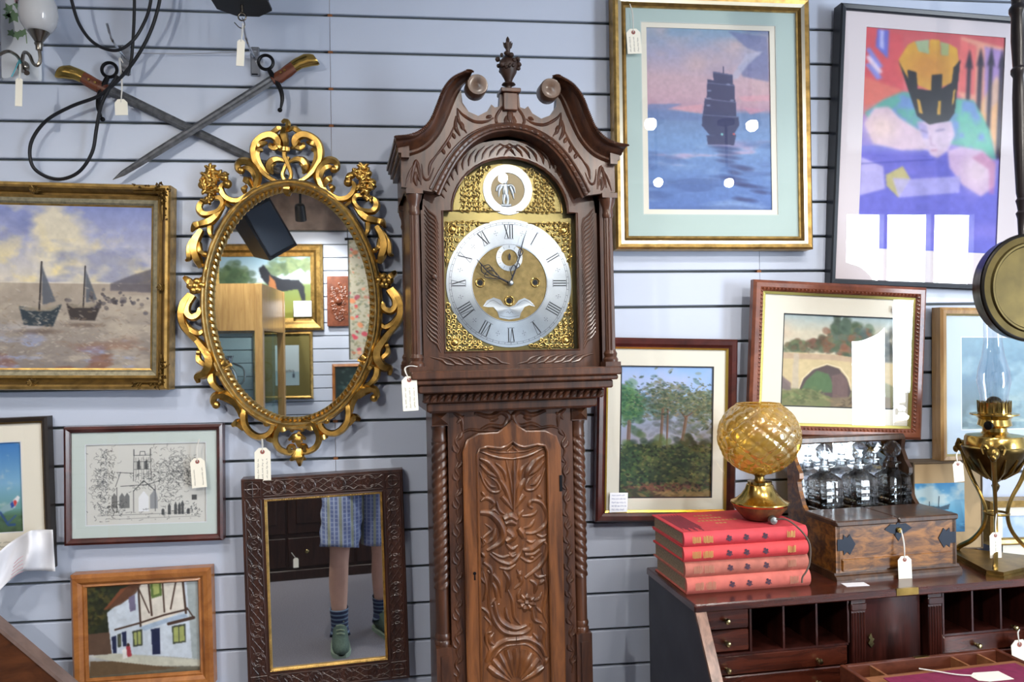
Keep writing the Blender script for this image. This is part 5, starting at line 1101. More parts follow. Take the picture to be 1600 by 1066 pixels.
# ------------------------------------------------------------------ crossed swords
def sword(hilt, guard, tip, y, flip, label):
    P = [np.array(at_y(*q, y)) for q in (hilt, guard, tip)]; d = P[2]-P[0]; L = np.linalg.norm(d); roll = math.atan2(d[0], d[2])
    f = Fr(P[0], 0, roll); t = thing('bayonet_sword', f, label, 'sword', 'crossed bayonet swords'); g = float(np.linalg.norm(P[1]-P[0])); s = flip
    prof = [(0,.0001),(.009,.004)]
    w = .0125; mb = MB()          # blade with a fuller: six-sided section tapering to the point
    V = []; F = []
    for z, k in ((g,1),(L*.8,.85),(L*.95,.6),(L,.05)):
        V += [(-w*k,0,z),(-w*.45*k,-.0035*k,z),(0,-.0015*k,z),(w*.45*k,-.0035*k,z),(w*k,0,z),(0,.0035*k,z)]
    for i in range(3):
        for j in range(6): F.append((6*i+j, 6*i+(j+1)%6, 6*i+6+(j+1)%6, 6*i+6+j))
    F += [tuple(range(5,-1,-1)), tuple(range(18,24))]
    mb.add(V, F); mb.build('blade', STEEL, t, 25)
    # grip with swells
    prof = [(.0125,.06),(.0135,.08),(.0125,.1),(.0115,.13),(.0125,g-.03),(.0135,g-.008)]; mb = MB(); mb.lathe([(r, z) for r, z in prof], (0,0,0), 18); mb.xf(lambda p: np.array([p[0]*1.25+s*.004*math.sin((p[2]-.06)*30), p[1]*.75, p[2]])); mb.build('grip', wood('grip_wood','4a2012','8a4a28',.35), t)
    mb = MB(); mb.lathe([(.0125,.0),(.015,.006),(.0155,.02),(.013,.045),(.0128,.062)], (0,0,0), 18); mb.xf(lambda p: np.array([p[0]*1.25+s*(.016*max(0,1-p[2]/.03)), p[1]*.78, p[2]])); mb.build('pommel', BRASS, t)
    mb = MB(); mb.lathe([(.003,-.014),(.003,0)], (0,0,.1), 10, 'y'); mb.lathe([(.003,-.014),(.003,0)], (0,0,g-.035), 10, 'y'); mb.build('rivet', BRASSD, t)
    mb = MB(); mb.tube(cr([(s*.075,0,g+.03),(s*.055,0,g+.012),(s*.03,0,g+.002),(0,-.001,g),(-s*.03,0,g-.002)], 5), [.003,.0055,.0065,.008,.006], 10); mb.ell((s*.078,0,g+.035), .0065); mb.ring((-s*.048,0,g-.006), .019, .0045); mb.build('guard', BLACKM, t)
    return t
sword((95,104), (158,142), (452,276), -.022, 1, 'crossed bayonet with brass pommel at upper left, point behind the oval mirror')
sword((489,85), (430,125), (176,281), -.034, -1, 'crossed bayonet with brass pommel beside the oval mirror crest, point to lower left')
price_tag((189,155), (190,180), 20, -.06, [(190,130),(186,92),(192,98)], 'white price tag on string below the left bayonet guard', 0, ring=False)
for (u, v), lab in (((197,92),'chrome slat wall hook behind the loop of black cable'), ((399,94),'chrome slat wall hook beside the bayonet near the mirror crest')):
    w = at_y(u, v, 0); f = Fr(w); t = thing('wall_hook', f, lab, 'hook', 'chrome slat wall hooks')
    MB().bbox(-.012, .012, -.003, -.0002, -.045, .035).build('plate', CHROME, t, 0); mb = MB(); mb.tube(cr([(0,-.002,.0),(0,-.04,.004),(-.004,-.085,.02),(-.006,-.11,.05)], 5), .0032, 8); mb.build('prong', CHROME, t); MB().bbox(-.011, .011, -.012, -.003, -.045, -.04).build('lip', CHROME, t, 0)
mb = MB(); mb.tube(cr([at_y(186,82,-.03), at_y(290,84,-.012), at_y(402,80,-.03)], 8), .0011, 6); tagp(mb.build('hanging_wire', pmat('pale_wire','b9bcc4',.4,.6)), 'thin pale wire strung between the two chrome hooks', 'wire')

# ------------------------------------------------------------------ black cables
def cable(pts, lab, r=.0042):
    w = [np.array(at_y(u, v, y)) for u, v, y in pts]; mb = MB(); mb.tube(cr(w, 8), r, 8); return tagp(mb.build('power_cable', RUBBER), lab, 'cable', 'black cables hanging on the wall')
cable([(104,-40,-.1),(113,5,-.09),(125,40,-.085),(148,68,-.08),(180,79,-.08),(205,66,-.08),(222,42,-.08),(234,10,-.09),(240,-40,-.1)], 'black cable hanging in a wide U above the left bayonet')
cable([(209,-40,-.07),(210,10,-.065),(208,60,-.06),(205,95,-.056),(199,118,-.055)], 'short black cable dropping straight behind the wall hook')
cable([(254,-40,-.09),(248,8,-.085),(234,52,-.08),(212,92,-.07),(188,122,-.06),(168,140,-.055),(150,152,-.05),(110,167,-.045),(72,189,-.04),(49,222,-.035),(49,255,-.03),(66,273,-.028),(95,280,-.028),(124,268,-.03),(144,238,-.035),(151,200,-.04),(158,165,-.05),(172,136,-.056),(184,118,-.06)], 'long black cable looping below the left bayonet', .0046)

# ------------------------------------------------------------------ wall light with painted plaque, top left
w = at_y(36, 128, -.004); f = Fr(w, 0, -.01); wl = thing('wall_light', f, 'white glass wall light on ivy-painted ceramic plaque in top left corner', 'wall light'); kx = .00178
CERAM = pmat('white_ceramic','d6dbe2',.2); MB().bbox(-28*kx, 28*kx, -.012, .0, 0, .34, .004).build('plaque', CERAM, wl, 0)
LEAFG = pmat('ivy_green_paint','6f8d6a',.5); IV = lambda u, v: (lambda q: (q[0], q[2]))(f.loc(u, v, -.0125))
def ivy(u, v, s, rot, name='ivy_leaf'):
    c = IV(u, v); pts = []
    for a, r in ((90,1.1),(55,.55),(25,.95),(-20,.5),(-60,.8),(-90,.45),(-120,.8),(-160,.5),(155,.95),(125,.55)):
        q = math.radians(a)+rot; pts.append((c[0]+s*kx*r*math.cos(q), c[1]+s*kx*r*math.sin(q)))
    MB().prism(pts[::-1], -.0127, -.012).build(name, LEAFG, wl, 0)
for a in ((14,14,9,.5),(21,25,12,2.6),(27,8,7,.2),(18,52,7,.9),(27,54,8,3.2),(35,52,7,-.5),(12,24,7,1.5)): ivy(*a)
mb = MB(); mb.strip(cr([IV(24,8),IV(34,30),IV(40,50),IV(42,68)],5), .0025, -.0126); mb.build('ivy_stem', LEAFG, wl, 0)
mb = MB(); q = IV(32,-2); 
for i in range(5): a = i*1.26; mb.disc((q[0]+.008*math.cos(a), q[1]+.008*math.sin(a)), .009, -.0122, 12, .0005)
mb.build('painted_flower', pmat('pink_paint','d3a9b4',.5), wl, 0)
A = lambda u, v, y: f.A.T @ (at_y(u, v, y)-f.o)
NICK = pmat('tarnished_nickel','8d867c',.25,1.0,var=.2)
mb = MB(); mb.tube(cr([A(36,112,-.03),A(35,96,-.06),A(38,82,-.08),A(46,86,-.1),A(52,99,-.11),A(59,102,-.115),A(63,92,-.115),A(61,76,-.115)],6), [.0045,.0042,.0042,.0042], 8); mb.tube(cr([A(34,105,-.03),A(30,92,-.06),A(22,84,-.08),A(8,81,-.1),A(-25,98,-.115),A(-44,90,-.115),A(-44,75,-.115)],6), .0042, 8); mb.ell(A(36,104,-.025), (.016,.014,.016)); mb.tube([A(36,104,-.03),A(42,114,-.05)], [.004,.007], 8); mb.build('arm', NICK, wl)
OPAL = pmat('opal_white_glass','e2e2e4',.08,trans=.25,coat=.5)
for (u, v) in ((61,76),(-44,75)):
    c = A(u, v, -.115); z = c[2]; mb = MB(); mb.lathe([(.0075,z-.004),(.008,z+.006),(.011,z+.012),(.009,z+.016),(.014,z+.024),(.023,z+.038),(.025,z+.041),(.02,z+.041)], (c[0],c[1],0), 24); mb.build('lamp_cup', NICK, wl)
    mb = MB(); mb.lathe([(.018,z+.04),(.03,z+.046),(.04,z+.062),(.0445,z+.085),(.043,z+.108),(.035,z+.13),(.026,z+.148),(.023,z+.165),(.027,z+.178),(.025,z+.178),(.021,z+.165),(.033,z+.13),(.041,z+.108),(.0425,z+.085),(.038,z+.062),(.016,z+.043)], (c[0],c[1],0), 32); mb.build('glass_shade', OPAL, wl)
mb = MB(); mb.tube([A(31,92,-.06),A(24,108,-.065),A(18,120,-.065)], .0016, 6); mb.tube([A(32,95,-.06),A(30,115,-.066)], .0018, 6); mb.build('blue_thread', pmat('turquoise_thread','5fb3c4',.8), wl)
price_tag((30,122), (29,166), 11, -.155, [(31,100)], 'white paper tag hanging on turquoise thread from the wall light', 0, ring=False)

# ------------------------------------------------------------------ black octagonal lantern hanging at the top
c = at_y(378, 8, -.27); f = Fr((c[0], c[1], c[2])); ln_ = thing('hanging_lantern', f, 'black octagonal metal lantern hanging at the top of the picture', 'lantern')
oc = lambda r: [(r*math.cos(PI/8+i*PI/4), r*math.sin(PI/8+i*PI/4)) for i in range(8)]
BLK2 = pmat('matt_black_metal','181a1e',.55,.3)
mb = MB(); mb.prismz(oc(.07), 0, .006); mb.build('base_plate', BLK2, ln_, 0)
for x, y in oc(.06): mb = MB(); mb.tube([(x,y,.004),(x,y,.17)], .003, 6); mb.build('post', BLK2, ln_)
mb = MB(); mb.prismz(oc(.075), .17, .176); mb.build('top_plate', BLK2, ln_, 0)
mb = MB(); o_ = oc(.058)
for i in range(8): a, b = o_[i], o_[(i+1)%8]; MB().add([(a[0],a[1],.008),(b[0],b[1],.008),(b[0],b[1],.168),(a[0],a[1],.168)], [(0,1,2,3)]).build('pane', glass_thin('lantern_glass',(.9,.93,.95)), ln_, 0)
mb = MB(); mb.tube([(0,0,.176),(0,0,CEIL-c[2])], .003, 8); mb.build('chain_rod', BLK2, ln_)
mb = MB(); mb.tube([(0,0,0),(0,0,-.018)], .004, 8); mb.ring((0,0,-.028), .009, .0018); mb.build('hook_ring', NICK, ln_)
cw = np.array([c[0], c[1], c[2]-.036]); mb = MB(); mb.tube(cr([cw+np.array(q) for q in ((0,0,.006),(.006,0,-.008),(.004,0,-.018),(-.006,0,-.018),(-.018,0,-.006))],5), .0012, 6); tagp(mb.build('wire_hook', NICK), 'small bent wire hook below the black lantern', 'hook')
price_tag((377,62), (375,103), 12, -.28, [(378,50),(379,36)], 'narrow white tag hanging below the black lantern', 0, ring=False)

# ------------------------------------------------------------------ crumpled white paper, left edge
V = []; F = []; nx, ny = 16, 12; edge_t = [(-30,905),(0,862),(38,834),(58,828),(82,828)]; edge_b = [(-30,960),(0,922),(30,896),(55,892),(86,893)]
tt = cr(edge_t, 6); tb = cr(edge_b, 6); m_ = min(len(tt), len(tb))
for i in range(m_):
    for j in range(ny):
        s = j/(ny-1); u = tt[i][0]*(1-s)+tb[i][0]*s; v = tt[i][1]*(1-s)+tb[i][1]*s; y = -.075-.02*math.sin(i*.55)*(1-.4*s)-.012*math.sin(s*5+i*.3); V.append(at_y(u, v, y))
for i in range(m_-1):
    for j in range(ny-1): F.append((i*ny+j, i*ny+j+1, (i+1)*ny+j+1, (i+1)*ny+j))
pp = mkobj('paper_sheet', V, F, PAPER, None, 60); pp.modifiers.new('thickness', 'SOLIDIFY').thickness = .0008
tagp(pp, 'curled white paper sheet hanging over the aeroplane print corner', 'paper')
mb = MB()
for i in range(5):
    a = at_y(16+i*1.5, 905-i*6, -.115); b = at_y(36, 893-i*6, -.115); mb.tube([a, (a+b)/2+np.array([0,-.001,.002]), b], .0007, 4)
mb.build('faint_print', pmat('pink_print','d9a9b8',.8), pp)

# ------------------------------------------------------------------ board with a slanting top edge at the lower left
e0, e1 = at_y(-60, 936, -.22), at_y(96, 1068, -.22); d = e1-e0; e2 = e1+d*1.6
ch = thing('slanting_board', Fr((e0[0], -.22, 0)), 'dark brown wooden board with slanting top edge in the lower left corner', 'board'); L = lambda q: (q[0]-e0[0], q[2])
a, b = L(e0), L(e2); side = [a, b, (b[0], 0), (a[0]-.25, 0), (a[0]-.25, a[1]+.2)]
MB().prism(side[::-1], 0, .03).build('board', CHESTB, ch, 0)
nx_, nz_ = -(b[1]-a[1]), (b[0]-a[0]); q = math.hypot(nx_, nz_); nx_, nz_ = nx_/q*.008, nz_/q*.008
MB().prism([(a[0],a[1]),(b[0],b[1]),(b[0]+nx_,b[1]+nz_),(a[0]+nx_,a[1]+nz_)], -.004, .034).build('edge_moulding', pmat('pale_board_edge','7b6760',.35,var=.2,vscale=30), ch, 0)  # edge strip coloured paler than the board
# price tag on the clock
price_tag((639,588), (642,642), 24, -.385, [(632,577),(640,572),(652,573)], 'manila price tag tied to the hood of the longcase clock', 3)
# ------------------------------------------------------------------ bureau
ZT = 1.045
o = at_z(1086, 943, ZT); DK = Fr((o[0], o[1], 0), math.radians(4.2)); bureau = thing('bureau', DK, 'mahogany bureau with open fall front and fitted drawers and pigeonholes', 'desk')
BW, BD, ZF, GY = .98, .31, .79, .022        # width, top depth, height of the fall, plane of the gallery
SIDEC = pmat('dark_grey_side', '3a3c46', .5, var=.2, vscale=12)  # left side panel coloured dark grey, the right one is mahogany
MB().bbox(-.006, BW+.006, -.012, BD, ZT-.02, ZT, .003).build('top_board', MAHOG, bureau, 0)
prof = [(BD,0),(BD,ZT-.02),(0,ZT-.02),(-.165,ZF-.02),(-.165,0)]
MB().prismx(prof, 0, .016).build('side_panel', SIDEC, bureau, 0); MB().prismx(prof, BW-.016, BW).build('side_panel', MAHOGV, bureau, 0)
EDGE = wood('worn_mahogany_edge','5a3a2c','9a705a',.4)
for x in (0, BW-.02):
    V = []; mb = MB(); a, b = np.array([-.002, ZT-.02]), np.array([-.168, ZF-.02]); d = (b-a)/np.linalg.norm(b-a); nn = np.array([d[1], -d[0]])*.008
    mb.prismx([tuple(a), tuple(b), tuple(b+nn), tuple(a+nn)], x-.003, x+.023); mb.build('slant_edge', EDGE, bureau, 0)
MB().box(.016, BW-.016, BD-.012, BD, .02, ZT-.02).build('back_board', MAHOGV, bureau, 0)
MB().box(.016, BW-.016, -.165, BD-.012, ZF-.035, ZF-.02).build('writing_board', MAHOG, bureau, 0)
MB().bbox(.004, BW-.004, -.52, -.168, ZF-.036, ZF-.018, .003).build('fall_flap', MAHOG, bureau, 0)
for x in (.016, BW-.04): MB().box(x, x+.024, -.42, -.12, ZF-.12, ZF-.037).build('loper', MAHOGV, bureau, 0)
KNOB = pmat('knob_brass','b8a878',.25,1.0)
def knob(parent, x, y, z, r=.0075):
    mb = MB(); mb.lathe([(.001,-.019),(r*.7,-.018),(r,-.013),(r*.8,-.008),(r*.4,-.005),(r*.6,-.001),(r*.6,.001)], (x,y,z), 16, 'y'); return mb.build('knob', KNOB, parent)
def pull(parent, x, y, z):
    mb = MB(); mb.ring((x-.04,y-.004,z), .009, .002); mb.ring((x+.04,y-.004,z), .009, .002); mb.tube(cr([(x-.04,y-.006,z-.008),(x-.03,y-.016,z-.028),(x,y-.018,z-.033),(x+.03,y-.016,z-.028),(x+.04,y-.006,z-.008)],5), .003, 8); mb.build('swing_handle', KNOB, parent)
zz = ZF-.13
for i, h in enumerate((.13,.16,.18,.19)):
    d = MB().bbox(.022, BW-.022, -.172, -.15, zz-h+.008, zz, .003).build('drawer', MAHOG, bureau, 0)
    for x in (.22, BW-.22): pull(d, x, -.172, zz-h/2+.02)
    zz -= h
MB().box(.016, BW-.016, -.15, .2, .05, zz).build('plinth_rail', MAHOGV, bureau, 0)
for x in (.0, BW-.1):
    for y in (-.16, BD-.1): MB().prism([(x,0),(x+.1,0),(x+.085,.04),(x+.085,.07),(x,.07)], y, y+.09).build('bracket_foot', MAHOGV, bureau, 0)
# gallery
gq = lambda u, v: (lambda q: (float(q[0]), float(q[2])))(DK.loc(u, v, GY))
GZ1 = ZT-.024
def gdrawer(u0, v0, u1, v1, knobs, nm='small_drawer'):
    (xa, za), (xb, zb) = gq(u0, v0), gq(u1, v1); m = gq((u0+u1)/2, v0)[1]; d = MB().bbox(xa, xb, GY, GY+.2, zb, za, .0025).build(nm, MAHOG, bureau, 0)
    for u, v in knobs: x, z = gq(u, v); knob(d, x, GY, z)
    return (xa, xb, zb, za)
x_p0 = gq(1172.5, 1000)[0]; x_p1 = gq(1325, 980)[0]; z_pf = gq(1250, 1011)[1]
def zc(v, u): return gq(u, v)[1]
zdm = zc(985, 1135); zdb = zc(1019, 1150)
d = MB().bbox(.02, x_p0-.003, GY, GY+.2, zdm+.0015, GZ1-.002, .0025).build('small_drawer', MAHOG, bureau, 0); q = gq(1133, 969); knob(d, q[0], GY, q[1])
d = MB().bbox(.02, x_p0-.003, GY, GY+.2, zdb+.0015, zdm-.0015, .0025).build('small_drawer', MAHOG, bureau, 0); q = gq(1134, 1004); knob(d, q[0], GY, q[1])
zld = zc(1058, 1130)
d = MB().bbox(.02, x_p1-.002, GY, GY+.2, zld+.0015, z_pf-.006, .0025).build('long_drawer', MAHOG, bureau, 0)
for u, v in ((1135,1046),(1277,1031)): q = gq(u, v); knob(d, q[0], GY, q[1])
d = MB().bbox(.02, x_p1-.002, GY, GY+.2, ZF-.019, zld-.0015, .0025).build('long_drawer', MAHOG, bureau, 0)
q = gq(1277, 1066); knob(d, q[0], GY, q[1])
MB().box(.016, x_p1, GY-.001, GY+.2, z_pf-.0055, z_pf).build('pigeonhole_floor', MAHOGV, bureau, 0)
for u in (1172.5, 1224, 1275.5, 1325):
    x = gq(u, 985)[0]; MB().box(x-.0025, x+.0025, GY-.002, GY+.22, z_pf, GZ1).build('pigeonhole_divider', MAHOGV, bureau, 0)
for u0, u1 in ((1328,1350),(1448,1469)):
    xa, xb = gq(u0, 970)[0], gq(u1, 970)[0]; mb = MB(); mb.box(xa, xb, GY-.006, GY+.05, ZF-.02, GZ1); mb.bbox(xa-.002, xb+.002, GY-.01, GY+.05, GZ1-.03, GZ1-.012, .002)
    for i in range(5): x = xa+(xb-xa)*(i+.5)/5; mb.tube([(x, GY-.006, ZF-.0), (x, GY-.006, GZ1-.035)], (xb-xa)/13, 6)
    mb.build('fluted_pilaster', MAHOGV, bureau)
xa, xb = gq(1352, 980)[0], gq(1440, 980)[0]
n = 14; pts = [(xa+(xb-xa)*i/n, GY-.0+.014*(1-math.sin(PI*i/n))-.008) for i in range(n+1)]; mb = MB(); mb.prismz(pts+[(xb, GY+.05), (xa, GY+.05)], ZF-.018, GZ1-.004); cd_ = mb.build('cupboard_door', MAHOGV, bureau, 60)
q = gq(1361, 1001); kk = .0013
MB().prism([(q[0],q[1]-.018),(q[0]+.008,q[1]-.008),(q[0]+.004,q[1]-.003),(q[0]+.009,q[1]+.004),(q[0]+.004,q[1]+.006),(q[0],q[1]+.018),(q[0]-.007,q[1]+.008),(q[0]-.003,q[1]+.003),(q[0]-.008,q[1]-.006)][::-1], GY-.0015, GY+.004).build('escutcheon', KNOB, cd_, 0)
x_r0 = gq(1473, 960)[0]; z_rf = gq(1530, 986)[1]
MB().box(x_r0-.004, BW-.016, GY-.001, GY+.2, z_rf-.0055, z_rf).build('pigeonhole_floor', MAHOGV, bureau, 0)
for u in (1473, 1518.5, 1563, 1606): x = gq(u, 955)[0]; MB().box(x-.0025, x+.0025, GY-.002, GY+.22, z_rf, GZ1).build('pigeonhole_divider', MAHOGV, bureau, 0)
MB().box(x_r0-.005, x_r0-.001, GY-.002, GY+.22, ZF-.02, z_rf).build('gallery_upright', MAHOGV, bureau, 0)
z_r2 = gq(1560, 1015)[1]
d = MB().bbox(x_r0, BW-.02, GY, GY+.2, z_r2+.0015, z_rf-.006, .0025).build('long_drawer', MAHOG, bureau, 0); q = gq(1524, 1007); knob(d, q[0], GY, q[1]); RDR = d
d = MB().bbox(x_r0, BW-.02, GY, GY+.2, ZF-.019, z_r2-.0015, .0025).build('long_drawer', MAHOG, bureau, 0)
q = DK.locz(1415, 921, ZT-.004); MB().box(q[0]-.03, q[0]+.03, -.0135, -.006, ZT-.016, ZT+.0008).build('lock_plate', BRASSD, bureau, 0)

# ------------------------------------------------------------------ four red books
REDS = [pmat('faded_red_cloth_a','c4675c',.75,var=.1,vscale=40,bump=.2,bscale=900), pmat('faded_brown_red_cloth','b2685a',.75,var=.18,vscale=40,bump=.2,bscale=900), pmat('bright_red_cloth_a','cf4347',.65,var=.08,vscale=40,bump=.2,bscale=900), pmat('bright_red_cloth_b','c9414a',.65,var=.08,vscale=40,bump=.2,bscale=900)]
PAGES = pmat('aged_page_edges','8f7f6c',.9,var=.3,vscale=200); GOLDT = pmat('gold_lettering','c9a05c',.45,.5); NAVY = pmat('navy_ornament','4a3040',.7)
blab = ['faded pink-red book at the bottom of the stack on the bureau', 'faded brownish red book second from bottom of the stack', 'bright red book second from top of the stack', 'bright red book on top of the stack under the amber lamp']
bo = at_z(1073, 930, ZT); bz = ZT; LB = .325; WB = .215; rb_ = RB(61); TH = (.0395,.0385,.0355,.035)
offs = [(0,0,4.0),(-.002,.004,4.3),(-.006,.0,3.6),(-.004,.003,4.4)]
for i in range(4):
    dx, dy, ang = offs[i]; h = TH[i]; f = Fr((bo[0]+dx, bo[1]+dy, bz), math.radians(ang)); t = thing('red_book', f, blab[i], 'book', 'stack of red books'); c = .0035
    MB().bbox(0, LB, .004, WB, 0, c, .001).build('lower_cover', REDS[i], t, 0); up = MB().bbox(0, LB, .004, WB, h-c, h, .001).build('upper_cover', REDS[i], t, 0)
    mb = MB(); mb.prismx([(.006,0),(.0015,h*.08),(-.0035,h*.3),(-.0045,h*.5),(-.0035,h*.7),(.0015,h*.92),(.006,h),(.008,h-c),(.008,c)], 0, LB); sp = mb.build('spine', REDS[i], t, 50)
    MB().box(.005, LB-.005, .008, WB-.006, c, h-c).build('page_block', PAGES, t, 0)
    y = -.0052
    for x0, n in ((.022,7),(.05,8),(.27,7)):
        mb = MB()
        for j in range(n):
            x = x0+j*.0032 if True else 0; mb.strip([(x, h*.24+rb_.uniform(0,.002)), (x+rb_.uniform(-.001,.001), h*.76-rb_.uniform(0,.003))], .0017, y if True else y)
        g = mb.build('spine_lettering', GOLDT, sp, 0) if i > 1 else mb.build('spine_lettering', pmat('worn_gilt_lettering','b8826a',.7), sp, 0)
    for x, kind in ((.115,0),(.16,1),(.21,2)):
        mb = MB()
        for a in range(4): mb.disc((x+.0045*math.cos(a*1.57+.4), h*.5+.0052*math.sin(a*1.57+.4)), .0032, y, 10, .0003)
        mb.disc((x, h*.5), .0022, y, 8, .0003); mb.strip([(x+.003,h*.5),(x+.009,h*.36)], .0018, y); mb.build('spine_ornament', NAVY, sp, 0)
    if i == 3:
        mb = MB()
        for j, (x0, n) in enumerate(((.10,5),(.10,6),(.085,10),(.12,3))):
            for kx_ in range(n):
                x = x0+kx_*.011; yy = .165-.03*j; mb.box(x, x+.007, yy, yy+.010, h, h+.0003); 
        mb.build('cover_title', GOLDT, up, 0)
        mb = MB(); 
        for j in range(22): mb.box(.012+.0026*j, .0132+.0026*j, .03+.02*math.sin(j), .19+.01*math.cos(j*2), h, h+.0003)
        mb.build('cover_panel', NAVY, up, 0)
    bz += h
ZBK = bz
# ------------------------------------------------------------------ amber glass lamp on the books
lc = at_z(1188, 812, ZBK); f = Fr((lc[0], lc[1], ZBK)); al = thing('amber_lamp', f, 'oil lamp with quilted amber glass globe standing on red books', 'lamp')
lm = float(np.linalg.norm(lc-CAM)*math.cos(math.atan((1188-800)/FPX)))/FPX
hz = lambda v: float(f.loc(1188, v, 0)[2])
mb = MB(); mb.lathe([(.02,0),(.028*1.1,.001),(26*lm,hz(812)*0+.006),(34*lm,.022),(39*lm,hz(793)),(41*lm,hz(787))], n=36); mb.build('wooden_base', wood('lamp_base_wood','4a2c1c','80552f',.5,coat=.1), al)
mb = MB(); mb.lathe([(41*lm,hz(788)),(43.5*lm,hz(785)),(43*lm,hz(783)),(36*lm,hz(780)),(28*lm,hz(773)),(22*lm,hz(764)),(19.5*lm,hz(757)),(18*lm,hz(756)),(18*lm,hz(752)),(10*lm,hz(751))], n=36); mb.build('brass_cover', BRASS, al)
mb = MB(); mb.lathe([(9.5*lm,hz(752)),(7*lm,hz(748)),(7*lm,hz(744)),(10*lm,hz(741)),(10*lm,hz(738))], n=24); mb.build('burner_neck', BRASSD, al)
Rg = 62.5*lm; zc_ = hz(682); V = []; F = []; n, m = 120, 90
for j in range(m+1):
    th = .17+(PI-.17-.55)*j/m; th = PI-th
    for i in range(n):
        a = 2*PI*i/n; k = 11
        d1 = math.cos(k*a+13*th)*.5+.5; d2 = math.cos(k*a-13*th)*.5+.5; r = Rg*(1-.035*(d1**6+d2**6))
        V.append((r*math.sin(th)*math.cos(a), r*math.sin(th)*math.sin(a), zc_+Rg*.93*(r/Rg)*math.cos(th)))
for j in range(m):
    for i in range(n): F.append((j*n+i, j*n+(i+1)%n, (j+1)*n+(i+1)%n, (j+1)*n+i))
AMB = bpy.data.materials.new('amber_glass'); AMB.use_nodes = True; nt = AMB.node_tree; nt.nodes.remove(nt.nodes['Principled BSDF'])
tr = nt.nodes.new('ShaderNodeBsdfTransparent'); tr.inputs[0].default_value = (.9,.66,.2,1); gl = nt.nodes.new('ShaderNodeBsdfGlossy'); gl.inputs['Roughness'].default_value = .06; gl.inputs['Color'].default_value = (1,.93,.7,1)
tl = nt.nodes.new('ShaderNodeBsdfTranslucent'); tl.inputs[0].default_value = (.95,.68,.16,1); df = nt.nodes.new('ShaderNodeBsdfDiffuse'); df.inputs[0].default_value = (.85,.58,.13,1)
m1 = nt.nodes.new('ShaderNodeMixShader'); m1.inputs[0].default_value = .5; m2 = nt.nodes.new('ShaderNodeMixShader'); m2.inputs[0].default_value = .35; m3 = nt.nodes.new('ShaderNodeMixShader')
lw = nt.nodes.new('ShaderNodeLayerWeight'); lw.inputs[0].default_value = .5; rm = nt.nodes.new('ShaderNodeMapRange'); rm.inputs['To Min'].default_value = .12; rm.inputs['To Max'].default_value = .6
nt.links.new(lw.outputs['Facing'], rm.inputs['Value']); nt.links.new(tl.outputs[0], m1.inputs[1]); nt.links.new(df.outputs[0], m1.inputs[2]); nt.links.new(tr.outputs[0], m2.inputs[1]); nt.links.new(m1.outputs[0], m2.inputs[2]); nt.links.new(rm.outputs[0], m3.inputs[0]); nt.links.new(m2.outputs[0], m3.inputs[1]); nt.links.new(gl.outputs[0], m3.inputs[2]); nt.links.new(m3.outputs[0], nt.nodes['Material Output'].inputs[0])
go = mkobj('glass_globe', V, F, AMB, al, 60)
mb = MB(); mb.ring((0,0,zc_+Rg*.93*math.cos(.55)), Rg*math.sin(.55), .0022, 'z', 48); mb.build('globe_rim', AMB, go)
q = f.loc(1205, 812, -.05); mb = MB(); mb.lathe([(.001,-.012),(.009,-.011),(.012,-.004),(.012,0)], (q[0],-.055,q[2]), 16, 'y'); mb.build('switch', pmat('lamp_switch_metal','8c8c88',.35,.9), al)
LL = lambda u, v, y: f.A.T @ (at_y(u, v, y)-f.o)
yb = lc[1]-.06; mb = MB(); ys = bo[1]-.012
mb.tube(cr([LL(1208,812,yb), LL(1228,812,yb-.02), LL(1246,824,ys+.02), LL(1260,840,ys-.006), LL(1266,855,ys-.01), LL(1265,880,ys-.01), LL(1260,893,ys-.01), LL(1254,902,ys-.008), LL(1253,911,ys-.008)],6), .0022, 8); mb.build('flex', pmat('grey_flex','5c5048',.6), al)

# ------------------------------------------------------------------ tantalus with three decanters
o = at_z(1309, 908, ZT); TA = Fr((o[0], o[1], ZT), math.radians(5.2)); tan_ = thing('tantalus', TA, 'oak tantalus box with iron mounts holding three decanters on the bureau', 'box')
q = lambda u, v, y=0.0: (lambda p: (float(p[0]), float(p[2])))(TA.loc(u, v, y))
TW = q(1493, 880)[0]; zb1 = q(1310, 896)[1]; zl0 = q(1311, 823)[1]; zl1 = q(1311, 814)[1]; ylid = float(TA.locz(1267, 797, zl1)[1]); TD = ylid+.086
mb = MB(); mb.prismx([(-.012,0),(-.012,.006),(-.008,.012),(-.003,.014),(0,zb1),(TD,zb1),(TD,0)], -.01, TW+.01); mb.build('base_moulding', OAKD, tan_, 0)
MB().box(0, TW, 0, ylid, zb1, zl0).build('front_box', OAKB, tan_, 0)
MB().box(.0, TW, ylid, TD, zb1, zb1+.012).build('bay_floor', OAKD, tan_, 0)
zdr = q(1310, 874)[1]; dr = MB().bbox(.012, TW-.012, -.005, .004, zb1+.003, zdr, .002).build('secret_drawer', OAKB, tan_, 0)
for x0, x1 in ((-.006, TW*.5-.001), (TW*.5+.001, TW+.006)): MB().bbox(x0, x1, -.008, ylid, zl0, zl1, .003).build('lid', OAKD, tan_, 0)
ztop = q(1241, 684, TD)[1]; 
pr = [(0.0,zb1),(TD,zb1),(TD,ztop),(TD-.03,ztop)]; wav = [(TD-.035,ztop-.012),(TD-.03,ztop-.04),(TD-.045,ztop-.07),(TD-.062,ztop-.09),(TD-.062,ztop-.105),(TD-.05,ztop-.115),(TD-.058,ztop-.14),(ylid+.012,zl1+.012),(ylid,zl1)]
for x0 in (-.004, TW-.008): mb = MB(); mb.prismx(pr+wav+[(0.0,zl0)], x0, x0+.012); mb.build('side_panel', OAKB if x0 < 0 else OAKD, tan_, 0)
MB().box(.008, TW-.008, TD-.004, TD, zb1+.012, ztop-.004).build('back_panel', OAKD, tan_, 0)
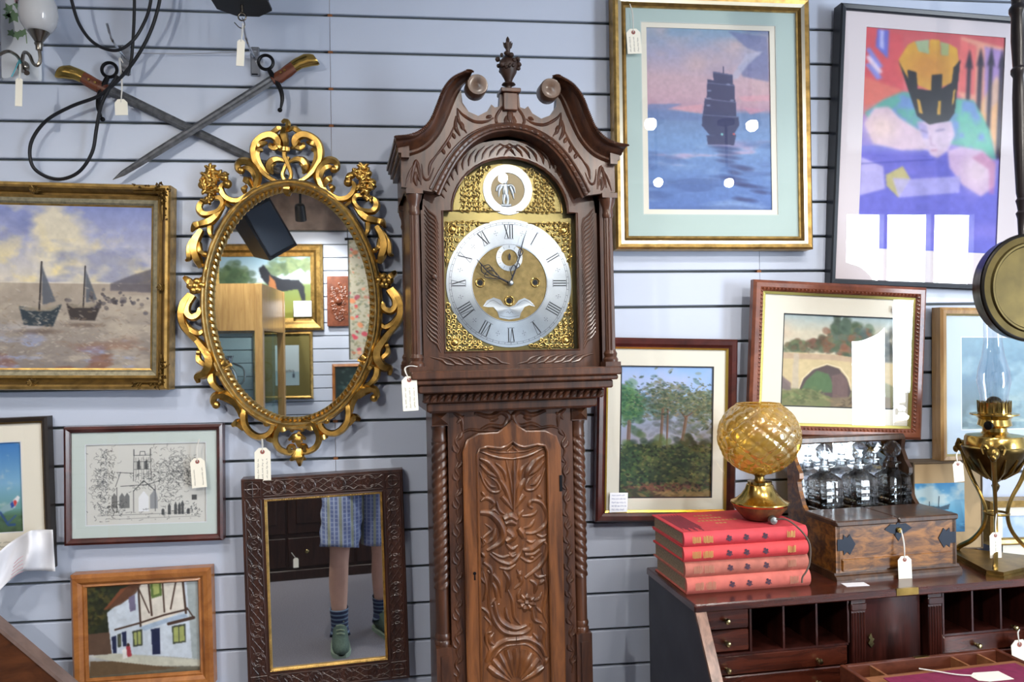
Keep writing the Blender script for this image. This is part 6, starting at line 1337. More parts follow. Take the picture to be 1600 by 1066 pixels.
MB().box(.01, TW-.03, TD-.006, TD-.004, zl0, ztop-.012).build('mirror_back', MIRROR, tan_, 0)
MB().bbox(-.004, TW+.004, TD-.034, TD-.002, ztop-.016, ztop+.004, .004).build('locking_bar', OAKD, tan_, 0)
IRON = pmat('dark_iron_mount','2a2f38',.4,.7)
def mountp(pts, y0, nm='iron_mount'): return MB().prism(pts[::-1], -y0-.002, -y0).build(nm, IRON, tan_, 0)
zc0 = (zl0+zdr)/2; s_ = .0016
for x, sg in ((0,1),(TW,-1)):
    P = [(0,-9),(10,-9),(11,-16),(17,-11),(22,-16),(32,0),(22,16),(17,11),(11,16),(10,9),(0,9)]; P = [(x+sg*a*s_, zc0-.006+b*s_) for a, b in P]; mountp(P if sg > 0 else P[::-1], 0)
P = [(-25,2),(-14,10),(-4,9),(0,13),(4,9),(14,10),(25,2),(14,-4),(8,-6),(0,-18),(-8,-6),(-14,-4)]; cx_, cz_ = q(1403, 828); mountp([(cx_+a*s_, cz_+b*s_) for a, b in P[::-1]], 0, 'lock_mount')
MB().lathe([(.006,-.006),(.007,-.004),(.007,0)], (cx_, -.002, cz_), 16, 'y').build('lock', BRASS, tan_)
for yy in (.02, ylid*.8):      # mounts on the left side
    P = [(0,-6),(8,-8),(12,-13),(20,0),(12,13),(8,8),(0,6)]; mb = MB(); mb.prismx([(yy+a*s_*(1 if yy < .05 else -1), zc0-.006+b*s_) for a, b in P], -.0025, -.0005); mb.build('side_mount', IRON, tan_, 0)
# decanters
CRY = pmat('cut_crystal','f2f6fa',.0,trans=1.0,ior=1.45); nt = CRY.node_tree; tr = nt.nodes.new('ShaderNodeBsdfTransparent'); mx = nt.nodes.new('ShaderNodeMixShader'); mx.inputs[0].default_value = .2; nt.links.new(nt.nodes['Principled BSDF'].outputs[0], mx.inputs[1]); nt.links.new(tr.outputs[0], mx.inputs[2]); nt.links.new(mx.outputs[0], nt.nodes['Material Output'].inputs['Surface'])
dlab = ['square cut glass decanter with faceted stopper nearest the amber lamp', 'middle square cut glass decanter with faceted stopper in the tantalus', 'square cut glass decanter with faceted stopper nearest the brass lamp']
zsh_ = q(1345, 737, ylid+.04)[1]; zst = q(1345, 704, ylid+.04)[1]
for i, u in enumerate((1289, 1343, 1395)):
    yD_ = ylid+.0395; cx = float(TA.loc(u, 770, yD_)[0]); wpt = TA.o+TA.A@np.array([cx, yD_, zb1+.013]); f = Fr(wpt, math.radians(5.2)); t = thing('decanter', f, dlab[i], 'decanter', 'decanters in the tantalus')
    hb = zsh_-zb1-.013; w = .036; mb = MB(); V = []; F = []; n = 32
    def sq(hw, z, e):
        for k in range(n):
            a = 2*PI*k/n; c, s = math.cos(a), math.sin(a); r = hw/((abs(c)**e+abs(s)**e)**(1/e)); V.append((r*c, r*s, z))
    sec = [(w*.9,0,9),(w,.004,9),(w,hb-.020,9),(w*.97,hb-.013,7),(w*.8,hb-.005,4),(w*.55,hb+.001,2.6),(.0165,hb+.005,2),(.015,hb+.012,2),(.015,hb+.018,2),(.023,hb+.021,2),(.023,hb+.024,2),(.014,hb+.025,2)]
    for s in sec: sq(*s)
    for j in range(len(sec)-1):
        for k in range(n): F.append((j*n+k, j*n+(k+1)%n, (j+1)*n+(k+1)%n, (j+1)*n+k))
    F += [tuple(range(n-1,-1,-1)), tuple(range((len(sec)-1)*n, len(sec)*n))]; mb.add(V, F); mb.build('bottle', CRY, t, 30)
    mb = MB()
    for fx, fy in ((0,-1),(-1,0),(1,0)):
        for a in range(7):
            for b in range(9):
                p = (a-3)*.0092; z = .02+b*(hb-.06)/8; s = .0045; o_ = w+.0002
                quad = [(-s,-s),(s,-s),(s,s),(-s,s)]; ap = .0028
                if fx == 0: V_ = [(p+x, -o_, z+y) for x, y in quad]+[(p, -o_-ap, z)]
                else: V_ = [(fx*o_, p+x, z+y) for x, y in quad]+[(fx*(o_+ap), p, z)]
                mb.add(V_, [(0,1,4),(1,2,4),(2,3,4),(3,0,4)])
    mb.build('hobnail_cutting', CRY, t, 0)['kind'] = 'stuff'
    zs = zst-zb1-.013; mb = MB(); V = []; F = []
    for j, th in enumerate((.0,.45,.95,1.57,2.19,2.69,3.14)):
        for k in range(8): a = 2*PI*(k+(j % 2)*.5)/8; r = .0245; V.append((r*math.sin(th)*math.cos(a), r*math.sin(th)*math.sin(a), zs+r*math.cos(th)))
    for j in range(6):
        for k in range(8):
            k2 = (k+1) % 8
            if j % 2 == 0: F += [(j*8+k, (j+1)*8+k, j*8+k2), (j*8+k2, (j+1)*8+k, (j+1)*8+k2)]
            else: F += [(j*8+k, (j+1)*8+k, (j+1)*8+k2), (j*8+k, (j+1)*8+k2, j*8+k2)]
    mb.add(V, F); mb.lathe([(.0125,hb+.024),(.011,zs-.021),(.009,zs-.018)], n=16); mb.build('stopper', CRY, t, 0)
tp = TA.o+TA.A@np.array([cx_, -.012, cz_])
price_tag((1413,869), (1415,913), 21, tp[1]-.012, [(1412,850),(tp[0], tp[1], tp[2]+.002)], 'white price tag tied to the lock of the tantalus', 0)
w = at_z(1330, 917, ZT+.001); tagp(MB().box(w[0]-.01, w[0]+.05, w[1]+.003, w[1]+.03, ZT+.0002, ZT+.001).build('paper_slip', PAPER, None, 0), 'sliver of white paper under the front of the tantalus', 'paper')

# ------------------------------------------------------------------ brass tripod oil lamp
bc = at_z(1556, 884, ZT)+np.array([.008,.005,0]); f = Fr((bc[0], bc[1], ZT), math.radians(20)); bl_ = thing('brass_oil_lamp', f, 'tall brass oil lamp on three ram-headed legs with glass chimney', 'lamp')
bm = float((bc-CAM)@MC[:,1])/FPX; hz = lambda v: float(at_y(1556, v, bc[1])[2]-ZT)
tri = []
for k in range(3):
    a0 = math.radians(210+120*k); 
    for s in (-.14, .14): tri.append((78*bm*math.cos(a0+s), 78*bm*math.sin(a0+s)))
    a1 = a0+math.radians(60); tri.append((48*bm*math.cos(a1), 48*bm*math.sin(a1)))
mb = MB(); mb.prismz(tri, .004, .016); mb.prismz([(x*1.04,y*1.04) for x, y in tri], 0, .007); mb.build('tripod_base', BRASSD, bl_, 0)
mb = MB(); mb.lathe([(1.5*bm,hz(770)),(4.5*bm,hz(764)),(6*bm,hz(759)),(3*bm,hz(754)),(12*bm,hz(747)),(27*bm,hz(735)),(40*bm,hz(716)),(45*bm,hz(704)),(46*bm,hz(701)),(46*bm,hz(698))], n=40); mb.build('bowl', pmat('bronzed_brass','6e5a34',.3,1.0,var=.3,vscale=25), bl_)
mb = MB()
for i in range(14):
    a = 2*PI*i/14; mb.tube([(12*bm*math.cos(a),12*bm*math.sin(a),hz(748)),(30*bm*math.cos(a),30*bm*math.sin(a),hz(733)),(42*bm*math.cos(a),42*bm*math.sin(a),hz(714))], [1.2*bm,3.6*bm,1.2*bm], 6)
mb.build('bowl_leaves', BRASSD, bl_)
mb = MB(); mb.lathe([(46*bm,hz(699)),(43*bm,hz(696)),(42*bm,hz(683)),(40*bm,hz(680)),(20*bm,hz(677)),(17*bm,hz(674)),(17*bm,hz(668)),(24*bm,hz(664)),(22*bm,hz(655)),(26*bm,hz(650)),(34*bm,hz(648)),(34*bm,hz(646)),(22*bm,hz(645)),(22*bm,hz(630)),(23*bm,hz(628)),(19*bm,hz(628)),(19*bm,hz(640))], n=40); mb.build('burner', BRASS, bl_)
mb = MB()
for i in range(24): a = 2*PI*i/24; mb.tube([(22.5*bm*math.cos(a),22.5*bm*math.sin(a),hz(644)),(23*bm*math.cos(a),23*bm*math.sin(a),hz(626))], .7*bm, 5)
mb.build('burner_gallery', BRASSD, bl_)
mb = MB(); mb.tube([(0,0,hz(659)),(-33*bm,-12*bm,hz(662))], 1.3*bm, 6); mb.lathe([(1*bm,-3*bm),(6.5*bm,-2*bm),(6.5*bm,2*bm),(1*bm,3*bm)], (-35*bm,-13*bm,hz(662)), 16, 'x'); mb.build('wick_knob', BLACKM, bl_)
mb = MB(); mb.ell((0,0,hz(630)), (12*bm,12*bm,11*bm)); mb.build('flame_spreader', pmat('smoked_brass','4a4230',.4,.9), bl_)
mb = MB(); mb.lathe([(19*bm,hz(630)),(20*bm,hz(615)),(24*bm,hz(597)),(22*bm,hz(578)),(16*bm,hz(556)),(13*bm,hz(535)),(12.5*bm,hz(470)),(12*bm,hz(470)),(12.3*bm,hz(535)),(15.3*bm,hz(556)),(21.2*bm,hz(578)),(23.2*bm,hz(597)),(19.2*bm,hz(615)),(18.2*bm,hz(630))], n=32); mb.build('glass_chimney', glass_thin('chimney_glass',(.97,.98,1),.06), bl_)
for k in range(3):
    a = math.radians(210+120*k); c, s = math.cos(a), math.sin(a); L = lambda r, v: (r*bm*c, r*bm*s, hz(v)); mb = MB()
    mb.tube(cr([L(54,702),L(50,722),L(38,752),L(24,778),L(17,802),L(22,828),L(40,852),L(62,868),L(68,878)],5), [5*bm,4.2*bm,3.6*bm,3.2*bm,3.2*bm,3.4*bm,3.6*bm,4*bm,4.5*bm], 8, ridge=.1)
    mb.ell(L(68,879), (7*bm,6*bm,4*bm)); mb.build('leg', BRASSD, bl_)
    mb = MB(); mb.ell(L(56,702), (9*bm,9*bm,10*bm)); mb.ell(L(64,708), (5*bm,5*bm,6*bm))
    for e in (-1, 1): e_ = np.array([-s*e, c*e, 0])*7*bm; p0 = np.array(L(52,696))+e_; mb.tube(cr([p0, p0+e_*.6+np.array([0,0,5*bm]), p0+e_*1.1, p0+e_*.8+np.array([c*5*bm, s*5*bm, -8*bm])],4), [3*bm,2.5*bm,1*bm], 6)
    mb.build('ram_head', BRASSD, bl_)
mb = MB(); mb.ring((0,0,hz(802)), 17*bm, 2*bm, 'z'); mb.build('leg_collar', BRASSD, bl_)
price_tag((1496,721), (1499,753), 16, bc[1]-.10, [(1494,712),(1498,704)], 'white price tag hanging from the ram head of the brass lamp', 0)
price_tag((1555,832), (1556,872), 18, bc[1]-.06, [(1555,818),(1557,803)], 'cream price tag hanging between the legs of the brass lamp', 1)

# ------------------------------------------------------------------ small pictures standing at the back of the bureau
vb = lambda u, y: px((float(at_z(u, 880, ZT)[0]), y, ZT+.001))[1]
xs_ = [at_y(u, 800, -.075) for u in (1427, 1535)]; b0, b1 = [px((q[0], -.075, ZT+.002)) for q in xs_]
p = picture('ship_sketch', 'small oil sketch of a ship on brown card leaning behind the tantalus', [(1427,724),(1535,720),(1535,b1[1]),(1427,b0[1])], -.075, [(0,.002,0),(1,.003,0),(2,.002,0)], [BACKB], group='small pictures on the bureau')
sheet(p, 'brown_card', None, .0, pmat('brown_backing_card','b59a74',.85)); 
cv = Cv(1428, 755, 1507, 832, 1.2); cv.grad([(755,(60,130,180)),(785,(120,170,195)),(800,(90,150,180)),(832,(40,100,140))]); cv.mix(np.clip((cv.fbm(22,4,.7)-.5)*6,0,1)*np.clip((795-cv.Y)/10,0,1), (196,208,205), .8); cv.poly([(1446,797),(1450,790),(1470,792),(1484,788),(1482,796),(1465,799)], (50,70,84), .9); cv.line([(1466,792),(1467,776)], 1.4, (50,66,80)); cv.line([(1452,792),(1452,784)], 1.2, (50,66,80)); cv.dabs(60, 1468, 815, 40, 14, [(50,110,150),(80,140,170),(40,90,120)], 4, .5, .4, 71)
art(p, cv, -.0006, name='oil_sketch')
xs_ = [at_y(u, 800, -.06) for u in (1546, 1662)]; b0, b1 = [px((q[0], -.06, ZT+.002)) for q in xs_]
p = picture('small_landscape', 'small pale blue picture in gold frame behind the brass lamp legs', [(1546,783),(1662,781),(1662,b1[1]),(1546,b0[1])], -.06, [(0,.003,0),(3,.008,0),(8,.006,0),(10,.0,0)], [GOLDW], group='small pictures on the bureau')
mount(p, None, (1568,806,1650,890), .003, IVORYM); cv = Cv(1566, 804, 1652, 892, .8); cv.grad([(804,(150,180,215)),(860,(190,205,222)),(892,(120,140,120))]); cv.mix(np.clip((cv.fbm(24,4)-.5)*5,0,1), (215,222,232), .6); art(p, cv, .007); back(p)

# ------------------------------------------------------------------ brass warming pan on a turned handle
pc = at_y(1607, 450, -.46); f = Fr((pc[0], pc[1], pc[2])); wp = thing('warming_pan', f, 'brass warming pan hanging by dark turned wooden handle at right edge', 'warming pan'); wm = float((pc-CAM)@MC[:,1])/FPX
mb = MB(); mb.lathe([(.001,-.016),(40*wm,-.018),(64*wm,-.016),(66*wm,-.019),(69*wm,-.019),(71*wm,-.014),(80*wm,-.012)], n=64, axis='y'); mb.build('pan_lid', pmat('tarnished_brass_lid','4a3f20',.42,.75,var=.3,vscale=18), wp)
mb = MB(); mb.lathe([(80*wm,-.012),(84*wm,-.010),(85*wm,-.006),(83*wm,.002),(80*wm,.03),(70*wm,.05),(.001,.055)], n=64, axis='y'); mb.build('pan', pmat('blackened_copper','1e1b18',.3,.8), wp)
HZ = lambda v: float(at_y(1590, v, pc[1])[2]-pc[2]); hx = float(at_y(1589,200,pc[1])[0]-pc[0])
prof = [(6,388),(9,382),(8,372),(6,368),(7,340),(9,332),(6,328),(7.5,318),(9,312),(6.5,308),(8,300),(10.5,220),(10.5,150),(9,118),(12,112),(12,106),(9,102),(11,60),(10,22),(13,16),(13,10),(9,4),(12,-60),(8,-140),(6,-200)]
mb = MB(); mb.lathe([(r*wm, HZ(v)) for r, v in prof], (hx*.8+.013, .01, 0), 24); mb.build('handle', pmat('ebonised_wood','1d1719',.3,var=.2,vscale=30), wp)
mb = MB(); zt_ = HZ(-200); mb.tube([(hx*.8+.013,.01,zt_-.005),(hx*.8+.013,.01,CEIL-pc[2]-.001)], .002, 6); mb.build('hanging_cord', STRING, wp)

# ------------------------------------------------------------------ open writing slope on the bureau fall
ZW = .905
def yat(z): return at_z(1312, 1039, z)[1]
lo, hi = .7, 1.0
WSo = at_z(1312, 1039, ZW); WS = Fr((WSo[0], WSo[1], ZF-.018), math.radians(5.5)); ws = thing('writing_slope', WS, 'open mahogany writing box with divided pen tray and magenta leather', 'writing box')
h = ZW-(ZF-.018); ww = float(WS.locz(1556, 1012, h)[0]); 
BOXW = wood('writing_box_wood','4a241a','7a4430',.35,scale=(3,10,10)); BOXI = wood('writing_box_inside','7a4a2c','a8704a',.5,scale=(3,10,10))
wd = .27; MB().box(0, ww, -wd, 0, 0, .008).build('box_bottom', BOXW, ws, 0)
for a in ((0,.012,-wd,0),(ww-.012,ww,-wd,0),(.012,ww-.012,-.012,0),(.012,ww-.012,-wd,-wd+.012)): MB().bbox(a[0],a[1],a[2],a[3],.008,h,.0015).build('box_wall', BOXW, ws, 0)
MB().box(.012, ww-.012, -.074, -.066, .008, h-.004).build('tray_wall', BOXI, ws, 0)
for x in (ww*.17, ww*.68, ww*.85): MB().box(x-.003, x+.003, -.066, -.012, .008, h-.004).build('tray_divider', BOXI, ws, 0)
MB().box(.012, ww-.012, -.066, -.012, .03, .034).build('tray_floor', BOXI, ws, 0)
MB().bbox(.012, ww-.012, -wd+.012, -.074, h-.012, h-.002, .001).build('slope_board', BOXI, ws, 0)
MB().box(.05, ww-.03, -wd+.03, -.085, h-.002, h-.0005).build('leather_panel', pmat('magenta_leather','7c2348',.6,var=.15,vscale=60,bump=.3), ws, 0)
MB().box(.02,.055,-.06,-.02,.034,.05).build('ink_pad', pmat('inkwell_olive','6b6448',.5), ws, 0); MB().box(ww*.5-.02, ww*.5+.02, -.009, .001, h-.001, h+.001).build('lock_strike', BRASSD, ws, 0)
tw = WS.o+WS.A@np.array([ww*.42, -.09, h+.004]); t = thing('price_tag', Fr(WS.o, math.radians(5.5)), 'cream price tag lying on the magenta leather of the writing box', 'price tag', 'strung price tags')
x0 = ww*.56; MB().prismz([(x0,-.125),(x0+.02,-.112),(x0+.08,-.118),(x0+.08,-.16),(x0+.02,-.158),(x0,-.148)][::-1], h+.0005, h+.0015).build('card', CARD, t, 0)
mb = MB(); mb.tube(cr([(ww*.36,-.07,h+.004),(ww*.42,-.09,h+.004),(ww*.5,-.115,h+.003),(x0+.01,-.13,h+.003)],5), .0015, 6); mb.build('string', STRING, t)
q = DK.loc(1593, 984, GY-.024); knob(RDR, float(q[0]), GY, float(q[2])); kw = DK.o+DK.A@q
price_tag((1592,1000), (1597,1058), 26, float(kw[1])-.006, [(1590,990), tuple(kw)], 'white price tag hanging from a drawer knob of the bureau at right edge', 0)
# ------------------------------------------------------------------ the rest of the shop, seen in the two mirrors
MOV = OM.o[1]+.003
def rv(u, v, y): return at_y(u, v, 2*MOV-y)*np.array([1,0,1])+np.array([0,y,0])     # point at depth y that shows at pixel (u,v) of the oval mirror
def rear_picture(name, label, u0, v0, u1, v1, rails, mats, y=RY+.02):
    a, b = rv(u0, v0, y), rv(u1, v1, y); W = abs(b[0]-a[0]); H = a[2]-b[2]; f = Fr(((a[0]+b[0])/2, y, b[2]), PI); t = thing(name, f, label, 'picture', 'pictures on the rear wall')
    k = W/(u1-u0); V = []; F = []; M = []; prof = [(0,-.001)]+[(d*k,-o) for d, o, m in rails]+[(rails[-1][0]*k,-.001)]; ms = [rails[0][2]]+[r[2] for r in rails]
    for d, yy in prof: V += [(-W/2+d, yy, d), (W/2-d, yy, d), (W/2-d, yy, H-d), (-W/2+d, yy, H-d)]
    for i in range(len(prof)-1):
        for j in range(4): F.append((4*i+j, 4*i+(j+1)%4, 4*i+4+(j+1)%4, 4*i+4+j)); M.append(ms[i])
    mkobj('frame', V, F, mats, t, 0, M); i = rails[-1][0]*k
    R_ = lambda r: ((-(rv(r[0],r[1],y)[0]-f.o[0]), rv(r[0],r[1],y)[2]-f.o[2]), (-(rv(r[2],r[3],y)[0]-f.o[0]), rv(r[2],r[3],y)[2]-f.o[2]))
    return t, f, R_, (W, H, i)
t, f, R_, g = rear_picture('horse_painting', 'large painting of a dark horse in broad gold frame seen in the oval mirror', 322, 382, 506, 516, [(0,.02,0),(4,.04,0),(10,.03,1),(14,.02,0),(20,.01,2)], [GOLDW, GOLDD, IVORYM])
cv = Cv(340, 402, 487, 497, .8); cv.grad([(402,(150,190,215)),(440,(190,205,215)),(446,(110,130,80)),(497,(140,140,60))]); cv.dabs(140, 365, 432, 26, 16, [(70,96,70),(90,112,80)], 6, .6, .7, 81); cv.dabs(140, 460, 418, 36, 14, [(86,106,80),(120,136,100)], 6, .6, .7, 82); cv.poly([(440,436),(470,420),(487,436)], (190,200,210), .8, 2)
cv.poly([(404,420),(412,414),(424,430),(440,436),(468,438),(476,448),(478,470),(472,470),(466,452),(440,456),(436,478),(430,478),(428,452),(416,444),(408,434)], (34,38,48), 1, 1); cv.poly([(421,430),(430,440),(433,456),(420,448)], (190,120,70), .8)
a, b = R_(cv.b); cv.build('painting', a[0], a[1], b[0], b[1], -.006, t); q = R_((460,471,488,495)); MB().box(q[1][0], q[0][0], -.042, -.04, q[1][1], q[0][1]).build('white_label', PAPER, t, 0)
t, f, R_, g = rear_picture('boat_print', 'small boat print with wide olive mount seen in the oval mirror', 395, 519, 490, 623, [(0,.01,0),(3,.02,0),(5,.012,0)], [GOLDW])
MB().box(-g[0]/2+.01, g[0]/2-.01, -.006, -.003, .01, g[1]-.01).build('olive_mount', pmat('olive_mount_card','6e6638',.8), t, 0)
cv = Cv(430, 540, 468, 602, .9); cv.grad([(540,(196,214,222)),(580,(190,205,210)),(582,(150,176,186)),(602,(170,192,200))]); cv.poly([(457,590),(459,578),(461,590)], (60,70,84)); cv.dabs(14, 448, 580, 16, 1.5, [(120,130,130)], 3, .5, .4, 83); a, b = R_(cv.b); cv.build('print', a[0], a[1], b[0], b[1], -.008, t)
t, f, R_, g = rear_picture('dark_picture', 'dark picture in light wood frame low in the oval mirror', 519, 569, 566, 628, [(0,.01,0),(4,.016,0),(5,.008,0)], [PINE]); cv = Cv(524, 574, 561, 623, .6, (30,44,44)); cv.dabs(30, 545, 598, 14, 20, [(60,90,90),(40,60,60),(90,110,110)], 4, .5, .6, 84); a, b = R_(cv.b); cv.build('painting', a[0], a[1], b[0], b[1], -.006, t)
a, b = rv(511, 432, RY+.02), rv(548, 510, RY+.02); f = Fr(((a[0]+b[0])/2, RY+.02, b[2]), PI); t = thing('carved_panel', f, 'square carved wooden panel on the rear wall seen in the oval mirror', 'panel'); W, H = b[0]-a[0], a[2]-b[2]
MB().bbox(-W/2, W/2, -.025, 0, 0, H, .004).build('board', TEAK, t, 0); mb = MB(); r_ = RB(91)
for i in range(40): x, z = r_.uniform(-.32,.32)*W, H*r_.uniform(.16,.84); scroll(mb, x, z, .022, r_.uniform(0,6), 1.1, -.026, .007, r_.choice((-1,1)))
mb.ell((0,-.03,H/2), (.03,.02,.03)); mb.build('carving', TEAK, t)
# floral tapestry hung clear of the wall
a, b = rv(543, 375, -3.7), rv(610, 561, -3.7); f = Fr((a[0], -3.7, b[2]), PI); t = thing('tapestry', f, 'cream floral tapestry strip hanging at the edge of the oval mirror view', 'tapestry'); cv = Cv(543, 375, 610, 561, .9, (196,190,170)); cv.dabs(500, 576, 468, 34, 93, [(150,150,120),(170,160,130),(120,130,110)], 2.4, .6, .6, 92, True); cv.dabs(70, 576, 468, 34, 93, [(196,60,80),(214,130,90),(190,80,100),(220,150,120)], 4, .8, .7, 93, True); cv.line([(544,375),(544,561)], 2.5, (70,70,64)); W = b[0]-a[0]; H = a[2]-b[2]; cv.build('woven_face', 0, H, -W, 0, -.006, t); MB().box(-W, 0, -.005, .001, 0, H).build('lining', pmat('tapestry_lining','8a8474',.9), t, 0); mb = MB(); mb.tube([(.02,0,H+.006),(-W-.02,0,H+.006)], .01, 10); mb.build('rail', BLACKM, t)
for x in (0, -W): mb = MB(); mb.tube([(x,0,H+.01),(x,0,CEIL-b[2]-.002)], .003, 6); mb.build('hanging_rod', BLACKM, t)
# black loudspeaker below the ceiling
c = rv(412, 362, -2.75); f = Fr((c[0], c[1], c[2]), math.radians(150), .55, 0.0); t = thing('loudspeaker', f, 'black wedge-shaped loudspeaker hung from the ceiling seen in the oval mirror', 'loudspeaker'); SPK = pmat('black_speaker_plastic','15171b',.4)
MB().prismx([(-.11,-.16),(.10,-.11),(.12,.14),(-.11,.17)], -.1, .1).build('cabinet', SPK, t, 0); MB().bbox(-.085, .085, -.122, -.11, -.14, .15, .004).build('grille', pmat('grey_grille','3a424e',.5,.2), t, 0); MB().bbox(-.06, .06, .1, .13, -.06, .08, .006).build('amplifier_plate', BLK2, t, 0)
fi = f.A.T @ (np.array([c[0], c[1], CEIL-.005])-f.o); mb = MB(); mb.tube([(0,.02,.1), tuple(fi)], .012, 10); mb.build('bracket', BLK2, t)
# glazed display cabinet
f = Fr((-1.04, -3.0, 0), PI); t = thing('display_cabinet', f, 'tall glazed display cabinet with light wood posts seen in the oval mirror', 'cabinet'); LW = wood('beech_cabinet_wood','a8824e','c9a468',.4); CW, CDp, CH = .95, .8, 2.08
for x in (0, CW-.05):
    for y in (0, CDp-.05): MB().bbox(x, x+.05, y, y+.05, 0, CH, .003).build('post', LW, t, 0)
for a in ((.05,CW-.05,.005,.02),(.05,CW-.05,CDp-.02,CDp-.005),(.005,.02,.05,CDp-.05),(CW-.02,CW-.005,.05,CDp-.05)): MB().box(a[0],a[1],a[2],a[3],CH-.3,CH).build('fascia_panel', LW, t, 0); MB().box(a[0],a[1],a[2],a[3],0,.25).build('base_panel', LW, t, 0); MB().box(a[0],a[1],(a[2]+a[3])/2-.003,(a[2]+a[3])/2+.003,.25,CH-.3).build('glass_pane', glass_thin('cabinet_glass',(.9,.97,.95),.06), t, 0)
MB().box(.01, CW-.01, .01, CDp-.01, CH-.02, CH-.005).build('top', LW, t, 0)
for z in (.27, .8, 1.3): MB().box(.02, CW-.02, .02, CDp-.02, z, z+.008).build('glass_shelf', glass_thin('shelf_glass',(.8,.95,.9),.1), t, 0)
for x, y, z, lab, mt in ((.3,.3,1.309,'silver jug on the upper shelf of the display cabinet',CHROME), (.62,.25,1.309,'dark bronze vase on the upper shelf of the display cabinet',BLACKM), (.35,.35,.809,'brass vase on the middle shelf of the display cabinet',BRASS), (.65,.3,.809,'pewter tankard on the middle shelf of the display cabinet',STEEL)):
    w = f.o+f.A@np.array([x,y,z]); g = Fr(w); v = thing('cabinet_vessel', g, lab, 'vase', 'vessels in the display cabinet'); mb = MB(); mb.lathe([(.05,0),(.055,.01),(.035,.03),(.06,.08),(.075,.14),(.06,.2),(.035,.24),(.04,.29),(.05,.31),(.045,.31),(.03,.24)], n=24); mb.build('body', mt, v); mb = MB(); mb.tube(cr([(.06,0,.1),(.11,0,.14),(.11,0,.22),(.04,0,.26)],5), .007, 8); mb.build('handle', mt, v)
# dark sideboard
SB0, SB1, SBY, SBH = -1.0, .5, -3.74, .95
f = Fr((SB1, SBY, 0), PI); sb = thing('sideboard', f, 'dark panelled mahogany sideboard seen in the fret mirror', 'sideboard'); W = SB1-SB0; DKM = wood('dark_sideboard_wood','1a0e0b','35201a',.35)
MB().box(.01, W-.01, .012, .32, .06, SBH-.03).build('carcass', DKM, sb, 0); MB().bbox(-.02, W+.02, -.02, .325, SBH-.03, SBH, .006).build('top', DKM, sb, 0); MB().bbox(-.006, W+.006, -.006, .32, 0, .07, .004).build('plinth', DKM, sb, 0)
for i in range(3):
    x0 = .03+i*(W-.06)/3; x1 = x0+(W-.06)/3-.015; d = MB().bbox(x0, x1, -.002, .012, .09, .30, .004).build('drawer', DKM, sb, 0)
    for x in ((x0+x1)/2-.1, (x0+x1)/2+.1): knob(d, x, -.003, .2, .014)
    d = MB().bbox(x0, x1, -.002, .012, .33, SBH-.05, .004).build('door', DKM, sb, 0); MB().bbox(x0+.06, x1-.06, -.01, -.002, .4, SBH-.11, .004).build('raised_panel', DKM, d, 0)
w = np.array([-.42, SBY+.03, .14]); g = Fr(w, PI); t = thing('price_tag', g, 'cream price tag hanging on the sideboard drawer seen in the fret mirror', 'price tag', 'strung price tags'); MB().prism([(-.018,-.045),(.018,-.045),(.018,.015),(.008,.025),(-.008,.025),(-.018,.015)], -.0006, .0006).build('card', CARD, t, 0); mb = MB(); mb.tube(cr([(0,0,.018),(.01,0,.035),(.03,.015,.06)],5), .0015, 6); mb.build('string', STRING, t)

# ------------------------------------------------------------------ the photographer (legs show in the fret mirror)
PX, PY = .0, -2.42
per = Fr((PX, PY, 0)); 
J = [((-.04,0,.95),.125),((-.035,-.01,1.14),.12),((-.02,-.01,1.34),.135),((-.01,.01,1.48),.055),((0,.02,1.57),.075),((0,.02,1.68),.085),
     ((-.135,0,.88),.09),((-.165,.10,.50),.056),((-.17,.055,.34),.058),((-.165,.045,.10),.036),((-.165,.14,.04),.026),
     ((.06,0,.88),.09),((.075,-.03,.49),.056),((.075,-.085,.34),.058),((.08,-.12,.10),.036),((.112,-.035,.04),.026),
     ((-.18,-.01,1.41),.058),((-.25,.08,1.23),.043),((-.13,.13,1.44),.03),((-.085,.145,1.53),.032),
     ((.16,-.01,1.41),.058),((.24,.08,1.23),.043),((.13,.13,1.44),.03),((.085,.145,1.53),.032)]
E_ = [(0,1),(1,2),(2,3),(3,4),(4,5),(0,6),(6,7),(7,8),(8,9),(9,10),(0,11),(11,12),(12,13),(13,14),(14,15),(2,16),(16,17),(17,18),(18,19),(2,20),(20,21),(21,22),(22,23)]
for base, sg in ((19,1),(23,-1)):
    bx, by, bz_ = J[base][0]
    for k, (dx, L) in enumerate(((-.03,.8),(-.01,1.0),(.01,1.05),(.03,.95))):
        n0 = len(J); J += [((bx+sg*.012+dx*.3, by+.02, bz_+.03+dx), .0095), ((bx+sg*(.012+.03*L), by+.028, bz_+.035+dx), .0085), ((bx+sg*(.012+.045*L), by+.012, bz_+.033+dx), .0075)]; E_ += [(base,n0),(n0,n0+1),(n0+1,n0+2)]
    n0 = len(J); J += [((bx+sg*.012, by-.02, bz_+.02), .011), ((bx+sg*.03, by-.03, bz_+.045), .0095)]; E_ += [(base,n0),(n0,n0+1)]
SKIN = pmat('skin','dcae98',.55,var=.06,vscale=20)
me = bpy.data.meshes.new('person'); me.from_pydata([j[0] for j in J], E_, []); po = bpy.data.objects.new('person', me); COL.objects.link(po); po.matrix_world = per.mat(); me.materials.append(SKIN)
md = po.modifiers.new('skin', 'SKIN'); md.use_smooth_shade = True
for i, j in enumerate(J): me.skin_vertices[0].data[i].radius = (j[1], j[1]); me.skin_vertices[0].data[i].use_root = (i == 0)
po.modifiers.new('smooth', 'SUBSURF').render_levels = 2
tagp(po, 'person in blue checked shorts, striped socks and green trainers taking the photograph', 'person')
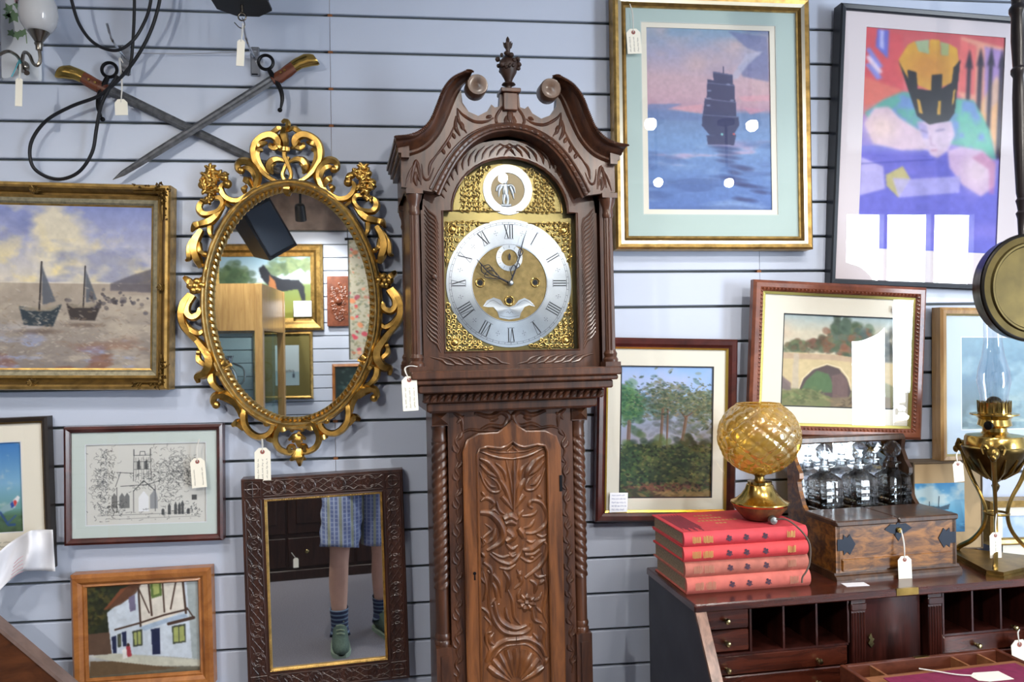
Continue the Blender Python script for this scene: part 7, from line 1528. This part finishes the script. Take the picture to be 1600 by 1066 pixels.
def plaid(name):
    m = bpy.data.materials.new(name); m.use_nodes = True; nt = m.node_tree; p = nt.nodes['Principled BSDF']; p.inputs['Roughness'].default_value = .85; tc = nt.nodes.new('ShaderNodeTexCoord'); last = None
    base = nt.nodes.new('ShaderNodeRGB'); base.outputs[0].default_value = (*lin('7683b0'), 1); last = base.outputs[0]
    for dr, sc, col, th, w in (('X',14,'c9d2e6',.80,.8),('Z',14,'b4c0dd',.82,.6),('X',5,'a9ad8e',.88,.9),('Z',40,'44557f',.8,.35)):
        wv = nt.nodes.new('ShaderNodeTexWave'); wv.bands_direction = dr; wv.inputs['Scale'].default_value = sc; nt.links.new(tc.outputs['Object'], wv.inputs['Vector'])
        mt = nt.nodes.new('ShaderNodeMath'); mt.operation = 'GREATER_THAN'; mt.inputs[1].default_value = th; nt.links.new(wv.outputs['Fac'], mt.inputs[0]); ml = nt.nodes.new('ShaderNodeMath'); ml.operation = 'MULTIPLY'; ml.inputs[1].default_value = w; nt.links.new(mt.outputs[0], ml.inputs[0])
        mx = nt.nodes.new('ShaderNodeMix'); mx.data_type = 'RGBA'; nt.links.new(ml.outputs[0], mx.inputs[0]); nt.links.new(last, mx.inputs[6]); mx.inputs[7].default_value = (*lin(col), 1); last = mx.outputs[2]
    nt.links.new(last, p.inputs['Base Color']); return m
def stripes(name, a, b, sc):
    m = bpy.data.materials.new(name); m.use_nodes = True; nt = m.node_tree; p = nt.nodes['Principled BSDF']; p.inputs['Roughness'].default_value = .9; tc = nt.nodes.new('ShaderNodeTexCoord'); wv = nt.nodes.new('ShaderNodeTexWave'); wv.bands_direction = 'Z'; wv.inputs['Scale'].default_value = sc; nt.links.new(tc.outputs['Object'], wv.inputs['Vector'])
    r = nt.nodes.new('ShaderNodeValToRGB'); r.color_ramp.interpolation = 'CONSTANT'; r.color_ramp.elements[0].color = (*lin(a), 1); r.color_ramp.elements[1].color = (*lin(b), 1); r.color_ramp.elements[1].position = .72; nt.links.new(wv.outputs['Fac'], r.inputs['Fac']); nt.links.new(r.outputs['Color'], p.inputs['Base Color']); return m
PL = plaid('blue_checked_cotton'); SH = pmat('dark_tee_cotton','3a4450',.9); SOCK = stripes('striped_sock_knit','2c3350','6d8096',13)
def cloth(name, pts, rad, mat, n=20, fold=0.0, th=.003):
    mb = MB(); k = cr(pts, 6); mb.tube(k, rad, n, cap=False)
    if fold: r = RB(len(mb.V)); mb.V = [(x+fold*math.sin(z*60+x*80), y+fold*math.cos(z*47+x*60), z) for x, y, z in mb.V]
    o = mb.build(name, mat, po, 80); s = o.modifiers.new('thickness', 'SOLIDIFY'); s.thickness = th; return o
so = cloth('shorts', [(-.04,0,1.03),(-.04,0,.95),(-.04,0,.86)], [.165,.17,.165], PL, 24, .002)
for hip, knee in (((-.125,.0,.9),(-.163,.085,.555)), ((.055,0,.9),(.072,-.022,.55))):
    h, k = np.array(hip), np.array(knee); cloth('shorts_leg', [h, h*.66+k*.34, h*.33+k*.67, k], [.115,.118,.112,.108], PL, 24, .004).parent = po
cloth('shirt', [(-.04,0,.95),(-.035,-.01,1.14),(-.02,-.01,1.3),(-.015,-.005,1.42),(-.01,.005,1.47)], [.16,.155,.175,.15,.07], SH, 24, .002)
for a, b in (((-.14,-.01,1.40),(-.225,.045,1.29)), ((.12,-.01,1.40),(.21,.045,1.29))): cloth('sleeve', [a, tuple((np.array(a)+np.array(b))/2), b], [.082,.074,.066], SH, 18)
SHOE = pmat('grey_green_mesh_shoe','4f6056',.8,var=.2,vscale=120,bump=.4,bscale=600); SOLE = pmat('pale_shoe_sole','8fa08e',.7)
for (kx_, ky_, kz_), (ax, ay, az), (tx, ty, tz) in (((-.17,.055,.30),(-.165,.045,.10),(-.165,.15,.04)), ((.075,-.075,.30),(.08,-.12,.10),(.115,-.03,.04))):
    k, a = np.array((kx_,ky_,kz_)), np.array((ax,ay,az)); d = a-k; top = a-d*.55
    cloth('sock', [top, (top+a)/2, a, a+np.array([0,.02,-.04])], [.052,.048,.047,.058], SOCK, 18)
    dv = np.array([tx-ax, ty-ay, 0]); L = np.linalg.norm(dv); dv /= L; nv = np.array([-dv[1], dv[0], 0]); heel = np.array([ax, ay, 0])-dv*.06; V = []; F = []; n = 16
    sec = [(0,.032,.085),(.03,.043,.118),(.08,.047,.13),(.13,.048,.105),(.19,.05,.075),(.235,.042,.05),(.262,.022,.035)]
    for s, w, h in sec:
        for i in range(n): q = 2*PI*i/n; V.append(heel+dv*s+nv*w*math.cos(q)*(1.0 if math.sin(q) < 0 else .9)+np.array([0,0,.012+h*.5+h*.5*math.sin(q)]))
    for i in range(len(sec)-1):
        for j in range(n): F.append((i*n+j, i*n+(j+1)%n, (i+1)*n+(j+1)%n, (i+1)*n+j))
    F += [tuple(range(n-1,-1,-1)), tuple(range((len(sec)-1)*n, len(sec)*n))]
    sh = mkobj('shoe', V, F, SHOE, po, 60)
    mb = MB(); lo = [heel+dv*s+nv*w*1.08 for s, w, h in sec]+[heel+dv*s-nv*w*1.08 for s, w, h in sec[::-1]]; mb.prismz([(p[0], p[1]) for p in lo], .0, .022); mb.build('sole', SOLE, sh, 0)
    mb = MB()
    for s in (.10,.125,.15,.175): c0 = heel+dv*s+np.array([0,0,.013+(.13 if s < .11 else .117 if s < .13 else .1 if s < .16 else .089)]); mb.tube([c0+nv*.022-dv*.006, c0+np.array([0,0,.004]), c0-nv*.022+dv*.006], .0028, 6)
    mb.build('laces', pmat('pale_laces','9aa88f',.8), sh); c0 = heel+dv*.085+np.array([0,0,.145]); mb = MB(); mb.ell(c0, (.018,.01,.022)); mb.build('tongue_tab', PAPER, sh)
HAIR = pmat('brown_hair','3a2a20',.7,bump=.5); mb = MB(); mb.ell((0,.005,1.70), (.098,.105,.095), 20, 12); mb.V = [(x, min(y, .07+.3*max(0, z-1.70)), max(z, 1.62)) for x, y, z in mb.V]; mb.build('hair', HAIR, po)
for sx in (-1, 1):
    mb = MB(); mb.ell((sx*.032,.104,1.665), (.012,.008,.008)); mb.build('eye', pmat('eye_white','e8e8e8',.3), po); mb = MB(); mb.ell((sx*.092,.01,1.655), (.012,.02,.032)); mb.build('ear', SKIN, po)
mb = MB(); mb.tube([(0,.1,1.67),(0,.122,1.635),(0,.112,1.625)], [.008,.014,.01], 8); mb.build('nose', SKIN, po); mb = MB(); mb.tube([(-.022,.1,1.595),(0,.108,1.593),(.022,.1,1.595)], [.003,.006,.003], 8); mb.build('mouth', pmat('lips','a35f58',.5), po)
cb_ = Fr((0, -2.27, 1.57)); cm = thing('photo_camera', cb_, 'black camera held up by the photographer', 'camera'); MB().bbox(-.065, .065, -.03, .02, 0, .09, .008).build('body', SPK, cm, 0); MB().lathe([(.03,.02),(.033,.022),(.033,.05),(.03,.055),(.026,.055),(.024,.05)], (0,0,.045), 28, 'y').build('lens', SPK, cm); MB().bbox(-.022, .022, -.02, .018, .09, .105, .006).build('viewfinder_hump', SPK, cm, 0)
